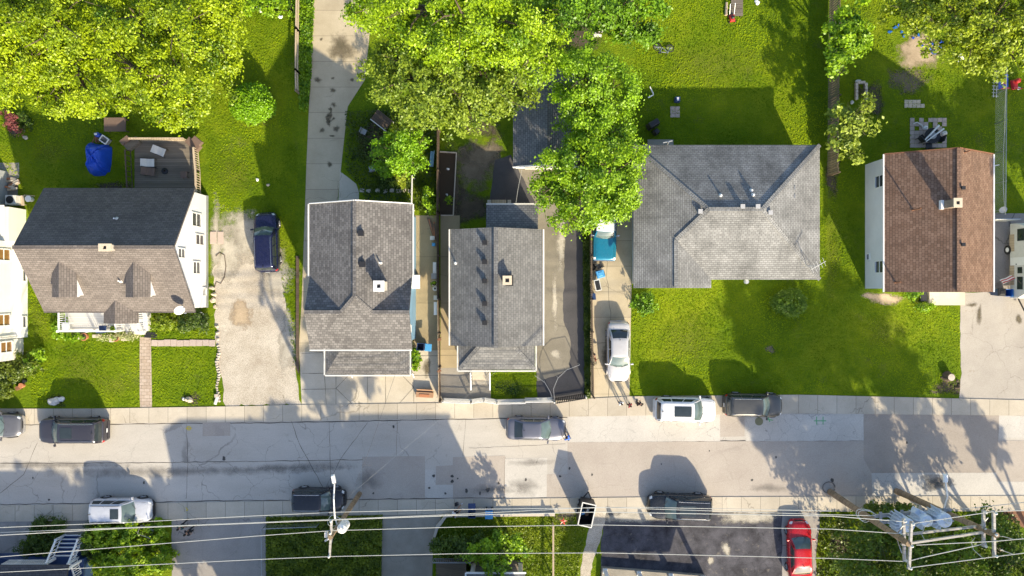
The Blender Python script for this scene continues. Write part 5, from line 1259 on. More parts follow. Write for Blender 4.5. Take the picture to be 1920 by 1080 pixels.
tree('bright green tree growing up through the board fence', (1585, 90), [(1590, 50, 4.6, 1.4, 1.7, 1.3), (1580, 100, 4.2, 1.1, 1.3, 1.0), (1600, 70, 4.4, 1.2, 1.2, 1), (1575, 130, 3.4, .6, .5, .5)], 2.6, .21, BG1, BG2, trunk=.14, clump=.3)
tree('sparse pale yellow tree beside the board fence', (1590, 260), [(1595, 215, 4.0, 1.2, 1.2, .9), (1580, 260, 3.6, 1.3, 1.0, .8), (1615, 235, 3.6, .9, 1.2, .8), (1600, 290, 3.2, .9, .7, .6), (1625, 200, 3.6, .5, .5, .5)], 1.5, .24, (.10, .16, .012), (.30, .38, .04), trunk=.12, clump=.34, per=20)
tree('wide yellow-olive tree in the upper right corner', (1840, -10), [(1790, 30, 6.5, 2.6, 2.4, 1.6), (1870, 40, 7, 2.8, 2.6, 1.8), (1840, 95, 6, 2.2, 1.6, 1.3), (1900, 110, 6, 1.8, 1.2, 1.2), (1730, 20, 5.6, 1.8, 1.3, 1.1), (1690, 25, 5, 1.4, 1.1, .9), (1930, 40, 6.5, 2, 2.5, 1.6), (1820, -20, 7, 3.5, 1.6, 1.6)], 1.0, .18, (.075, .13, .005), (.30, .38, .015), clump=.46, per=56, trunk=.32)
# shrubs and hedges
bush('round clipped bright green shrub on the upper left lawn', (478, 196), [(475, 196, 1.05, 1.5, 1.35, 1.25)], 40, .13, (.07, .20, .003), (.24, .44, .008), shellmin=.93, gaps=False, lumpy=.25, upb=.3)
bush('flowering shrub by the rocks at the top of the rail fence', (500, 15), [(465, 10, .8, 1.1, .8, .7), (510, 8, .7, 1.2, .7, .6), (545, 15, .6, .7, .8, .5)], 4, .17, BG1, BG2)
bush('reddish leafed shrub on the lawn at the far left', (25, 232), [(22, 225, .7, .5, .6, .55), (30, 240, .5, .35, .35, .4)], 5, .13, (.16, .03, .03), (.30, .10, .10))
bush('green shrub beside the reddish one at the left', (38, 232), [(42, 230, .5, .6, .7, .45)], 5, .14, DG1, DG2)
bush('bright lily clump between the porch and the dark bush of the white cape house', (308, 603), [(298, 605, .45, .5, .7, .4), (318, 603, .5, .6, .8, .45), (335, 608, .4, .4, .6, .4)], 7, .2, (.10, .18, .008), (.26, .34, .015))
bush('dark leafy bush in the corner bed under the satellite dish', (365, 600), [(350, 605, .5, .6, .7, .5), (368, 598, .55, .6, .8, .5), (384, 605, .4, .4, .6, .4)], 7, .13, DG1, (.10, .16, .02))
bush('leafy plants left of the front porch of the white cape house', (112, 605), [(115, 600, .5, .5, .9, .4), (108, 620, .4, .4, .5, .35), (135, 630, .3, .7, .3, .25)], 7, .17, BG1, BG2)
bush('clipped hedge in front of the white house at the left edge', (20, 695), [(-10, 700, .8, 1.6, .9, .8), (40, 685, .8, 1.3, .9, .8), (-5, 735, .8, 1.0, .8, .7), (5, 700, .8, 1.4, .9, .8)], 8, .14, DG1, (.15, .20, .015), 'hedge', 'hedge')
bush('light green bush at the corner of the white house on the left edge', (65, 672), [(66, 668, .7, .6, .6, .5), (60, 685, .6, .4, .5, .4)], 7, .18, GR1, BG2)
bush('foundation bush at the lower left corner of the ash grey house', (1205, 572), [(1205, 570, .6, 1.0, .8, .6)], 7, .16, GR1, GR2)
bush('low round bush under the eave of the ash grey house', (1481, 568), [(1480, 567, .55, 1.25, 1.0, .6)], 16, .12, (.045, .11, .004), (.14, .24, .01), shellmin=.85, gaps=False, lumpy=.3)
bush('weedy plants beside the stoop of the brown-roofed house', (1722, 560), [(1712, 553, .5, .5, .3, .4), (1735, 575, .35, .9, .25, .3)], 7, .14, BG1, BG2)
bush('green strip of plants along the blue house wall', (782, 672), [(779, 665, .45, .2, .6, .4), (779, 685, .4, .2, .5, .35)], 9, .16, BG1, BG2)
bush('small green weeds by the wooden fence behind the blue house', (805, 380), [(803, 372, .7, .4, .8, .6), (812, 390, .6, .3, .5, .5)], 8, .15, GR1, BG2)
bush('squared clipped hedge at the top of the lower left steps', (92, 993), [(72, 985, .5, .5, .45, .5), (92, 984, .5, .6, .45, .5), (111, 985, .5, .45, .45, .5)], 10, .11, DG1, DG2, 'hedge', 'hedge', shellmin=.6)
bush('bushy hedge left of the lower left stairs', (75, 1022), [(70, 1005, .6, 1.0, .7, .6), (60, 1030, .7, 1.1, .9, .7), (85, 1015, .7, .9, .8, .6)], 8, .12, DG1, (.08, .13, .012), 'hedge', 'hedge')
bush('sunlit leafy shrub thicket right of the lower left stairs', (235, 1030), [(190, 1000, .9, 1.2, .9, .8), (240, 1005, 1.1, 1.3, 1.0, .9), (285, 1000, .8, 1.1, .9, .7), (190, 1050, 1.0, 1.2, 1.2, .9), (245, 1055, 1.3, 1.4, 1.1, 1.0), (300, 1045, .8, 1.0, 1.1, .7), (225, 1080, 1.2, 1.6, .9, .9)], 6, .17, (.06, .15, .005), (.30, .44, .012))
bush('dark overgrown shrub at the right edge of the lower left thicket', (168, 1010), [(168, 1000, .7, .5, 1.0, .6), (165, 1040, .8, .5, 1.0, .7)], 8, .15, DG1, DG2)
tree('leafy green tree hanging over the porch roof at bottom centre', (925, 1040), [(905, 1040, 2.6, 1.2, 1.0, .9), (940, 1030, 2.8, 1.3, 1.0, 1.0), (928, 1062, 3.2, 1.0, .9, .8), (978, 1035, 2.4, .5, .6, .5)], 3.0, .2, GR1, BG2, trunk=.1, clump=.3)
bush('row of dark foundation shrubs behind the wooden steps', (840, 1030), [(830, 1025, .9, 1.0, .7, .8), (870, 1020, 1.0, 1.0, .8, .9), (895, 1015, .9, .8, .7, .8)], 6, .16, DG1, (.11, .17, .015))
# trees under the wires at the lower right
tree('dense green tree under the transformer bank at the lower right', (1650, 1000), [(1640, 1010, 4.2, 1.9, 1.5, 1.4), (1700, 1030, 4.6, 2.0, 1.8, 1.5), (1625, 1060, 4.0, 1.8, 1.6, 1.3), (1690, 970, 3.4, 1.2, .7, .8), (1620, 1085, 4, 2, 1.4, 1.3)], 1.8, .18, DG1, (.13, .21, .012), trunk=.2)
tree('green tree right of the transformer poles with a sunlit edge', (1780, 1020), [(1760, 1020, 4.4, 1.8, 1.7, 1.4), (1800, 1045, 4.4, 1.6, 1.5, 1.3), (1745, 1070, 4.6, 1.9, 1.4, 1.3), (1790, 990, 3.6, 1.0, .8, .8)], 1.8, .18, (.04, .085, .005), (.18, .29, .012), trunk=.2)
tree('dark green tree in the lower right corner', (1870, 1030), [(1880, 1010, 4.2, 1.4, 1.6, 1.3), (1900, 1060, 4.4, 1.6, 1.6, 1.3), (1850, 970, 3.2, .8, .7, .7), (1855, 1070, 4, 1.2, 1.1, 1.0)], 1.8, .18, DG1, (.12, .20, .012), trunk=.2)
bush('low green bush at the kerb between the two leaning poles', (1640, 955), [(1650, 953, .7, .9, .35, .6), (1690, 952, .8, .9, .35, .6)], 7, .15, DG1, (.13, .19, .014))
# trees standing south of the frame: they throw the long shade over the lawn and the road
tree('tall broad shade tree south of the street, out of frame', (1720, 1160), [(1926, 1260, 10.5, 3.6, 3.4, 3.0), (1837, 1250, 11, 2.4, 2.4, 2.2), (1942, 1365, 9, 3, 3, 2.6), (1787, 1310, 9, 2.6, 2.6, 2.4)], 1.5, .42, DG1, GR2, trunk=.35, gaps=False)
tree('first of the tall trees behind the railed house, out of frame', (290, 1330), [(102, 1455, 8.2, 2.6, 2.0, 1.8), (185, 1460, 8.2, 2.4, 2.0, 1.8), (20, 1455, 8.2, 2.4, 2.0, 1.8)], 1.3, .4, DG1, GR2, trunk=.3, gaps=False)
tree('second of the tall trees behind the railed house, out of frame', (400, 1330), [(250, 1460, 8.2, 2.4, 2.0, 1.8), (398, 1325, 6.2, 2.0, 2.0, 1.6), (400, 1290, 5.5, 2.4, 1.6, 1.6), (410, 1305, 5, 1.7, 2.2, 2.0), (395, 1240, 4, 1.6, 1.6, 1.5)], 1.3, .4, DG1, GR2, trunk=.3, gaps=False)
tree('round tree east of the camper, out of frame', (2000, 580), [(2170, 590, 7.5, 3.4, 2.6, 2.4), (2190, 500, 7, 2.6, 2.4, 2.2)], 1.5, .36, DG1, GR2, trunk=.3, gaps=False)
tree('second broad shade tree south of the street, out of frame', (1870, 1170), [(2062, 1228, 10.5, 2.2, 2.2, 2.0), (2087, 1262, 9.5, 2.2, 2.2, 2.0), (2037, 1200, 11, 2.0, 2.0, 2.0)], 1.5, .40, DG1, GR2, trunk=.3, gaps=False)
tree('slim shade tree south of the street, out of frame', (1990, 1100), [(2106, 1165, 6, 1.3, 1.6, 1.6), (2080, 1150, 7, .9, .9, 1.0)], 1.5, .36, DG1, GR2, trunk=.25, gaps=False)
tree('airy shade tree behind the overgrown lot, out of frame', (720, 1150), [(795, 1215, 9, 2.4, 2.0, 2.2), (663, 1240, 7, 2.2, 2.2, 2.2)], 1.3, .40, DG1, GR2, trunk=.3, gaps=False)
# ground cover
def ground_cover(name, poly, n, ls, c1, c2, h=.25):
    xs = [p[0] for p in poly]; ys = [p[1] for p in poly]; pts = []
    while len(pts) < n:
        x, y = R.uniform(min(xs), max(xs)), R.uniform(min(ys), max(ys)); ins = False
        for i in range(len(poly)):
            (x1, y1), (x2, y2) = poly[i], poly[i - 1]
            if (y1 > y) != (y2 > y) and x < (x2 - x1) * (y - y1) / (y2 - y1) + x1: ins = not ins
        if ins: pts.append((x, y))
    a = np.array(pts); f = np.sin(a[:, 0] * .11 + 1.3 * np.sin(a[:, 1] * .07)) * np.sin(a[:, 1] * .13 + np.sin(a[:, 0] * .05)) * .5 + .5
    c = np.stack([(a[:, 0] - 960) / K, (540 - a[:, 1]) / K, .04 + NP.uniform(0, 1, n) * h * (.3 + f)], 1)
    tone = np.clip(f * .5 + NP.normal(.25, .22, n), 0, 1)[:, None]
    o = leaf_mesh(name, c, NP.normal(size=(n, 3)) * .6 + np.array([0, 0, .9]), NP.uniform(.6, 1.4, n) * ls, np.array(c1) * (1 - tone) + np.array(c2) * tone, None)
    return struct(o, 'stuff')
ground_cover('weed_ground_cover', [(500, 968), (718, 965), (714, 1100), (500, 1100)], 16000, .14, (.055, .10, .006), (.26, .32, .018), .3)
ground_cover('weed_ground_cover', [(830, 968), (1095, 968), (1098, 1000), (1080, 1100), (815, 1100), (818, 1010)], 12000, .10, (.09, .15, .004), (.26, .32, .01), .10)
ground_cover('weed_ground_cover', [(1535, 962), (1900, 962), (1960, 1100), (1532, 1100)], 9000, .16, (.03, .06, .006), (.11, .15, .012), .3)
ground_cover('hedge_ground_cover', [(1092, 420), (1106, 420), (1106, 746), (1097, 746)], 5000, .12, (.035, .075, .006), (.11, .16, .012), .35)
ground_cover('weed_ground_cover', [(648, 210), (820, 200), (820, 395), (690, 395), (676, 350), (650, 320)], 6000, .13, (.03, .06, .008), (.10, .15, .012), .3)
ground_cover('weed_ground_cover', [(562, 0), (590, 0), (584, 150), (577, 210), (562, 210)], 2600, .15, BG1, BG2, .2)

def lawn(name, poly, dens, holes=()):
    xs = [p[0] for p in poly]; ys = [p[1] for p in poly]
    n = int((max(xs) - min(xs)) * (max(ys) - min(ys)) / K / K * dens)
    x = NP.uniform(min(xs), max(xs), n); y = NP.uniform(min(ys), max(ys), n)
    def inside(pl):
        c = np.zeros(n, bool)
        for i in range(len(pl)):
            (x1, y1), (x2, y2) = pl[i], pl[i - 1]
            with np.errstate(divide='ignore', invalid='ignore'): c ^= ((y1 > y) != (y2 > y)) & (x < (x2 - x1) * (y - y1) / ((y2 - y1) or 1e-9) + x1)
        return c
    k = inside(poly)
    for h_ in holes: k &= ~inside(h_)
    x, y = x[k], y[k]; return x, y
LX, LY = [], []
for poly, dens, holes in [
    ([(-20, -20), (556, -20), (560, 690), (545, 640), (524, 500), (480, 392), (410, 400), (398, 372), (386, 255), (240, 255), (240, 352), (70, 352), (-20, 310)], 70, [[(160, 265), (215, 265), (215, 335), (160, 335)]]),
    ([(54, 640), (118, 640), (262, 640), (262, 762), (60, 762)], 75, []), ([(60, 470), (125, 590), (118, 640), (54, 640), (56, 470)], 75, []), ([(285, 650), (404, 650), (420, 760), (287, 760)], 75, []), ([(284, 612), (400, 612), (402, 636), (284, 636)], 70, []),
    ([(1190, -20), (1550, -20), (1550, 560), (1620, 560), (1736, 574), (1798, 574), (1800, 690), (1790, 740), (1500, 739), (1184, 744), (1184, 544), (1316, 544), (1316, 528), (1512, 528), (1512, 282), (1262, 282), (1262, 255), (1190, 255)], 75, []),
    ([(1558, -20), (1990, -20), (1990, 400), (1860, 400), (1812, 300), (1612, 300), (1612, 550), (1556, 560)], 65, [[(1708, 222), (1780, 222), (1780, 284), (1708, 284)], [(1665, 60), (1780, 60), (1780, 130), (1690, 130)]]),
    ([(545, 480), (558, 480), (558, 700), (548, 690)], 60, []), ([(921, 698), (1006, 698), (1006, 750), (921, 750)], 60, [])]:
    a_, b_ = lawn('g', poly, dens, holes); LX.append(a_); LY.append(b_)
gx_ = np.concatenate(LX); gy_ = np.concatenate(LY); n_ = len(gx_)
f_ = .5 + .22 * np.sin(gx_ * .031 + 1.7 * np.sin(gy_ * .023)) + .22 * np.sin(gy_ * .037 + 1.9 * np.sin(gx_ * .019 + 2)) + .15 * np.sin(gx_ * .11 + 2 * np.sin(gy_ * .09))
tn = np.clip((f_ - .5) * 1.15 + .5 + NP.normal(.0, .11, n_), 0, 1)[:, None]
gc_ = np.stack([(gx_ - 960) / K, (540 - gy_) / K, NP.uniform(.015, .075, n_)], 1)
struct(leaf_mesh('lawn_grass', gc_, NP.normal(size=(n_, 3)) * np.array([.38, .38, .2]) + np.array([.12, -.28, .85]), NP.uniform(.7, 1.3, n_) * .075, np.array((.078, .148, .003)) * (1 - tn) + np.array((.280, .37, .009)) * tn, None, 'blade'), 'stuff')
# ------------------------------------------------------------------ utility poles and wires
def utility_pole(label, bx, by, h, ex, ey, r=.17):
    """base and head read off the photograph"""
    b = P(bx, by); t = thing('utility_pole', label, 'utility pole', b); e = U(ex, ey, h)
    g = MB(); g.tube([b - Vector((0, 0, .3)), b.lerp(e, .5), e], [r, r * .88, r * .72], 12); g.build('shaft', M['pole'], t)
    return t, b, e
p1, b1, e1 = utility_pole('leaning wooden streetlight pole with one round transformer, by the black SUV', 674, 926, 9.4, 619, 1008, .2)
def along(b, e, z): return b.lerp(e, (z - b.z) / (e.z - b.z))
def crossarm(t, a, b, mat='arm', w=.12, name='crossarm'):
    g = MB(); g.beam(a, b, w, w * 1.2); o = g.build(name, M[mat], t)
    return o
def insulators(t, pts, h=.22):
    for p in pts:
        g = MB(); p = Vector(p); g.lathe(p, [(.03, -.05), (.035, .06), (.08, .1), (.05, .14), (.09, .17), (.03, h)], 10); g.build('insulator', M['white2'], t)
a, b = U(622, 974, 9.2), U(618, 1044, 9.2); crossarm(p1, a, b); insulators(p1, [a.lerp(b, .03) + Vector((0, 0, .06)), a.lerp(b, .35) + Vector((0, 0, .06)), a.lerp(b, .97) + Vector((0, 0, .06))])
g = MB(); g.beam(a.lerp(b, .2), along(b1, e1, 8.4), .05); g.beam(a.lerp(b, .8), along(b1, e1, 8.4), .05); g.build('brace', M['steel'], p1)
c = U(644, 987, 7.6); g = MB(); g.lathe(c - Vector((0, 0, .5)), [(.30, 0), (.34, .05), (.34, .95), (.30, 1.05), (.12, 1.12)], 20); tr1 = g.build('transformer', M['white'], p1, smooth=False)
g = MB()
for dx in (-.12, .12): g.lathe(c + Vector((dx, .05, .58)), [(.05, 0), (.07, .08), (.04, .16), (.06, .22)], 8)
g.build('bushing', M['white2'], tr1); g = MB(); g.beam(c + Vector((-.3, .05, 0)), along(b1, e1, 7.6), .1, .3); g.build('bracket', M['steel'], p1)
a = along(b1, e1, 7.3); tip = U(627, 908, 8.4); hd = U(625.5, 899, 8.4)
g = MB(); g.tube([a, a.lerp(tip, .3) + Vector((0, 0, .55)), a.lerp(tip, .7) + Vector((0, 0, .45)), tip], .05); g.build('lamp_arm', M['white'], p1)
g = MB(); d = (tip - U(632, 930, 8.4)).normalized(); d.z = 0; ang = math.atan2(d.y, d.x); g.box(tip + d * .35, (.62, .26, .16), ang, .8); lh = g.build('lamp_head', M['white'], p1, bevel=.04); g = MB(); g.box(tip + d * .4 - Vector((0, 0, .11)), (.5, .24, .05), ang); g.build('lens', M['lamp'], lh)
for k, (dx, dy, rr_) in enumerate([(.2, .3, .55), (-.1, .5, .5), (.45, .1, .45)]):
    g = MB(); q = along(b1, e1, 7.6); g.tube([q + Vector((dx + rr_ * math.cos(a_), dy + rr_ * math.sin(a_) * .7, .25 * math.sin(a_ * 2))) for a_ in np.linspace(.2, 5.2, 14)], .016, 5); g.build('slack_loop', M['white2' if k else 'grey'], p1)
g = MB(); g.box(U(612, 1002, 8.7), (.18, .35, .3)); g.box(U(613, 1012, 8.7), (.3, .12, .12), .5); g.build('fuse_cutout', M['white2'], p1)

p2, b2, e2 = utility_pole('leaning pole that carries the left end of the transformer platform', 1556, 922, 10.9, 1704, 1020, .25)
p3, b3, e3_ = utility_pole('leaning pole at the right end of the transformer platform', 1681, 921, 11.0, 1869, 1004, .25)
for t, segs in ((p2, [((1709, 977, 10.8), (1704, 1067, 10.8)), ((1694, 972, 9.9), (1696, 1052, 9.9))]), (p3, [((1844, 956, 9.9), (1844, 1025, 9.9)), ((1863, 957, 10.8), (1864, 1044, 10.8))])):
    for a, b in segs: a, b = U(*a), U(*b); crossarm(t, a, b, 'arm', .15); insulators(t, [a.lerp(b, f) + Vector((0, 0, .1)) for f in (.04, .5, .96)], .25)
for t, b_, e_, z in ((p2, b2, e2, 9.9), (p3, b3, e3_, 9.9)):
    g = MB(); q = along(b_, e_, z - .5); g.beam(q, q + Vector((.1, .9, .7)), .05); g.beam(q, q + Vector((0, -.9, .7)), .05); g.build('brace', M['steel'], t)
g = MB()
for k in range(2):
    q = along(b2, e2, 6.0 + k * .3); g.tube([q + Vector((.6 * math.cos(a_) - .3, .4 * math.sin(a_) + .2, .2 * math.sin(2 * a_))) for a_ in np.linspace(0, 5.6, 14)], .022, 5)
g.build('slack_loop', M['white2'], p2)
g = MB(); g.tube([b2 + Vector((-.1 + .5 * math.cos(a_), .35 + .45 * math.sin(a_), .05)) for a_ in np.linspace(0, 6, 16)], .02, 5); g.build('cable_coil', M['iron'], p2)
pf = thing('transformer_platform', 'timber platform slung between the two leaning poles, carrying three transformers', 'platform', (along(b2, e2, 6.2) + along(b3, e3_, 6.2)) / 2)
for (x, y), (x2, y2), z in [((1637, 968), (1782, 955), 6.2), ((1640, 980), (1785, 968), 6.2)]: g = MB(); g.beam(U(x, y, z), U(x2, y2, z), .2, .25); g.build('beam', M['grey'], pf)
for k in range(7):
    g = MB(); a = U(1650 + k * 20, 960.5 - k * 1.8, 6.35); g.beam(a + Vector((0, .05, .08)), a + Vector((.02, -1.1, .08)), .18, .08); g.build('joist', M['grey'], pf)
for (x, y), (x2, y2), z in [((1700, 1002), (1847, 985), 9.3), ((1690, 1021), (1862, 995), 9.9)]: g = MB(); g.beam(U(x, y, z), U(x2, y2, z), .13, .16); g.build('upper_rail', M['arm'], pf)
M['trafo'] = m_plain('transformer_grey', (.58, .65, .74), .4, .1, 5)
def transformer(px, py, label, fins, rr_):
    c = U(px, py, 7.6); c.z = 6.42; t = thing('transformer', label, 'transformer', c, 0, 'transformers on the pole platform')
    g = MB(); g.lathe(c, [(rr_ * .96, 0), (rr_, .05), (rr_, 1.25), (rr_ * .9, 1.36), (rr_ * .3, 1.44)], 22); g.build('tank', M['trafo'], t)
    if fins:
        g = MB()
        for k in range(fins): a_ = PI * (.62 + .76 * k / (fins - 1)); d = Vector((math.cos(a_), math.sin(a_), 0)); q = c + d * (rr_ + .14); g.box((q.x, q.y, c.z + .65), (.30, .035, 1.05), a_)
        g.build('cooling_fins', M['trafo'], t)
    for dx, dy in ((-.14, .1), (.16, .05), (0, -.2)): g = MB(); g.lathe(c + Vector((dx, dy, 1.36)), [(.05, 0), (.08, .08), (.04, .14), (.08, .2), (.03, .34)], 10); g.build('bushing', M['white2'], t)
    g = MB(); g.tube([c + Vector((rr_ * .9, -.1, .9)), c + Vector((rr_ + .3, -.15, .95))], .06); g.build('valve', M['grey'], t)
transformer(1700, 984, 'finned grey transformer at the left end of the platform', 9, .50); transformer(1736, 976, 'middle grey transformer with dark bushings on the platform', 5, .42); transformer(1770, 975, 'round pale transformer at the right end of the platform', 7, .52)
ct = thing('control_box', 'grey box on top of the platform\'s beam between the transformers', 'box', U(1722, 960, 7.0)); q = U(1722, 960, 7.0); g = MB(); g.box(q, (.75, .38, .55), -.4); g.build('cabinet', M['trafo'], ct, bevel=.02); g = MB(); g.box(q - Vector((0, 0, .5)), (.1, .1, .6)); g.build('stand', M['grey'], ct)
sl = thing('street_lamp', 'white streetlight on a thin arm above the transformer platform', 'street lamp', U(1769, 953, 7.2))
g = MB(); a, b = U(1770, 953, 6.4), U(1773, 903, 7.8); g.tube([a, a.lerp(b, .5) + Vector((0, 0, .3)), b], .05); g.build('lamp_arm', M['white'], sl); g = MB(); g.box(U(1773, 897, 7.85), (.3, .62, .2), 0, .8); lh = g.build('lamp_head', M['white'], sl, bevel=.04); g = MB(); g.box(U(1773, 896, 7.7), (.2, .4, .06)); g.build('lens', M['lamp'], lh)
M['wire'] = m_plain('bare_wire', (.45, .45, .42), .5, .1, 2); M['wired'] = m_plain('dark_cable', (.12, .12, .12), .6, .2, 2)
def wire(label, pts, r=.035, mat='wire', sag=.0, grp='overhead wires along the street'):
    g = MB(); ps = [U(*p) for p in pts]; full = []
    for a, b in zip(ps, ps[1:]):
        n = 10
        for i in range(n): f = i / n; q = a.lerp(b, f); q.z -= sag * 4 * f * (1 - f); full.append(q)
    full.append(ps[-1]); g.tube(full, r, 6); o = g.build('overhead_wire', M[mat]); tag(o, label, 'wire', grp)
wire('thin uppermost pale wire along the lower kerb', [(-60, 994, 8.2), (0, 989, 8.2), (250, 979, 8.2), (480, 967, 8.2), (640, 960, 8.2), (860, 955, 8.2), (1200, 951, 8.2), (1560, 958, 8.2)], .022)
wire('pale cable just above the doubled thick wire, second from the top', [(-60, 1004, 9.2), (0, 998.5, 9.2), (622, 974, 9.2), (860, 964, 9.2), (1120, 951, 9.4), (1560, 965, 9.6), (1640, 967, 9.9)], .022)
wire('thick white wire in the middle of the bundle passing the pole arm', [(-60, 1008, 9.3), (0, 1003.5, 9.3), (240, 990, 9.3), (622, 975, 9.3), (860, 966, 9.3), (1120, 960, 9.6), (1560, 967.5, 10), (1694, 978, 10)], .027)
wire('white wire crossing the shrubs, second from the bottom', [(-60, 1050, 9.2), (0, 1044, 9.2), (480, 1005, 9.2), (620, 995, 9.2), (860, 988, 9.2), (1120, 984, 9.4), (1560, 992, 10), (1694, 1001, 10)], .022)
wire('lowest white wire running across the whole street side', [(-60, 1077, 9.2), (0, 1073, 9.2), (480, 1049, 9.2), (618, 1043.5, 9.2), (860, 1038, 9.2), (1130, 1036.5, 9.4), (1560, 1047, 10.2), (1705, 1053, 10.6)], .022)
wire('white wire from the left pole arm out over the right edge, upper one', [(1709, 982, 10.9), (1863, 959, 10.9), (1920, 957, 10.9), (2000, 955, 10.9)], .026)
wire('white wire leaving the poles at mid height on the right', [(1718, 1022, 10.6), (1864, 1015, 10.9), (1920, 1010, 10.9), (2000, 1004, 10.9)], .026)
wire('white wire leaving the poles lowest on the right', [(1710, 1064, 10.9), (1864, 1044, 10.9), (1920, 1037, 10.9), (2000, 1028, 10.9)], .026)
wire('slack white wire sloping up between the two pole arms', [(1708, 1051, 10.4), (1735, 1044, 10.3), (1840, 1021, 10.1)], .032)
wire('thin wire rising to the upper right behind the poles', [(1800, 955, 8), (1920, 942, 8), (2000, 936, 8)], .022)
for k, (a, b) in enumerate([((1748, 978, 9.3), (1736, 1017, 9.9)), ((1828, 1008, 9.8), (1842, 1046, 10.4)), ((1880, 1006, 10.9), (1900, 1011, 10.9)), ((1880, 1030, 10.9), (1902, 1040, 10.9))]):
    g = MB(); a, b = U(*a), U(*b); g.tube([a, a.lerp(b, .3) + Vector((-.25, 0, -.2)), a.lerp(b, .7) + Vector((-.2, 0, -.35)), b], .022, 6); o = g.build('jumper_cable', M['wire'], p2 if k < 1 else p3)
wire('thin pale service wire slanting from the street pole to the small grey bungalow', [(660, 925, 8.0), (820, 790, 6.0), (983, 652, 3.9)], .005, 'grey', .15, 'service wires to the houses')
wire('dark service cable slanting from the street pole up to the tall taupe house', [(648, 950, 8.0), (690, 850, 6.5), (745, 690, 4.0)], .010, 'wired', .1, 'service wires to the houses')
wire('thin clothesline-like wire along the right edge fence', [(1888, 135, 2.4), (1884, 240, 2.4), (1881, 330, 2.4), (1885, 402, 2.2)], .018, 'wire', .05, 'wires by the brown-roofed house')
wire('pale wire from the grey garage to the rear roof of the bungalow', [(979, 316, 2.6), (972, 350, 2.5), (967, 382, 2.6)], .014, 'wire', .05, 'service wires to the houses')

# ------------------------------------------------------------------ fences
def board_fence(name, label, pts, h, mat, post='wood_dark', bw=.14, gap=.02, lean=(0, 0), th=.03, rail=True, z0=.05):
    pts = [P(*p) for p in pts]; t = thing(name, label, 'fence', pts[0]); g = MB()
    for a, b in zip(pts, pts[1:]):
        L = (b - a).length; d = (b - a).normalized(); ang = math.atan2(d.y, d.x); n = max(1, int(L / (bw + gap)))
        for i in range(n):
            p = a.lerp(b, (i + .5) / n); hh = h * R.uniform(.96, 1.03); g.box((p.x, p.y, z0 + hh / 2), (bw, th, hh), ang)
    g.build('boards', M[mat], t)
    if rail:
        r_ = MB()
        for a, b in zip(pts, pts[1:]):
            d = (b - a).normalized(); q = Vector((-d.y, d.x, 0)) * (th + .03)
            for z in (.3 * h, .85 * h): r_.beam(a + q + Vector((0, 0, z)), b + q + Vector((0, 0, z)), .06, .08)
        r_.build('rail', M[post], t)
    for a, b in zip(pts, pts[1:]):
        n = max(1, int((b - a).length / 2.4)); d = (b - a).normalized(); q = Vector((-d.y, d.x, 0)) * .09
        for i in range(n + 1):
            p = a.lerp(b, i / n) + q; m_ = MB(); m_.box((p.x, p.y, h / 2 + .06), (.1, .1, h + .12)); m_.build('post', M[post], t)
    return t
board_fence('board_fence', 'tall weathered board fence between the big lawn and the right-hand yard', [(1556, -120), (1553, 120), (1551, 330)], 1.85, 'wood_fence', gap=.05)
board_fence('board_fence', 'low dark wooden fence between the blue house path and the grey bungalow', [(823, 248), (822, 400), (823, 560)], 1.3, 'wood_dark', gap=.01)
board_fence('board_fence', 'pale wooden fence panels running down to the sidewalk beside the path', [(823, 562), (825, 750)], 1.0, 'wood_tan', gap=.01)
board_fence('board_fence', 'grey wooden fence along the concrete driveway and its hedge', [(1105, 405), (1106, 560), (1109, 742)], 1.2, 'wood_fence', gap=.06, bw=.1)
def chain_fence(label, pts, h, mat='steel', sp=2.2):
    pts = [P(*p) for p in pts]; t = thing('chain_link_fence', label, 'fence', pts[0]); m_ = MB()
    for a, b in zip(pts, pts[1:]):
        n = max(1, int((b - a).length / sp))
        for i in range(n + 1): p = a.lerp(b, i / n); g = MB(); g.cyl((p.x, p.y, 0), (p.x, p.y, h + .05), .03); g.build('post', M[mat], t)
        g = MB(); g.tube([a + Vector((0, 0, h)), b + Vector((0, 0, h))], .025, 6); g.build('top_rail', M[mat], t)
        L = (b - a).length; k = int(L / .16)
        for i in range(-int(h / .16), k):
            for sgn in (0, 1):
                f0, f1 = i * .16, i * .16 + h
                z0, z1 = (0, h) if not sgn else (h, 0)
                c0, c1 = max(0, f0), min(L, f1)
                if c1 - c0 < .05: continue
                za = z0 + (z1 - z0) * (c0 - f0) / h; zb_ = z0 + (z1 - z0) * (c1 - f0) / h
                d = (b - a) / L; m_.tube([a + d * c0 + Vector((0, 0, .04 + za * .95)), a + d * c1 + Vector((0, 0, .04 + zb_ * .95))], .0035, 3, False)
    m_.build('mesh', M[mat], t)
    return t
chain_fence('wire mesh fence down the right-hand yard beside the brown-roofed house', [(1866, 120), (1864, 400)], 1.3)
chain_fence('wire mesh fence along the left of the overgrown lot', [(499, 985), (500, 1110)], 1.1)
chain_fence('short wire mesh fence along the front of the overgrown lot', [(500, 983), (600, 979)], 1.1)
rf = thing('rail_fence', 'short run of weathered timber rail fence by the long driveway', 'fence', P(560, 90))
for a, b in [((564, -60), (562, 62)), ((562, 62), (561, 138)), ((561, 138), (562, 176))]:
    for z in (.45, .95): g = MB(); g.beam(P(*a, z), P(*b, z), .09, .14); g.build('rail', M['wood_tan'], rf)
    for q in (a, b): g = MB(); c = P(*q); g.box((c.x, c.y, .55), (.14, .14, 1.1)); g.build('post', M['wood_fence'], rf)
kb = MB(); kb.prism([P(556, 480), P(561, 480), P(561, 700), P(556, 690)], 0, .16); tag(kb.build('timber_edging', M['wood_dark']), 'dark timber edging between the strip of grass and the driveway', 'edging')
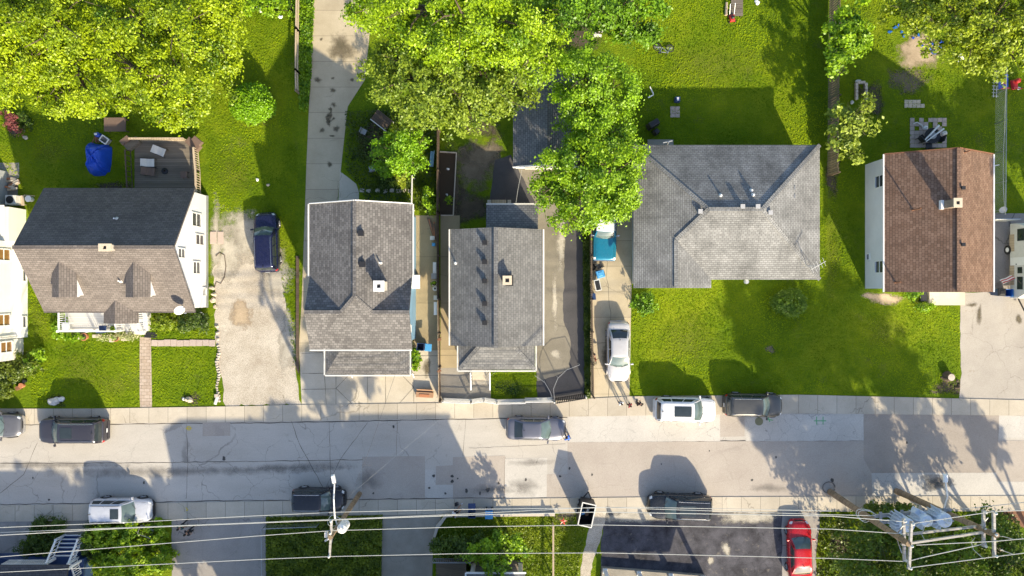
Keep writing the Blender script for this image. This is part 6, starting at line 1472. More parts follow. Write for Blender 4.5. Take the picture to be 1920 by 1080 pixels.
kb = MB(); kb.prism([P(818, 985), P(836, 962), P(840, 965), P(822, 990), P(816, 1010), P(811, 1010)], 0, .35); kb.prism([P(838, 962), P(1040, 960), P(1040, 965), P(838, 967)], .0, .352); tag(kb.build('low_wall', M['stone']), 'low pale wall along the front of the lower middle lawn', 'wall')
fp = thing('fence_rail', 'long pale fence rail running down the lower middle lawn', 'fence', P(1036, 1020)); g = MB(); g.beam(P(1036, 978, 1.0), P(1036, 1110, 1.0), .13, .1); g.build('rail', M['wood_tan'], fp)
for y in (980, 1030, 1080): g = MB(); c = P(1036, y); g.box((c.x, c.y, .5), (.1, .1, 1.0)); g.build('post', M['wood_tan'], fp)
# ornate white fence and the gate of the grey bungalow
wf = thing('metal_fence', 'white ornate metal fence along the sidewalk before the grey bungalow', 'fence', P(930, 752))
def pickets(t, a, b, h, mat, sp=.12, thick=.03, name='panel'):
    a, b = P(*a), P(*b); g = MB(); n = max(2, int((b - a).length / sp))
    for i in range(n + 1): p = a.lerp(b, i / n); g.box((p.x, p.y, h / 2 + .03), (thick, thick, h))
    for z in (.15, h * .55, h): g.beam(a + Vector((0, 0, z)), b + Vector((0, 0, z)), .05, .04)
    return g.build(name, M[mat], t)
seg = [(832, 750), (884, 752), (884, 752), (908, 749), (932, 753), (984, 752), (984, 750), (1034, 749)]
for k, (a, b) in enumerate(zip(seg, seg[1:])):
    if k == 1 or k == 5: continue
    pickets(wf, a, b, 1.15, 'white', .09, .035); kk = MB(); a_, b_ = P(*a), P(*b); kk.beam(a_ + Vector((0, .08, .12)), b_ + Vector((0, .08, .12)), .22, .24); kk.build('kerb', M['white2'], wf)
for q in seg: g = MB(); c = P(*q); g.box((c.x, c.y, .55), (.09, .09, 1.1)); g.build('post', M['white2'], wf)
gt = thing('driveway_gate', 'black picket driveway gate with curved pale braces at the bungalow\'s black drive', 'gate', P(1066, 745))
g = MB()
for k in range(17): f = k / 16; g.beam(P(1040 + 54 * f, 746 - 9 * f, .06), P(1040 + 54 * f, 752 - 9 * f, 1.3), .075, .04)
for z, dy in ((.2, 1), (1.2, 5.5)): g.beam(P(1039, 746 + dy, z), P(1095, 737 + dy, z), .06)
g.build('panel', M['iron'], gt)
for cpts in ([(1038, 748, 1.2), (1036, 725, 1.25), (1044, 705, 1.3), (1060, 690, 1.3), (1084, 681, 1.2)], [(1036, 748, 1.2), (1030, 730, 1.2), (1020, 713, 1.2), (1002, 701, 1.1)]):
    g = MB(); pts = [P(x, y, z) for x, y, z in cpts]; g.tube(pts, .016, 6)
    for p in pts[::2]: g.cyl((p.x, p.y, .02), p, .025)
    g.build('curved_brace', M['grey'], gt)
for q in ((1038, 750), (1096, 741)): g = MB(); c = P(*q); g.box((c.x, c.y, .7), (.11, .11, 1.4)); g.build('post', M['white2'], gt)
wg = thing('slat_gate', 'grey slatted gate beside the camper trailer', 'gate', P(1862, 410)); g = MB()
for k in range(9): a = P(1845 + k * 5, 415, .1); g.box((a.x, a.y, .8), (.14, .04, 1.5))
g.build('slats', M['white2'], wg); g = MB(); g.beam(P(1842, 414, 1.4), P(1890, 414, 1.4), .08); g.beam(P(1842, 414, .3), P(1890, 414, .3), .08); g.build('rail', M['steel'], wg)

# ------------------------------------------------------------------ bins, boxes and yard things
def bin_(label, px, py, rot, mat, lid, open_=False, group='wheelie bins', h=1.02):
    t = thing('wheelie_bin', label, 'bin', U(px, py, .8) * 1, math.radians(rot), group); t.location.z = .02
    g = MB(); b0, b1 = .22, .29
    q = lambda s, z: [(-s, -s, z), (s, -s, z), (s, s, z), (-s, s, z)]
    if not open_:
        g.hexa(q(b0, .06), q(b1, h))
    else:
        i = b1 - .03; g.hexa(q(b0, .06), q(b0 + .01, .2))
        o_, n_ = q(b0 + .01, .2), q(b1, h); oi, ni = q(b0 - .02, .2), q(i, h)
        for k in range(4):
            k2 = (k + 1) % 4
            g.hexa([o_[k], o_[k2], oi[k2], oi[k]], [n_[k], n_[k2], ni[k2], ni[k]])
    g.build('body', M[mat], t, local=True)
    g = MB()
    if open_: g.box((b1 + .30, 0, h - .06), (.58, .60, .06), 0, .93, Matrix.Rotation(-.12, 3, 'Y'))
    else: g.box((0, 0, h + .04), (.66, .62, .08), 0, .86)
    lo = g.build('lid', M[lid], t, local=True, bevel=.02)
    if not open_: g = MB(); g.box((0, 0, h + .095), (.36, .34, .03), 0, .8); g.build('lid_panel', M[lid], lo, local=True)
    g = MB(); g.tube([(b1 + .05, -.22, h - .06), (b1 + .05, .22, h - .06)], .02); g.build('handle', M['black'], t, local=True)
    for sy in (-.22, .22): g = MB(); g.cyl((b0 + .04, sy - .04, .12), (b0 + .04, sy + .04, .12), .12); g.build('wheel', M['tyre'], t, local=True)
bin_('navy bin with its light blue lid flung open to the right, beside the blue house', 789, 650, -4, 'navy', 'skyblue', True, h=1.05)
bin_('dark blue bin with lid flung open, on the lower sidewalk', 885, 963, 90, 'navy', 'navy', True); bin_('closed bright blue bin on the lower sidewalk by the low wall', 917, 964, 90, 'blue', 'skyblue')
bin_('blue bin by the camper with a light blue lid hanging open', 1888, 549, 0, 'blue', 'skyblue', True); bin_('dark green bin leftmost of those by the camper', 1874, 548, 0, 'navy', 'iron')
bin_('blue bin with pale blue lid among the clutter on the concrete driveway', 1125, 514, 15, 'skyblue', 'skyblue')
def simple(name, label, cat, px, py, z=0, rot=0, group=None): return thing(name, label, cat, P(px, py, z), math.radians(rot), group)
t = simple('mirror_frame', 'white framed dark panel leaning by the driveway fence', 'panel', 1119, 535, .02, 12); g = MB(); g.box((0, 0, .5), (.45, .8, .05), 0, 1, Matrix.Rotation(.5, 3, 'Y')); g.build('panel', M['black'], t, local=True); g = MB()
for a, b in (((-.22, -.42, .62), (.22, -.42, .38)), ((-.22, .42, .62), (.22, .42, .38)), ((-.22, -.42, .62), (-.22, .42, .62)), ((.22, -.42, .38), (.22, .42, .38))): g.beam(a, b, .07)
g.build('frame', M['white2'], t, local=True); g = MB(); g.beam((-.2, -.3, .6), (-.3, -.3, 0), .04); g.beam((-.2, .3, .6), (-.3, .3, 0), .04); g.build('leg', M['white2'], t, local=True)
t = simple('black_crate', 'black crate against the driveway fence above the red bicycle', 'crate', 1111, 556, .02, 5); g = MB(); g.box((0, 0, .25), (.36, .5, .5), 0, .9); g.build('box', M['black'], t, local=True, bevel=.02); g = MB(); g.box((0, 0, .52), (.38, .52, .05)); g.build('lid', M['navy'], t, local=True)
t = simple('stroller', 'dark folded stroller beside the light blue bin on the driveway', 'stroller', 1123, 499, .02, 30); g = MB(); g.box((0, 0, .5), (.45, .35, .1), 0, 1, Matrix.Rotation(.4, 3, 'Y')); g.box((-.2, 0, .75), (.1, .35, .4)); g.build('seat', M['black'], t, local=True); g = MB()
for sy in (-.2, .2): g.tube([(-.35, sy, .95), (.25, sy, .1)], .015, 6); g.tube([(-.3, sy, .1), (.15, sy, .6)], .015, 6)
g.build('frame', M['steel'], t, local=True)
for sx in (-.3, .27):
    for sy in (-.22, .22): g = MB(); g.cyl((sx, sy - .02, .1), (sx, sy + .02, .1), .1); g.build('wheel', M['tyre'], t, local=True)
t = simple('scrap_tyre', 'small dark tyre lying near the stroller', 'tyre', 1111, 501, .02); g = MB(); n = 18
g.tube([(.2 * math.cos(2 * PI * k / n), .2 * math.sin(2 * PI * k / n), .08) for k in range(n + 1)], .07, 8, False); tag(g.build('ring', M['tyre'], t, local=True), 'worn rubber ring')
# bicycles
def bicycle(label, px, py, rot, mat, s=1.0, lying=0.0, group=None):
    t = simple('bicycle', label, 'bicycle', px, py, .03 if not lying else .12, rot); m_ = Matrix.Rotation(lying, 4, 'X')
    def T(p): return m_ @ (Vector(p) * s)
    for sx in (-.5, .5):
        g = MB(); n = 20; g.tube([T((sx + .32 * math.cos(2 * PI * k / n), 0, .33 + .32 * math.sin(2 * PI * k / n))) for k in range(n + 1)], .035 * s, 6, False); wo = g.build('wheel', M['tyre'], t, local=True)
        g = MB()
        for k in range(6): a = PI * k / 6; g.tube([T((sx + .3 * math.cos(a), 0, .33 + .3 * math.sin(a))), T((sx - .3 * math.cos(a), 0, .33 - .3 * math.sin(a)))], .008 * s, 4)
        g.build('spokes', M['steel'], wo, local=True)
    g = MB()
    for a, b in (((-.5, 0, .33), (-.15, 0, .33)), ((-.15, 0, .33), (-.28, 0, .78)), ((-.28, 0, .75), (.32, 0, .78)), ((-.15, 0, .33), (.34, 0, .72)), ((.3, 0, .86), (.5, 0, .33)), ((-.5, 0, .33), (-.27, 0, .72))): g.tube([T(a), T(b)], .03 * s, 6)
    g.build('frame', M[mat], t, local=True)
    g = MB(); g.tube([T((.22, -.28, .98)), T((.28, 0, .92)), T((.22, .28, .98))], .025 * s, 6); g.tube([T((.28, 0, .92)), T((.31, 0, .84))], .025 * s, 6); g.build('handlebar', M['iron'], t, local=True)
    g = MB(); g.box(T((-.3, 0, .84)), (.26 * s, .16 * s, .07 * s), 0, .8, m_.to_3x3()); g.build('saddle', M['black'], t, local=True)
    return t
bicycle('small red bicycle leaning on the grey fence by the concrete driveway', 1110, 669, -75, 'red', .72, -.35)
bicycle('grey bicycle lying on the big back lawn', 1244, 84, -5, 'steel', 1.0, 1.25)
# blue tarpaulin bundle and its neighbours
t = simple('covered_trailer', 'lumpy load under a bright blue tarpaulin on the left back lawn', 'tarp load', 188, 298)
def tf(u, v):
    a = 2 * PI * u; rx, ry = .93, 1.33; k = 1 + .07 * math.sin(3 * a + 1) + .05 * math.sin(7 * a); e = abs(math.cos(a)) ** .38 * (1 if math.cos(a) > 0 else -1), abs(math.sin(a)) ** .38 * (1 if math.sin(a) > 0 else -1)
    w = min(1, v * 1.35); z = 1.15 * (1 - max(0, (v - .35) / .65) ** 1.6) + .12 * math.sin(5 * a + 3 * v) * v * (1 - v) * 2 + .10 * math.sin(2 * a + 4 * v) * (1 - v) + .07 * abs(math.sin(4.5 * a + 7 * v)) - .05 * abs(math.sin(8 * a - 5 * v))
    return (e[0] * rx * k * (v ** .8) * .95, e[1] * ry * k * (v ** .8) * .95, max(.02, z))
g = MB(); g.grid(tf, 64, 18); o = g.build('tarpaulin', M['tarp'], t, local=True, smooth=False, merge=True)
g = MB(); g.box((-.12, 1.55, .35), (.12, .6, .12)); g.tube([(-.4, 1.2, .4), (-.1, 1.9, .4), (.15, 1.2, .4)], .05); g.build('tow_bar', M['rust'], t, local=True)
t = simple('canister', 'small bright blue canister behind the tarpaulin bundle', 'canister', 189, 255); g = MB(); g.lathe((0, 0, 0), [(.17, 0), (.19, .05), (.19, .5), (.1, .6), (.06, .68)], 14); g.build('drum', M['tarp'], t, local=True); g = MB(); g.box((0, 0, .7), (.2, .16, .04)); g.build('cap', M['white'], t, local=True)
t = simple('storage_tote', 'grey plastic tote tilted beside the blue canister', 'tote', 201, 264, .02, -35); g = MB()
for a, b in (((-.3, 0, .2), (.04, .5, .4)), ((.3, 0, .2), (.04, .5, .4)), ((0, -.23, .2), (.56, .04, .4)), ((0, .23, .2), (.56, .04, .4)), ((0, 0, .03), (.6, .5, .05))): g.box(a, b)
g.build('tub', M['grey'], t, local=True); g = MB()
for a, b in (((-.3, 0, .42), (.08, .52, .04)), ((.3, 0, .42), (.08, .52, .04)), ((0, -.23, .421), (.52, .08, .04)), ((0, .23, .421), (.52, .08, .04))): g.box(a, b)
g.build('rim', M['white'], t, local=True)
t = simple('low_table', 'plain brown rectangular table on the left back lawn under the maple', 'table', 224, 237); g = MB(); g.box((0, 0, .62), (1.72, 1.1, .06)); g.build('table_top', M['brown'], t, local=True)
for sx in (-.75, .75):
    for sy in (-.45, .45): g = MB(); g.box((sx, sy, .3), (.07, .07, .6)); g.build('leg', M['brown'], t, local=True)
t = simple('blue_cooler', 'light blue box tucked under the back eave of the white cape house', 'cooler', 160, 361); g = MB(); g.box((0, 0, .25), (1.1, .4, .45), 0, .95); g.build('box', M['skyblue'], t, local=True, bevel=.03); g = MB(); g.box((0, 0, .5), (1.14, .44, .07)); g.build('lid', M['blue'], t, local=True)
t = simple('bucket', 'white bucket beside the air conditioner stand', 'bucket', 60, 374); g = MB(); g.lathe((0, 0, 0), [(.18, 0), (.22, .4), (.25, .42), (.25, .46)], 16); g.build('pail', M['white'], t, local=True); g = MB(); g.beam((-.35, .3, .4), (.5, .22, .4), .05); g.build('stick', M['wood_tan'], t, local=True)
# woodpile behind the left-edge house
for k in range(6):
    t = simple('timber_offcut', 'loose timber offcut in the heap behind the left-edge house', 'timber', 24 + R.uniform(-4, 6), 336 + k * 4, .02 + k * .05, R.uniform(-30, 30), 'timber heap'); g = MB(); g.box((0, 0, .05), (R.uniform(.7, 1.3), .16, .07)); g.build('plank', M['wood_tan' if k % 2 else 'terra'], t, local=True); g = MB(); g.box((.2, .05, .1), (.5, .12, .03)); g.build('batten', M['stone'], t, local=True)
sheet('path', [(-60, 305), (36, 305), (36, 322), (32, 380), (-60, 380)], .009, M['conc_old'], .03)
# front garden
def rock(px, py, r, label, mat='stone', group=None, flat=.6):
    c = P(px, py); g = MB(); ph = [R.uniform(0, 6) for _ in range(4)]
    def f(u, v):
        a, b = 2 * PI * u, PI * (v - .5); k = 1 + .16 * math.sin(2 * a + ph[0]) + .12 * math.sin(3 * a + 2 * b + ph[1]) + .08 * math.sin(5 * a - 3 * b + ph[2])
        return (c.x + r * k * math.cos(b) * math.cos(a), c.y + r * k * math.cos(b) * math.sin(a) * .85, r * flat * k * math.sin(b) + r * flat * .55)
    g.grid(f, 12, 8); return tag(g.build('rock', M[mat], merge=True), label, 'rock', group)
rock(103, 752, .42, 'large flat grey rock in the shaded round bed on the front lawn', 'white2'); rock(116, 748, .26, 'smaller white rock touching the large flat grey one', 'white'); rock(355, 749, .3, 'rounded cream rock at the front edge of the right half lawn', 'cream'); rock(345, 748, .14, 'small white stone left of the rounded cream rock', 'white')
rock(489, 18, .3, 'white boulder near the rail fence at the top', 'white'); rock(526, 32, .18, 'small white stone below the boulder by the rail fence', 'white'); rock(483, 337, .14, 'small white stone on the lawn above the navy SUV', 'white'); rock(503, 347, .13, 'small yellowish stone on the lawn above the navy SUV', 'cream'); rock(578, 118, .14, 'white stone beside the top of the long driveway', 'white'); rock(48, 258, .2, 'flat pale stone below the reddish shrub', 'stone', flat=.3)
for k in range(22):
    y = 648 + k * 4.9; rock(409 + 2.2 * math.sin(k * .7) + (k > 15) * (22 - k) * -.0, y, R.uniform(.10, .15), 'pale edging stone in the row beside the gravel driveway', 'stone', 'edging stones')
for x, y, r_ in [(400, 563, .24), (402, 552, .2), (404, 575, .18), (407, 612, .15), (408, 624, .15), (409, 636, .14), (398, 540, .2)]: rock(x, y, r_, 'larger tan rock along the house corner bed by the gravel', 'cream', 'corner bed rocks')
t = simple('stone_bench', 'slanted white slab at the lower end of the edging stones', 'slab', 407, 750, 0, 72); g = MB(); g.box((0, 0, .14), (.75, .22, .16), .0, .9); g.build('slab_top', M['white2'], t, local=True, bevel=.03); g = MB(); g.box((.35, .1, .12), (.3, .3, .22), .4, .85); g.build('end_block', M['stone'], t, local=True)
xs = 284
for k in range(10):
    w_ = 11.6; c = P(xs + (k + .5) * 12, 643 + R.uniform(-.6, .6)); g = MB(); g.box((c.x, c.y, .03), (.49, .52 + R.uniform(-.03, .03), .07), R.uniform(-.04, .04)); tag(g.build('paving_slab', M['slab'], bevel=.015), 'pinkish slab in the path across the right half of the front lawn', 'paving slab', 'cross path slabs')
for x, y, w_, d_ in [(400, 446, .5, 1.0), (414, 446, .45, 1.0)]: c = P(x, y); g = MB(); g.box((c.x, c.y, .03), (w_, d_, .07)); tag(g.build('paving_slab', M['slab'], bevel=.015), 'grey-pink slab beside the gravel driveway by the white cape house', 'paving slab', 'slabs by the gravel')
def pot(label, px, py, r, mat='terra', plant=True, z=0, dirt='soil'):
    t = simple('flower_pot', label, 'flower pot', px, py, z); g = MB(); h = r * 1.3
    n = 18; g.lathe((0, 0, 0), [(r * .7, 0), (r * .95, h * .85), (r * 1.05, h * .86), (r * 1.05, h), (r * .85, h)], n); g.build('pot', M[mat], t, local=True)
    g = MB(); g.lathe((0, 0, h + .004), [(r * .82, 0), (r * .5, .02)], n); so_ = g.build('soil', M[dirt], t, local=True)
    if plant:
        o = leaf_mesh('plant', *cloud([(P(px, py).x, P(px, py).y, z + h + .08, r * .6, r * .6, .14)], 14, .11, GR1, BG2, .12, 14), t)
    return t
pot('terracotta bowl of greenery at the left end of the porch front', 162, 631, .30); pot('terracotta bowl of greenery in the middle of the porch front', 221, 633, .28); pot('white pot with dark soil in the corner bed', 379, 591, .26, 'white', False); pot('dark pot on the porch by the railing', 223, 615, .22, 'black', True, .55)
t = simple('porch_chair', 'dark blue cushioned chair on the white porch', 'chair', 206, 615, .55, 0); g = MB(); g.box((0, 0, .4), (.55, .5, .12)); g.build('cushion', M['navy'], t, local=True, bevel=.03); g = MB(); g.box((0, -.28, .65), (.55, .08, .5)); g.build('backrest', M['navy'], t, local=True, bevel=.02)
for sx in (-.22, .22):
    for sy in (-.2, .2): g = MB(); g.box((sx, sy, .17), (.05, .05, .34)); g.build('leg', M['black'], t, local=True)
t = simple('porch_table', 'white table at the left end of the porch', 'table', 140, 612, .55); g = MB(); g.box((0, 0, .55), (.6, .75, .05)); g.build('table_top', M['white'], t, local=True)
for sx in (-.25, .25):
    for sy in (-.3, .3): g = MB(); g.box((sx, sy, .27), (.05, .05, .53)); g.build('leg', M['white'], t, local=True)
for x, y, w_, d_, r_ in [(147, 634, .7, .22, .4), (183, 630, .65, .25, 0), (211, 637, .35, .35, 0), (236, 635, .6, .3, 0)]:
    c = P(x, y); g = MB(); g.box((c.x, c.y, .1), (w_, d_, .2), r_); tag(g.build('edging_block', M['stone'], bevel=.03), 'pale block edging the flower bed before the porch', 'stone block', 'porch bed blocks')
bush('pale flowering plants right of the pots in front of the porch', (242, 631), [(232, 629, .3, .5, .25, .25), (247, 631, .35, .4, .3, .3), (198, 630, .25, .4, .2, .2)], 9, .11, (.20, .26, .06), (.50, .50, .28))
g = MB(); c = P(283, 628); g.box((c.x, c.y, .02), (1.0, .45, .03), -.05); tag(g.build('door_mat', M['iron']), 'dark mat at the foot of the porch steps', 'mat')
g = MB(); pts = [P(x, y, .035) for x, y in [(405, 480), (412, 474), (421, 478), (424, 500), (421, 520), (414, 532), (406, 528), (400, 545), (404, 560)]]; g.tube(pts, .03, 6); tag(g.build('garden_hose', M['wood_dark']), 'loop of brown garden hose on the gravel beside the white cape house', 'hose')
t = simple('flower_box', 'heap of pots and a bucket at the end of the left hedge', 'pots', 44, 722); g = MB(); g.lathe((0, 0, 0), [(.18, 0), (.22, .3), (.2, .32)], 12); g.build('bucket', M['terra'], t, local=True); g = MB(); g.box((-.3, -.2, .12), (.4, .3, .24), .4); g.build('planter', M['rust'], t, local=True); g = MB(); g.lathe((.2, .35, 0), [(.13, 0), (.15, .25), (.12, .26)], 12); g.build('small_pot', M['black'], t, local=True)
# behind and beside the blue house
t = simple('shed_panel', 'dark rectangular trampoline-like panel tilted against a frame in the shady back yard', 'panel', 719, 229, .0, -38); g = MB(); g.box((0, 0, .75), (1.5, .95, .06), 0, 1, Matrix.Rotation(.15, 3, 'X')); g.build('panel', M['wood_dark'], t, local=True); g = MB(); g.beam((-.75, -.5, .68), (.75, -.5, .68), .07); g.beam((-.7, -.45, .65), (-.7, -.45, 0), .05); g.beam((.7, -.45, .65), (.7, -.45, 0), .05); g.beam((.7, .45, .8), (.7, .45, 0), .05); g.build('frame', M['white2'], t, local=True)
t = simple('garden_chair', 'grey folding chair on the shady grass left of the tilted panel', 'chair', 684, 249, 0, -25); g = MB(); g.box((0, 0, .42), (.42, .42, .05)); g.build('seat', M['grey'], t, local=True); g = MB(); g.box((-.2, 0, .68), (.04, .4, .4)); g.build('backrest', M['grey'], t, local=True); g = MB()
for sx in (-.2, .2):
    for sy in (-.2, .2): g.tube([(sx, sy, 0), (sx, sy, .42)], .015, 5)
g.build('frame', M['steel'], t, local=True)
t = simple('garden_chair', 'grey garden chair under the small green tree', 'chair', 700, 318, 0, 15); g = MB(); g.box((0, 0, .42), (.5, .5, .05)); g.build('seat', M['grey'], t, local=True); g = MB(); g.box((0, -.24, .68), (.5, .04, .4)); g.build('backrest', M['grey'], t, local=True); g = MB()
for sx in (-.2, .2):
    for sy in (-.2, .2): g.tube([(sx, sy, 0), (sx, sy, .42)], .015, 5)
g.build('frame', M['steel'], t, local=True)
for k, x in enumerate([679, 691, 708, 723, 735, 747, 757, 769]):
    c = P(x, 357 + (k % 2) * 1.5); g = MB(); g.box((c.x, c.y, .03), (.36, .30, .07), R.uniform(-.2, .2)); tag(g.build('stepping_stone', M['stone'], bevel=.02), 'pale stepping stone in the curved row behind the blue house', 'stepping stone', 'stepping stones')
t = simple('garden_bench', 'narrow green bench frame against the fence behind the blue house', 'bench', 811, 300, 0, 85); g = MB(); g.box((0, 0, .45), (1.2, .3, .05)); g.build('seat', M['s_blue'], t, local=True); g = MB(); g.box((0, -.18, .7), (1.2, .04, .35)); g.build('backrest', M['s_blue'], t, local=True)
for sx in (-.5, .5): g = MB(); g.box((sx, 0, .22), (.06, .3, .44)); g.build('leg', M['steel'], t, local=True)
for x, y, w_, d_, h_, mt, lb, ct_ in [(812, 447, .34, .3, .5, 'white2', 'white bucket-like box by the fence beside the planks', 'box'), (814, 459, .24, .24, .4, 'skyblue', 'small pale blue tub below the white box by the fence', 'tub'), (816, 503, .26, .9, .45, 'white', 'tall white panel box leaning along the dark fence', 'box'), (815, 518, .40, .45, .5, 'grey', 'grey box below the white panel by the fence', 'box'),
        (818, 558, .3, .35, .45, 'white2', 'short white box at the end of the dark fence', 'box'), (818, 578, .24, 1.0, .6, 'white', 'long white panel by the pale fence', 'panel')]:
    t = simple('storage_box', lb, ct_, x, y); g = MB(); g.box((0, 0, h_ / 2), (w_, d_, h_), 0, .94); g.build('box', M[mt], t, local=True, bevel=.02); g = MB(); g.box((0, 0, h_ + .02), (w_ * 1.04, d_ * 1.03, .04)); g.build('lid', M[mt], t, local=True)
pot('round planter of green moss by the dark fence', 815, 531, .24, 'stone'); t = simple('spare_wheel', 'white wheel lying below the round planter', 'wheel', 816, 541); g = MB(); g.lathe((0, 0, 0), [(.2, 0), (.2, .16), (.12, .18)], 18); g.build('tyre', M['white2'], t, local=True); g = MB(); g.lathe((0, 0, .17), [(.09, 0), (.05, .04)], 12); g.build('hub', M['black'], t, local=True)
for k in range(5):
    t = simple('plank', 'reddish plank in the pile at the head of the side path', 'plank', 807 + k * 2.6, 425 + k * 3, .03 + k * .05, 100 + R.uniform(-12, 12), 'planks by the fence'); g = MB(); g.box((0, 0, .03), (1.5, .12, .05)); g.build('board', M['terra' if k % 2 else 'brown'], t, local=True)
t = simple('carton', 'opened brown cardboard carton on the sidewalk slab by the wooden fence', 'carton', 797, 739, .02, -3); g = MB(); g.box((0, 0, .2), (1.35, .42, .4)); g.build('box', M['cardb'], t, local=True); g = MB(); g.box((0, .32, .3), (1.3, .25, .03), 0, 1, Matrix.Rotation(.5, 3, 'X')); g.build('flap', M['cardb'], t, local=True); g = MB(); g.box((0, -.05, .42), (.8, .2, .04)); g.build('inner_tray', M['terra'], t, local=True)
for x, y, r_, lb in [(826, 635, 20, 'upper'), (826, 693, 35, 'lower')]:
    t = simple('fence_bracket', f'small rusty bracket on the {lb} end of the pale fence', 'bracket', x, y, 1.0, r_); g = MB(); g.box((0, 0, 0), (.3, .2, .12)); g.build('plate', M['rust'], t, local=True); g = MB(); g.box((.1, .1, -.4), (.06, .06, .8)); g.build('stake', M['rust'], t, local=True)
g = MB()
for a, b in (((825, 285), (856, 287)), ((856, 287), (850, 404)), ((850, 404), (827, 404))): g.beam(P(*a, .1), P(*b, .1), .07, .2)
tag(g.build('bed_edging', M['stone']), 'pale edging around the long garden bed behind the bungalow', 'edging')
rock(840, 317, .12, 'white stone in the upper half of the garden bed', 'white'); rock(838, 365, .1, 'white stone lower down in the garden bed', 'white'); bush('small leafy seedling in the lower garden bed', (842, 376), [(842, 376, .15, .2, .2, .12)], 14, .1, GR1, BG2)
# back lawn of the ash grey house
t = simple('grill', 'black covered grill beside the patio slab on the back lawn', 'grill', 1222, 236, 0, 30); g = MB(); g.box((0, 0, .55), (1.0, .55, .9), 0, .85); g.build('cover', M['black'], t, local=True, bevel=.08); g = MB(); g.box((-.05, -.62, .35), (.45, .5, .7), .2, .8); g.build('side_cover', M['black'], t, local=True, bevel=.06)
t = simple('plastic_pipe', 'bent white plastic pipe lying on the shaded back lawn', 'pipe', 1222, 176); g = MB(); g.tube([(-.15, .55, .04), (.12, 0, .04), (.1, -.1, .04), (-.3, -.32, .04)], .05, 8); tag(g.build('pipe_run', M['white'], t, local=True), 'white tube with one elbow')
for k in range(2):
    for j in range(3): c = P(1261 + k * 9, 203 + j * 7); g = MB(); g.box((c.x, c.y, .03), (.36, .27, .06)); tag(g.build('paver', M['terra' if False else 'slab'], bevel=.01), 'reddish paver of the small square under the grey box grill', 'paver', 'pavers on the back lawn')
t = simple('charcoal_grill', 'small grey box with a white sticker on the reddish pavers', 'box', 1268, 189, .06); g = MB(); g.box((0, 0, .25), (.42, .42, .5), 0, .9); g.build('box', M['navy'], t, local=True, bevel=.03); g = MB(); g.box((0, 0, .51), (.16, .22, .02)); g.build('sticker', M['white'], t, local=True)
t = simple('lawn_mower', 'red lawn mower at the end of the plank walk at the top', 'lawn mower', 1371, 36, 0, -80); g = MB(); g.box((0, 0, .24), (.6, .45, .2), 0, .8); g.build('deck', M['red'], t, local=True, bevel=.04); g = MB(); g.lathe((0, 0, .33), [(.14, 0), (.14, .14), (.06, .2)], 12); g.build('engine', M['black'], t, local=True); g = MB(); g.tube([(-.25, -.18, .3), (-.9, -.2, .9), (-.9, .2, .9), (-.25, .18, .3)], .018, 6); g.build('handle', M['steel'], t, local=True)
for sx in (-.25, .25):
    for sy in (-.24, .24): g = MB(); g.cyl((sx, sy - .03, .1), (sx, sy + .03, .1), .1); g.build('wheel', M['tyre'], t, local=True)
t = simple('plank_walk', 'grey wooden plank walk at the top edge of the big back lawn', 'boardwalk', 1381, 10); g = MB()
for k in range(10): g.box((0, -.95 + k * .32 + .2, .1), (.95, .29, .05))
g.build('boards', M['wood_grey'], t, local=True); g = MB(); g.box((-.3, .5, .03), (.08, 3.0, .07)); g.box((.3, .5, .03), (.08, 3.0, .07)); g.build('bearers', M['wood_dark'], t, local=True)
t = simple('log', 'short pale log left of the plank walk', 'log', 1361, 18, 0, 88); g = MB(); g.tube([(-.5, 0, .12), (.5, 0, .12)], [.12, .1], 10); g.build('bark', M['wood_tan'], t, local=True); g = MB(); g.cyl((.5, 0, .12), (.51, 0, .12), .09); g.build('cut_end', M['cream'], t, local=True)
rock(1419, 5, .22, 'white stone at the top edge right of the plank walk', 'white')
t = simple('junk_heap', 'pile of pale scrap by the dark strip behind the garage', 'scrap', 1120, 62); g = MB()
for k in range(5): g.box((R.uniform(-.3, .3), R.uniform(-.4, .4), .1 + k * .07), (R.uniform(.3, .6), .2, .06), R.uniform(0, 3))
g.build('scrap_boards', M['white2'], t, local=True); g = MB(); g.box((.1, .3, .2), (.4, .4, .4), .5); g.build('scrap_box', M['terra'], t, local=True)
# right-hand yards
t = simple('fire_pit', 'square block fire pit full of branches by the board fence', 'fire pit', 1613, 172); g = MB()
for q in ((-.38, 0), (.38, 0)):
    for j in range(5): g.box((q[0], -.55 + j * .27, .12), (.2, .24, .24))
for j in range(3): g.box((-.2 + j * .2, .7, .12), (.18, .2, .24))
g.build('blocks', M['stone'], t, local=True); g = MB()
for k in range(16): a = R.uniform(0, 6.28); g.tube([(R.uniform(-.25, .25), R.uniform(-.5, .5), .05), (R.uniform(-.3, .3), R.uniform(-.6, .6), R.uniform(.2, .5))], .02, 5)
g.build('branches', M['bark'], t, local=True)
rock(1608, 153, .2, 'white block at the top of the fire pit', 'white2'); rock(1597, 192, .16, 'white block below the fire pit', 'white2')
for k in range(5):
    for j in range(2):
        if (k, j) == (4, 0): continue
        c = P(1699 + k * 7.6, 191 + j * 7.6); g = MB(); g.box((c.x, c.y, .03), (.3, .3, .06), R.uniform(-.05, .05)); tag(g.build('paver', M['cream'], bevel=.01), 'tan paver of the small block in the right-hand yard', 'paver', 'pavers in the right yard')
for i in range(8):
    for j in range(7):
        if R.random() < .12: continue
        c = P(1710 + i * 8.6, 225 + j * 8); g = MB(); g.box((c.x, c.y, .025), (.35, .32, .05), R.uniform(-.04, .04)); tag(g.build('patio_paver', M['slab'], bevel=.01), 'weathered paver of the patio behind the brown-roofed house', 'paver', 'patio pavers')
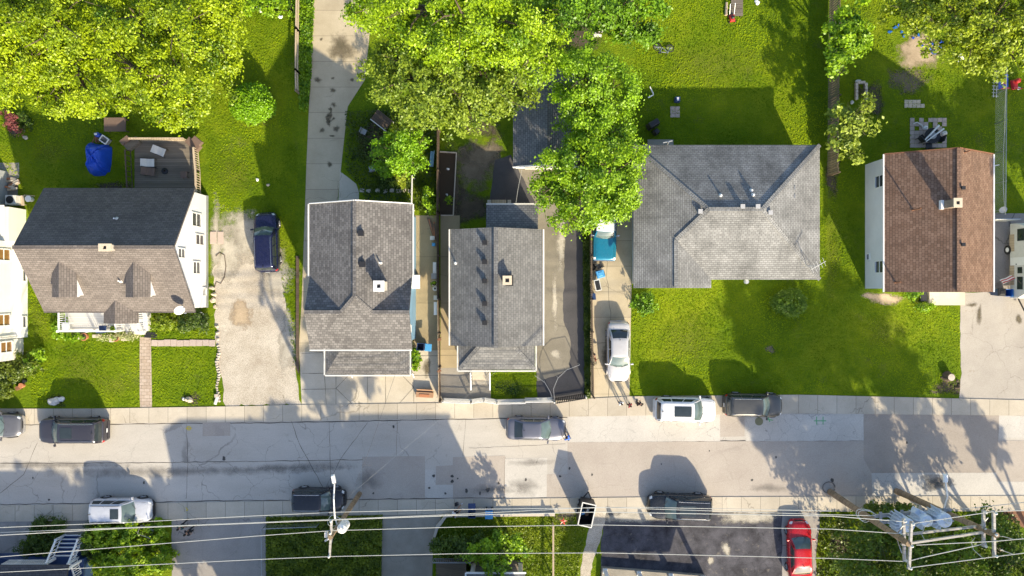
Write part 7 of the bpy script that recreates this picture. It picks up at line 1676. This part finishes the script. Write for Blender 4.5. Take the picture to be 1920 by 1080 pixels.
t = simple('patio_set', 'dark round patio table with a folded pale umbrella across it', 'table', 1738, 258); g = MB(); g.lathe((0, 0, 0), [(.3, 0), (.3, .04), (.05, .08), (.05, .68), (.62, .7), (.62, .74), (.3, .75)], 20); g.build('table_top', M['iron'], t, local=True); g = MB(); g.tube([(-.75, -.45, .85), (.35, .75, 1.0)], [.05, .08], 8); g.tube([(-.6, -.5, .85), (.75, .5, .95)], [.04, .07], 8); g.build('umbrella', M['white'], t, local=True); g = MB(); g.lathe((0, 0, .76), [(.28, 0), (.28, .06), (.1, .1)], 16); g.build('lid', M['grey'], t, local=True)
for px, py, rt, lb in [(1722, 262, 40, 'black patio chair left of the round patio table'), (1735, 276, 90, 'black patio chair nearest the house wall'), (1752, 262, 160, 'black patio chair right of the round table')]:
    t = simple('patio_chair', lb, 'chair', px, py, .05, rt, 'patio chairs'); g = MB(); g.box((0, 0, .42), (.5, .5, .06)); g.build('seat', M['black'], t, local=True, bevel=.02); g = MB(); g.box((-.25, 0, .72), (.06, .5, .55)); g.build('backrest', M['black'], t, local=True)
    for sx in (-.2, .2):
        for sy in (-.2, .2): g = MB(); g.box((sx, sy, .2), (.04, .04, .4)); g.build('leg', M['iron'], t, local=True)
rock(1734, 240, .2, 'white cube-like block on the patio behind the brown-roofed house', 'white'); rock(1770, 250, .2, 'pale bucket-like stone at the right of the patio', 'white2'); t = simple('pipe_bend', 'bent white pipe at the top of the patio', 'pipe', 1720, 233, .05); g = MB(); g.tube([(-.4, 0, .08), (-.1, .12, .08), (.25, -.1, .08), (.4, -.3, .08)], .05, 8); tag(g.build('pipe_run', M['white2'], t, local=True), 'curved white tube')
t = simple('play_mat', 'blue and red toy play set beside the wire fence', 'toy', 1880, 154); g = MB(); g.box((0, 0, .05), (.75, 1.15, .1)); g.build('base', M['tarp'], t, local=True); g = MB(); g.box((0, 0, .16), (.35, .4, .1)); g.build('panel', M['red'], t, local=True); g = MB(); g.tube([(-.35, -.6, .3), (.3, -.55, .3)], .06); g.build('bar', M['red'], t, local=True)
t = simple('slide_toy', 'red plastic ride-on toy right of the blue play set', 'toy', 1898, 160, 0, 10); g = MB(); g.box((0, 0, .25), (.5, .85, .3), 0, .7); g.build('body', M['red'], t, local=True, bevel=.08); g = MB(); g.lathe((.1, .2, .4), [(.18, 0), (.2, .2), (.1, .35)], 14); g.build('seat', M['red'], t, local=True); g = MB(); g.tube([(-.3, -.35, .4), (.4, -.45, .45)], .04); g.build('handle', M['tail'], t, local=True)
rock(1909, 166, .16, 'white ball-like stone beside the red toy', 'white'); rock(1867, 133, .25, 'round grey tub-like stone under the upper right tree', 'stone')
t = simple('ladder_frame', 'white plastic trellis lying by the wire fence', 'trellis', 1865, 162, .04, 88); g = MB()
for y in (-.12, .12): g.beam((-.9, y, .03), (.9, y, .03), .04)
for k in range(7): g.beam((-.8 + k * .27, -.26, .05), (-.8 + k * .27, .26, .05), .035)
g.build('lattice', M['white2'], t, local=True); g = MB(); g.box((.95, 0, .05), (.1, .3, .08)); g.build('foot', M['white2'], t, local=True)
g = MB(); c = P(1797, 110); g.box((c.x, c.y, .12), (.62, .5, .05), .5); tag(g.build('white_board', M['white'], bevel=.01), 'small white board lying under the upper right tree', 'board')
for k, (x, y, s_) in enumerate([(1678, 52, .35), (1668, 60, .3), (1690, 60, .3), (1694, 68, .3), (1722, 66, .35), (1733, 78, .25), (1740, 92, .45), (1752, 98, .5), (1760, 90, .4), (1728, 86, .28), (1765, 80, .3), (1748, 82, .35), (1685, 48, .25), (1712, 72, .2)]):
    c = P(x, y); g = MB(); n = 7; ph = R.uniform(0, 6); g.poly([(c.x + s_ * .62 * R.uniform(.3, 1.2) * math.cos(2 * PI * j / n + ph), c.y + s_ * .62 * R.uniform(.25, 1.0) * math.sin(2 * PI * j / n + ph), .04 + R.uniform(0, .05)) for j in range(n)]); o = g.build('tarp_scrap', M['tarp' if k > 5 else 'blue']); o.modifiers.new('S', 'SOLIDIFY').thickness = .01; tag(o, 'torn scrap of blue tarpaulin on the bare soil in the upper right yard', 'tarp scrap', 'blue tarp scraps')
t = simple('tree_stump', 'cut tree stump in a hollow beside the right driveway', 'stump', 1776, 706); g = MB(); g.lathe((0, 0, 0), [(.45, 0), (.36, .15), (.32, .5), (.30, .55)], 16); g.build('trunk', M['bark'], t, local=True); g = MB(); g.lathe((0, 0, .551), [(.27, 0), (.1, .01)], 16); g.build('cut_top', M['stone'], t, local=True)
for k in range(7): rock(1776 + 22 * math.cos(k * .45 - .6), 712 + 15 * math.sin(k * .55 + .1), R.uniform(.07, .13), 'grey stone ringing the tree stump', 'bark', 'stones round the stump')
g = MB(); c = P(1398, 528); g.lathe((c.x, c.y, 0), [(.16, 0), (.18, .3), (.1, .45)], 12); tag(g.build('garden_lantern', M['white']), 'small white lantern by the front wall of the ash grey house', 'lantern')
t = simple('dish_antenna', 'white round dish by the wire fence beside the brown-roofed house', 'dish', 1862, 396); dish(t, P(1862, 396) + Vector((0, 0, 1.1)), .25, (-.3, -.3, .8)); g = MB(); g.tube([P(1862, 396), P(1862, 396) + Vector((0, 0, 1.05))], .03); g.build('mast', M['steel'], t)
M['flagr'] = m_plain('faded_flag_red', (.50, .06, .07), .8, .2, 6)
t = simple('flag', 'faded red and white striped flag hanging beside the camper', 'flag', 1873, 529, 0, 10); t.scale = (.62, .62, .62); g = MB(); g.tube([(-.6, -.15, 1.4), (1.0, .3, 1.9)], .02, 6); g.build('staff', M['white2'], t, local=True)
for k in range(4): g = MB(); g.grid(lambda u, v: (-.5 + 1.3 * u, -.1 + .4 * u + .11 * (k + v) + .03 * math.sin(9 * u), 1.42 + .45 * u - .14 * (k + v)), 10, 1); g.build('stripe', M['flagr' if k % 2 == 0 else 'white'], t, local=True)
# lower side of the street
t = simple('shopping_cart', 'grey wire shopping cart tipped in the shrubs by the sidewalk', 'shopping cart', 284, 989, .5, -20); g = MB()
for k in range(7): g.tube([(-.5 + k * .16, -.28, .1), (-.5 + k * .16, .28, .1)], .012, 4); g.tube([(-.5 + k * .16, .28, .1), (-.5 + k * .17, .33, .5)], .012, 4); g.tube([(-.5 + k * .16, -.28, .1), (-.5 + k * .17, -.33, .5)], .012, 4)
g.build('basket', M['steel'], t, local=True); g = MB(); g.tube([(-.5, -.33, .5), (.55, -.33, .5), (.55, .33, .5), (-.5, .33, .5), (-.5, -.33, .5)], .02, 5); g.build('rim', M['steel'], t, local=True)
for sx in (-.4, .4):
    for sy in (-.22, .22): g = MB(); g.cyl((sx, sy, -.1), (sx, sy + .04, -.1), .07); g.build('wheel', M['tyre'], t, local=True)
t = simple('hoop', 'orange ring lying on the ground by the icy silver SUV', 'hoop', 287, 978, .3); n = 22; g = MB(); g.tube([(.28 * math.cos(2 * PI * k / n), .28 * math.sin(2 * PI * k / n), .06 * math.sin(4 * PI * k / n)) for k in range(n + 1)], .018, 5, False); tag(g.build('ring', M['terra'], t, local=True), 'thin orange ring')
t = simple('red_pinwheel', 'red star-shaped garden ornament on the lawn by the junk trailer', 'ornament', 1055, 973, 0, 10); g = MB(); g.tube([(0, 0, 0), (0, 0, .6)], .02, 6); g.build('stick', M['steel'], t, local=True)
for k in range(5): a = 2 * PI * k / 5; g = MB(); g.hexa([(0, 0, .6), (.12 * math.cos(a - .5), .12 * math.sin(a - .5), .62), (.34 * math.cos(a), .34 * math.sin(a), .58), (.12 * math.cos(a + .5), .12 * math.sin(a + .5), .62)], [(0, 0, .64), (.12 * math.cos(a - .5), .12 * math.sin(a - .5), .65), (.34 * math.cos(a), .34 * math.sin(a), .60), (.12 * math.cos(a + .5), .12 * math.sin(a + .5), .65)]); g.build('petal', M['red'], t, local=True)
t = simple('manhole_cover', 'round greenish manhole cover in the road below the gunmetal crossover', 'manhole cover', 1423, 790, .02); g = MB(); g.lathe((0, 0, 0), [(.33, 0), (.33, .008), (.30, .012), (.1, .014)], 24); M['olive'] = m_plain('mossy_iron', (.20, .20, .12), .8, .2, 9, .2); tag(g.build('lid', M['olive'], t, local=True), 'greenish disc')
# ------------------------------------------------------------------ people
M['skin'] = m_plain('skin', (.36, .20, .13), .55, .08, 5); M['hair'] = m_plain('dark_hair', (.012, .009, .008), .7, .3, 12)
for nme, c in (('cloth_black', (.015, .015, .018)), ('cloth_white', (.68, .70, .74)), ('cloth_blue', (.02, .11, .50)), ('cloth_teal', (.02, .07, .07)), ('cloth_grey', (.13, .13, .14)), ('cloth_denim', (.05, .08, .14)), ('cloth_red', (.30, .03, .04))): M[nme] = m_plain(nme, c, .85, .2, 8)
def skinmesh(name, chains, mat, parent, sub=1):
    """chains: list of polylines [(point, radius)...]; a point shared by position joins the chains"""
    vs, rs, es = [], [], []; idx = {}
    for ch in chains:
        pr = None
        for p, r in ch:
            k = tuple(round(q, 4) for q in p)
            if k not in idx: idx[k] = len(vs); vs.append(p); rs.append(r)
            if pr is not None and pr != idx[k]: es.append((pr, idx[k]))
            pr = idx[k]
    me = bpy.data.meshes.new(name); me.from_pydata(vs, es, []); me.materials.append(M[mat])
    o = bpy.data.objects.new(name, me); COL.objects.link(o); o.parent = parent
    md = o.modifiers.new('Skin', 'SKIN'); md.use_smooth_shade = True
    for i, r in enumerate(rs): me.skin_vertices[0].data[i].radius = (r, r)
    me.skin_vertices[0].data[0].use_root = True
    s = o.modifiers.new('Sub', 'SUBSURF'); s.levels = s.render_levels = sub
    return o
def person(label, px, py, rot, ht, shirt, trousers, pose='walk', group=None, hair='hair', zbase=.06, hat=None):
    s = ht / 1.75; c = P(px, py); t = thing('person', label, 'person', (c.x, c.y, zbase), math.radians(rot), group)
    V = lambda x, y, z: (x * s, y * s, z * s)
    if pose == 'sit':
        pel, che, nek, hed = V(-.05, 0, .50), V(-.08, 0, .88), V(-.06, 0, 1.06), V(-.02, 0, 1.22)
        legs = [[V(-.02, sg * .09, .48), V(.42, sg * .14, .50), V(.55 + .1 * sg, sg * .17, .08), V(.72 + .1 * sg, sg * .19, .04)] for sg in (1, -1)]
        arms = [[V(-.07, sg * .19, .98), V(.08, sg * .25, .72), V(.30, sg * .15, .62)] for sg in (1, -1)]
    else:
        st = .20 if pose == 'walk' else .05; bend = .28 if pose == 'bend' else .02
        pel, che, nek, hed = V(0, 0, .93), V(bend * .6, 0, 1.28), V(bend, 0, 1.48), V(bend + .04, 0, 1.63)
        legs = [[V(0, sg * .09, .90), V(st * sg * .6 + .03, sg * .10, .50), V(st * sg * 1.1 - .03, sg * .10, .08), V(st * sg * 1.1 + .14, sg * .11, .035)] for sg in (1, -1)]
        sw = st * .9
        arms = [[V(bend * .85, sg * .20, 1.40), V(bend * .8 - sw * sg * .4 - .02, sg * .25, 1.12), V(bend + .12 - sw * sg * .8, sg * .24, .88)] for sg in (1, -1)]
    R_ = lambda r: r * s
    ch = [[(pel, R_(.125)), (V(*(np.array(pel) / s * .5 + np.array(che) / s * .5)), R_(.125)), (che, R_(.14)), (nek, R_(.055)), (hed, R_(.098))]]
    ch[0].append((tuple(np.array(hed) + np.array(V(.02, 0, .10))), R_(.085)))
    ch.append([(hed, R_(.098)), (tuple(np.array(hed) + np.array(V(.105, 0, -.01))), R_(.018))])
    for L in legs: ch.append([(pel, R_(.125)), (L[0], R_(.085)), (L[1], R_(.058)), (L[2], R_(.04)), (L[3], R_(.035))])
    for A_ in arms:
        ch.append([(che, R_(.14)), (A_[0], R_(.055)), (A_[1], R_(.04)), (A_[2], R_(.026))])
        d = np.array(A_[2]) - np.array(A_[1]); d = d / np.linalg.norm(d); side = np.cross(d, (0, 0, 1.0)); side /= np.linalg.norm(side) + 1e-6; up = np.cross(side, d)
        w = np.array(A_[2]); palm = w + d * .06 * s; ch.append([(A_[2], R_(.026)), (tuple(palm), R_(.03))])
        for k, ln in enumerate((.07, .08, .075, .06)):
            b_ = palm + side * (.024 - .016 * k) * s + d * .03 * s; ch.append([(tuple(palm), R_(.03)), (tuple(b_), R_(.010)), (tuple(b_ + d * ln * .5 * s - up * .008 * s), R_(.009)), (tuple(b_ + d * ln * s - up * .03 * s), R_(.007))])
        tb = w + d * .03 * s + side * .035 * s; ch.append([(tuple(palm), R_(.03)), (tuple(tb), R_(.011)), (tuple(tb + (d * .035 + side * .02) * s), R_(.009))])
    body = skinmesh('body', ch, 'skin', t)
    up = lambda L, f: [(p, R_(r * f)) for p, r in L]
    mid = tuple((np.array(pel) + np.array(che)) / 2)
    sh = [[(mid, R_(.138)), (che, R_(.155)), (tuple((np.array(che) * .4 + np.array(nek) * .6)), R_(.085))], [(mid, R_(.138)), (pel, R_(.145))]]
    for A_ in arms: sh.append([(che, R_(.155)), (A_[0], R_(.075)), (tuple((np.array(A_[0]) * .25 + np.array(A_[1]) * .75)), R_(.058))])
    skinmesh('shirt', sh, shirt, t)
    tr_ = []
    for L in legs: tr_.append([(tuple(np.array(pel) - np.array(V(0, 0, .02))), R_(.14)), (L[0], R_(.10)), (L[1], R_(.075))] + ([(tuple((np.array(L[1]) * .15 + np.array(L[2]) * .85)), R_(.06))] if pose != 'sit' else []))
    skinmesh('trousers', tr_, trousers, t)
    for L in legs:
        g = MB(); a, b = Vector(L[2]), Vector(L[3]); d = (b - a); d.z = 0; m_ = (a + b) / 2; g.box((m_.x + .02, m_.y, max(.04, m_.z - .01 * s)), (.27 * s, .10 * s, .08 * s), math.atan2(d.y, d.x), .8); g.build('shoe', M['cloth_white' if pose == 'sit' else 'black'], t, local=True, bevel=.02)
    g = MB(); hc = Vector(hed) + Vector(V(-.022, 0, .062))
    def hf(u, v): a, b = 2 * PI * u, PI * (v * .62 - .12); return (hc.x + .115 * s * math.cos(b) * math.cos(a), hc.y + .10 * s * math.cos(b) * math.sin(a), hc.z + .125 * s * math.sin(b))
    g.grid(hf, 14, 7); g.build('hair', M[hair], t, smooth=True, local=True)
    for sg in (1, -1): g = MB(); e = Vector(hed) + Vector(V(.088, sg * .034, .03)); g.lathe(e, [(.006 * s, -.01 * s), (.012 * s, 0), (.006 * s, .01 * s)], 8); g.build('eye', M['black'], t, local=True)
    return t
person('child in pale top, leftmost of the three standing below the silver sedan', 1160.5, 752, -60, 1.40, 'cloth_white', 'cloth_denim', 'stand', 'children on the driveway')
person('child in dark red top, middle of the three standing below the silver sedan', 1177, 756, -40, 1.36, 'cloth_red', 'cloth_black', 'stand', 'children on the driveway')
person('person all in black, rightmost of the three standing below the silver sedan', 1192.5, 754, 20, 1.45, 'cloth_black', 'cloth_black', 'bend', 'children on the driveway')
person('person in a bright blue top beside the front of the slate grey sedan', 1064.5, 817, 140, 1.72, 'cloth_blue', 'cloth_denim', 'bend')
person('person in a dark teal top with white print walking off the sidewalk', 353, 978, -120, 1.72, 'cloth_teal', 'cloth_black', 'walk', 'pair walking on the lower driveway')
person('person all in black walking just below the teal-topped one', 366, 988, -140, 1.75, 'cloth_black', 'cloth_black', 'walk', 'pair walking on the lower driveway')
person('seated person in a white shirt and shorts on the low wall by the bins', 854, 958, 35, 1.68, 'cloth_white', 'cloth_black', 'sit', None, 'hair', -.02)
t = simple('backpack', 'dark backpack on the sidewalk above the seated person', 'bag', 856, 944, .05, 20); g = MB(); g.box((0, 0, .2), (.3, .25, .4), 0, .8); g.build('pack', M['cloth_black'], t, local=True, bevel=.06); g = MB(); g.box((.16, 0, .15), (.06, .2, .25)); g.build('pocket', M['cloth_grey'], t, local=True)
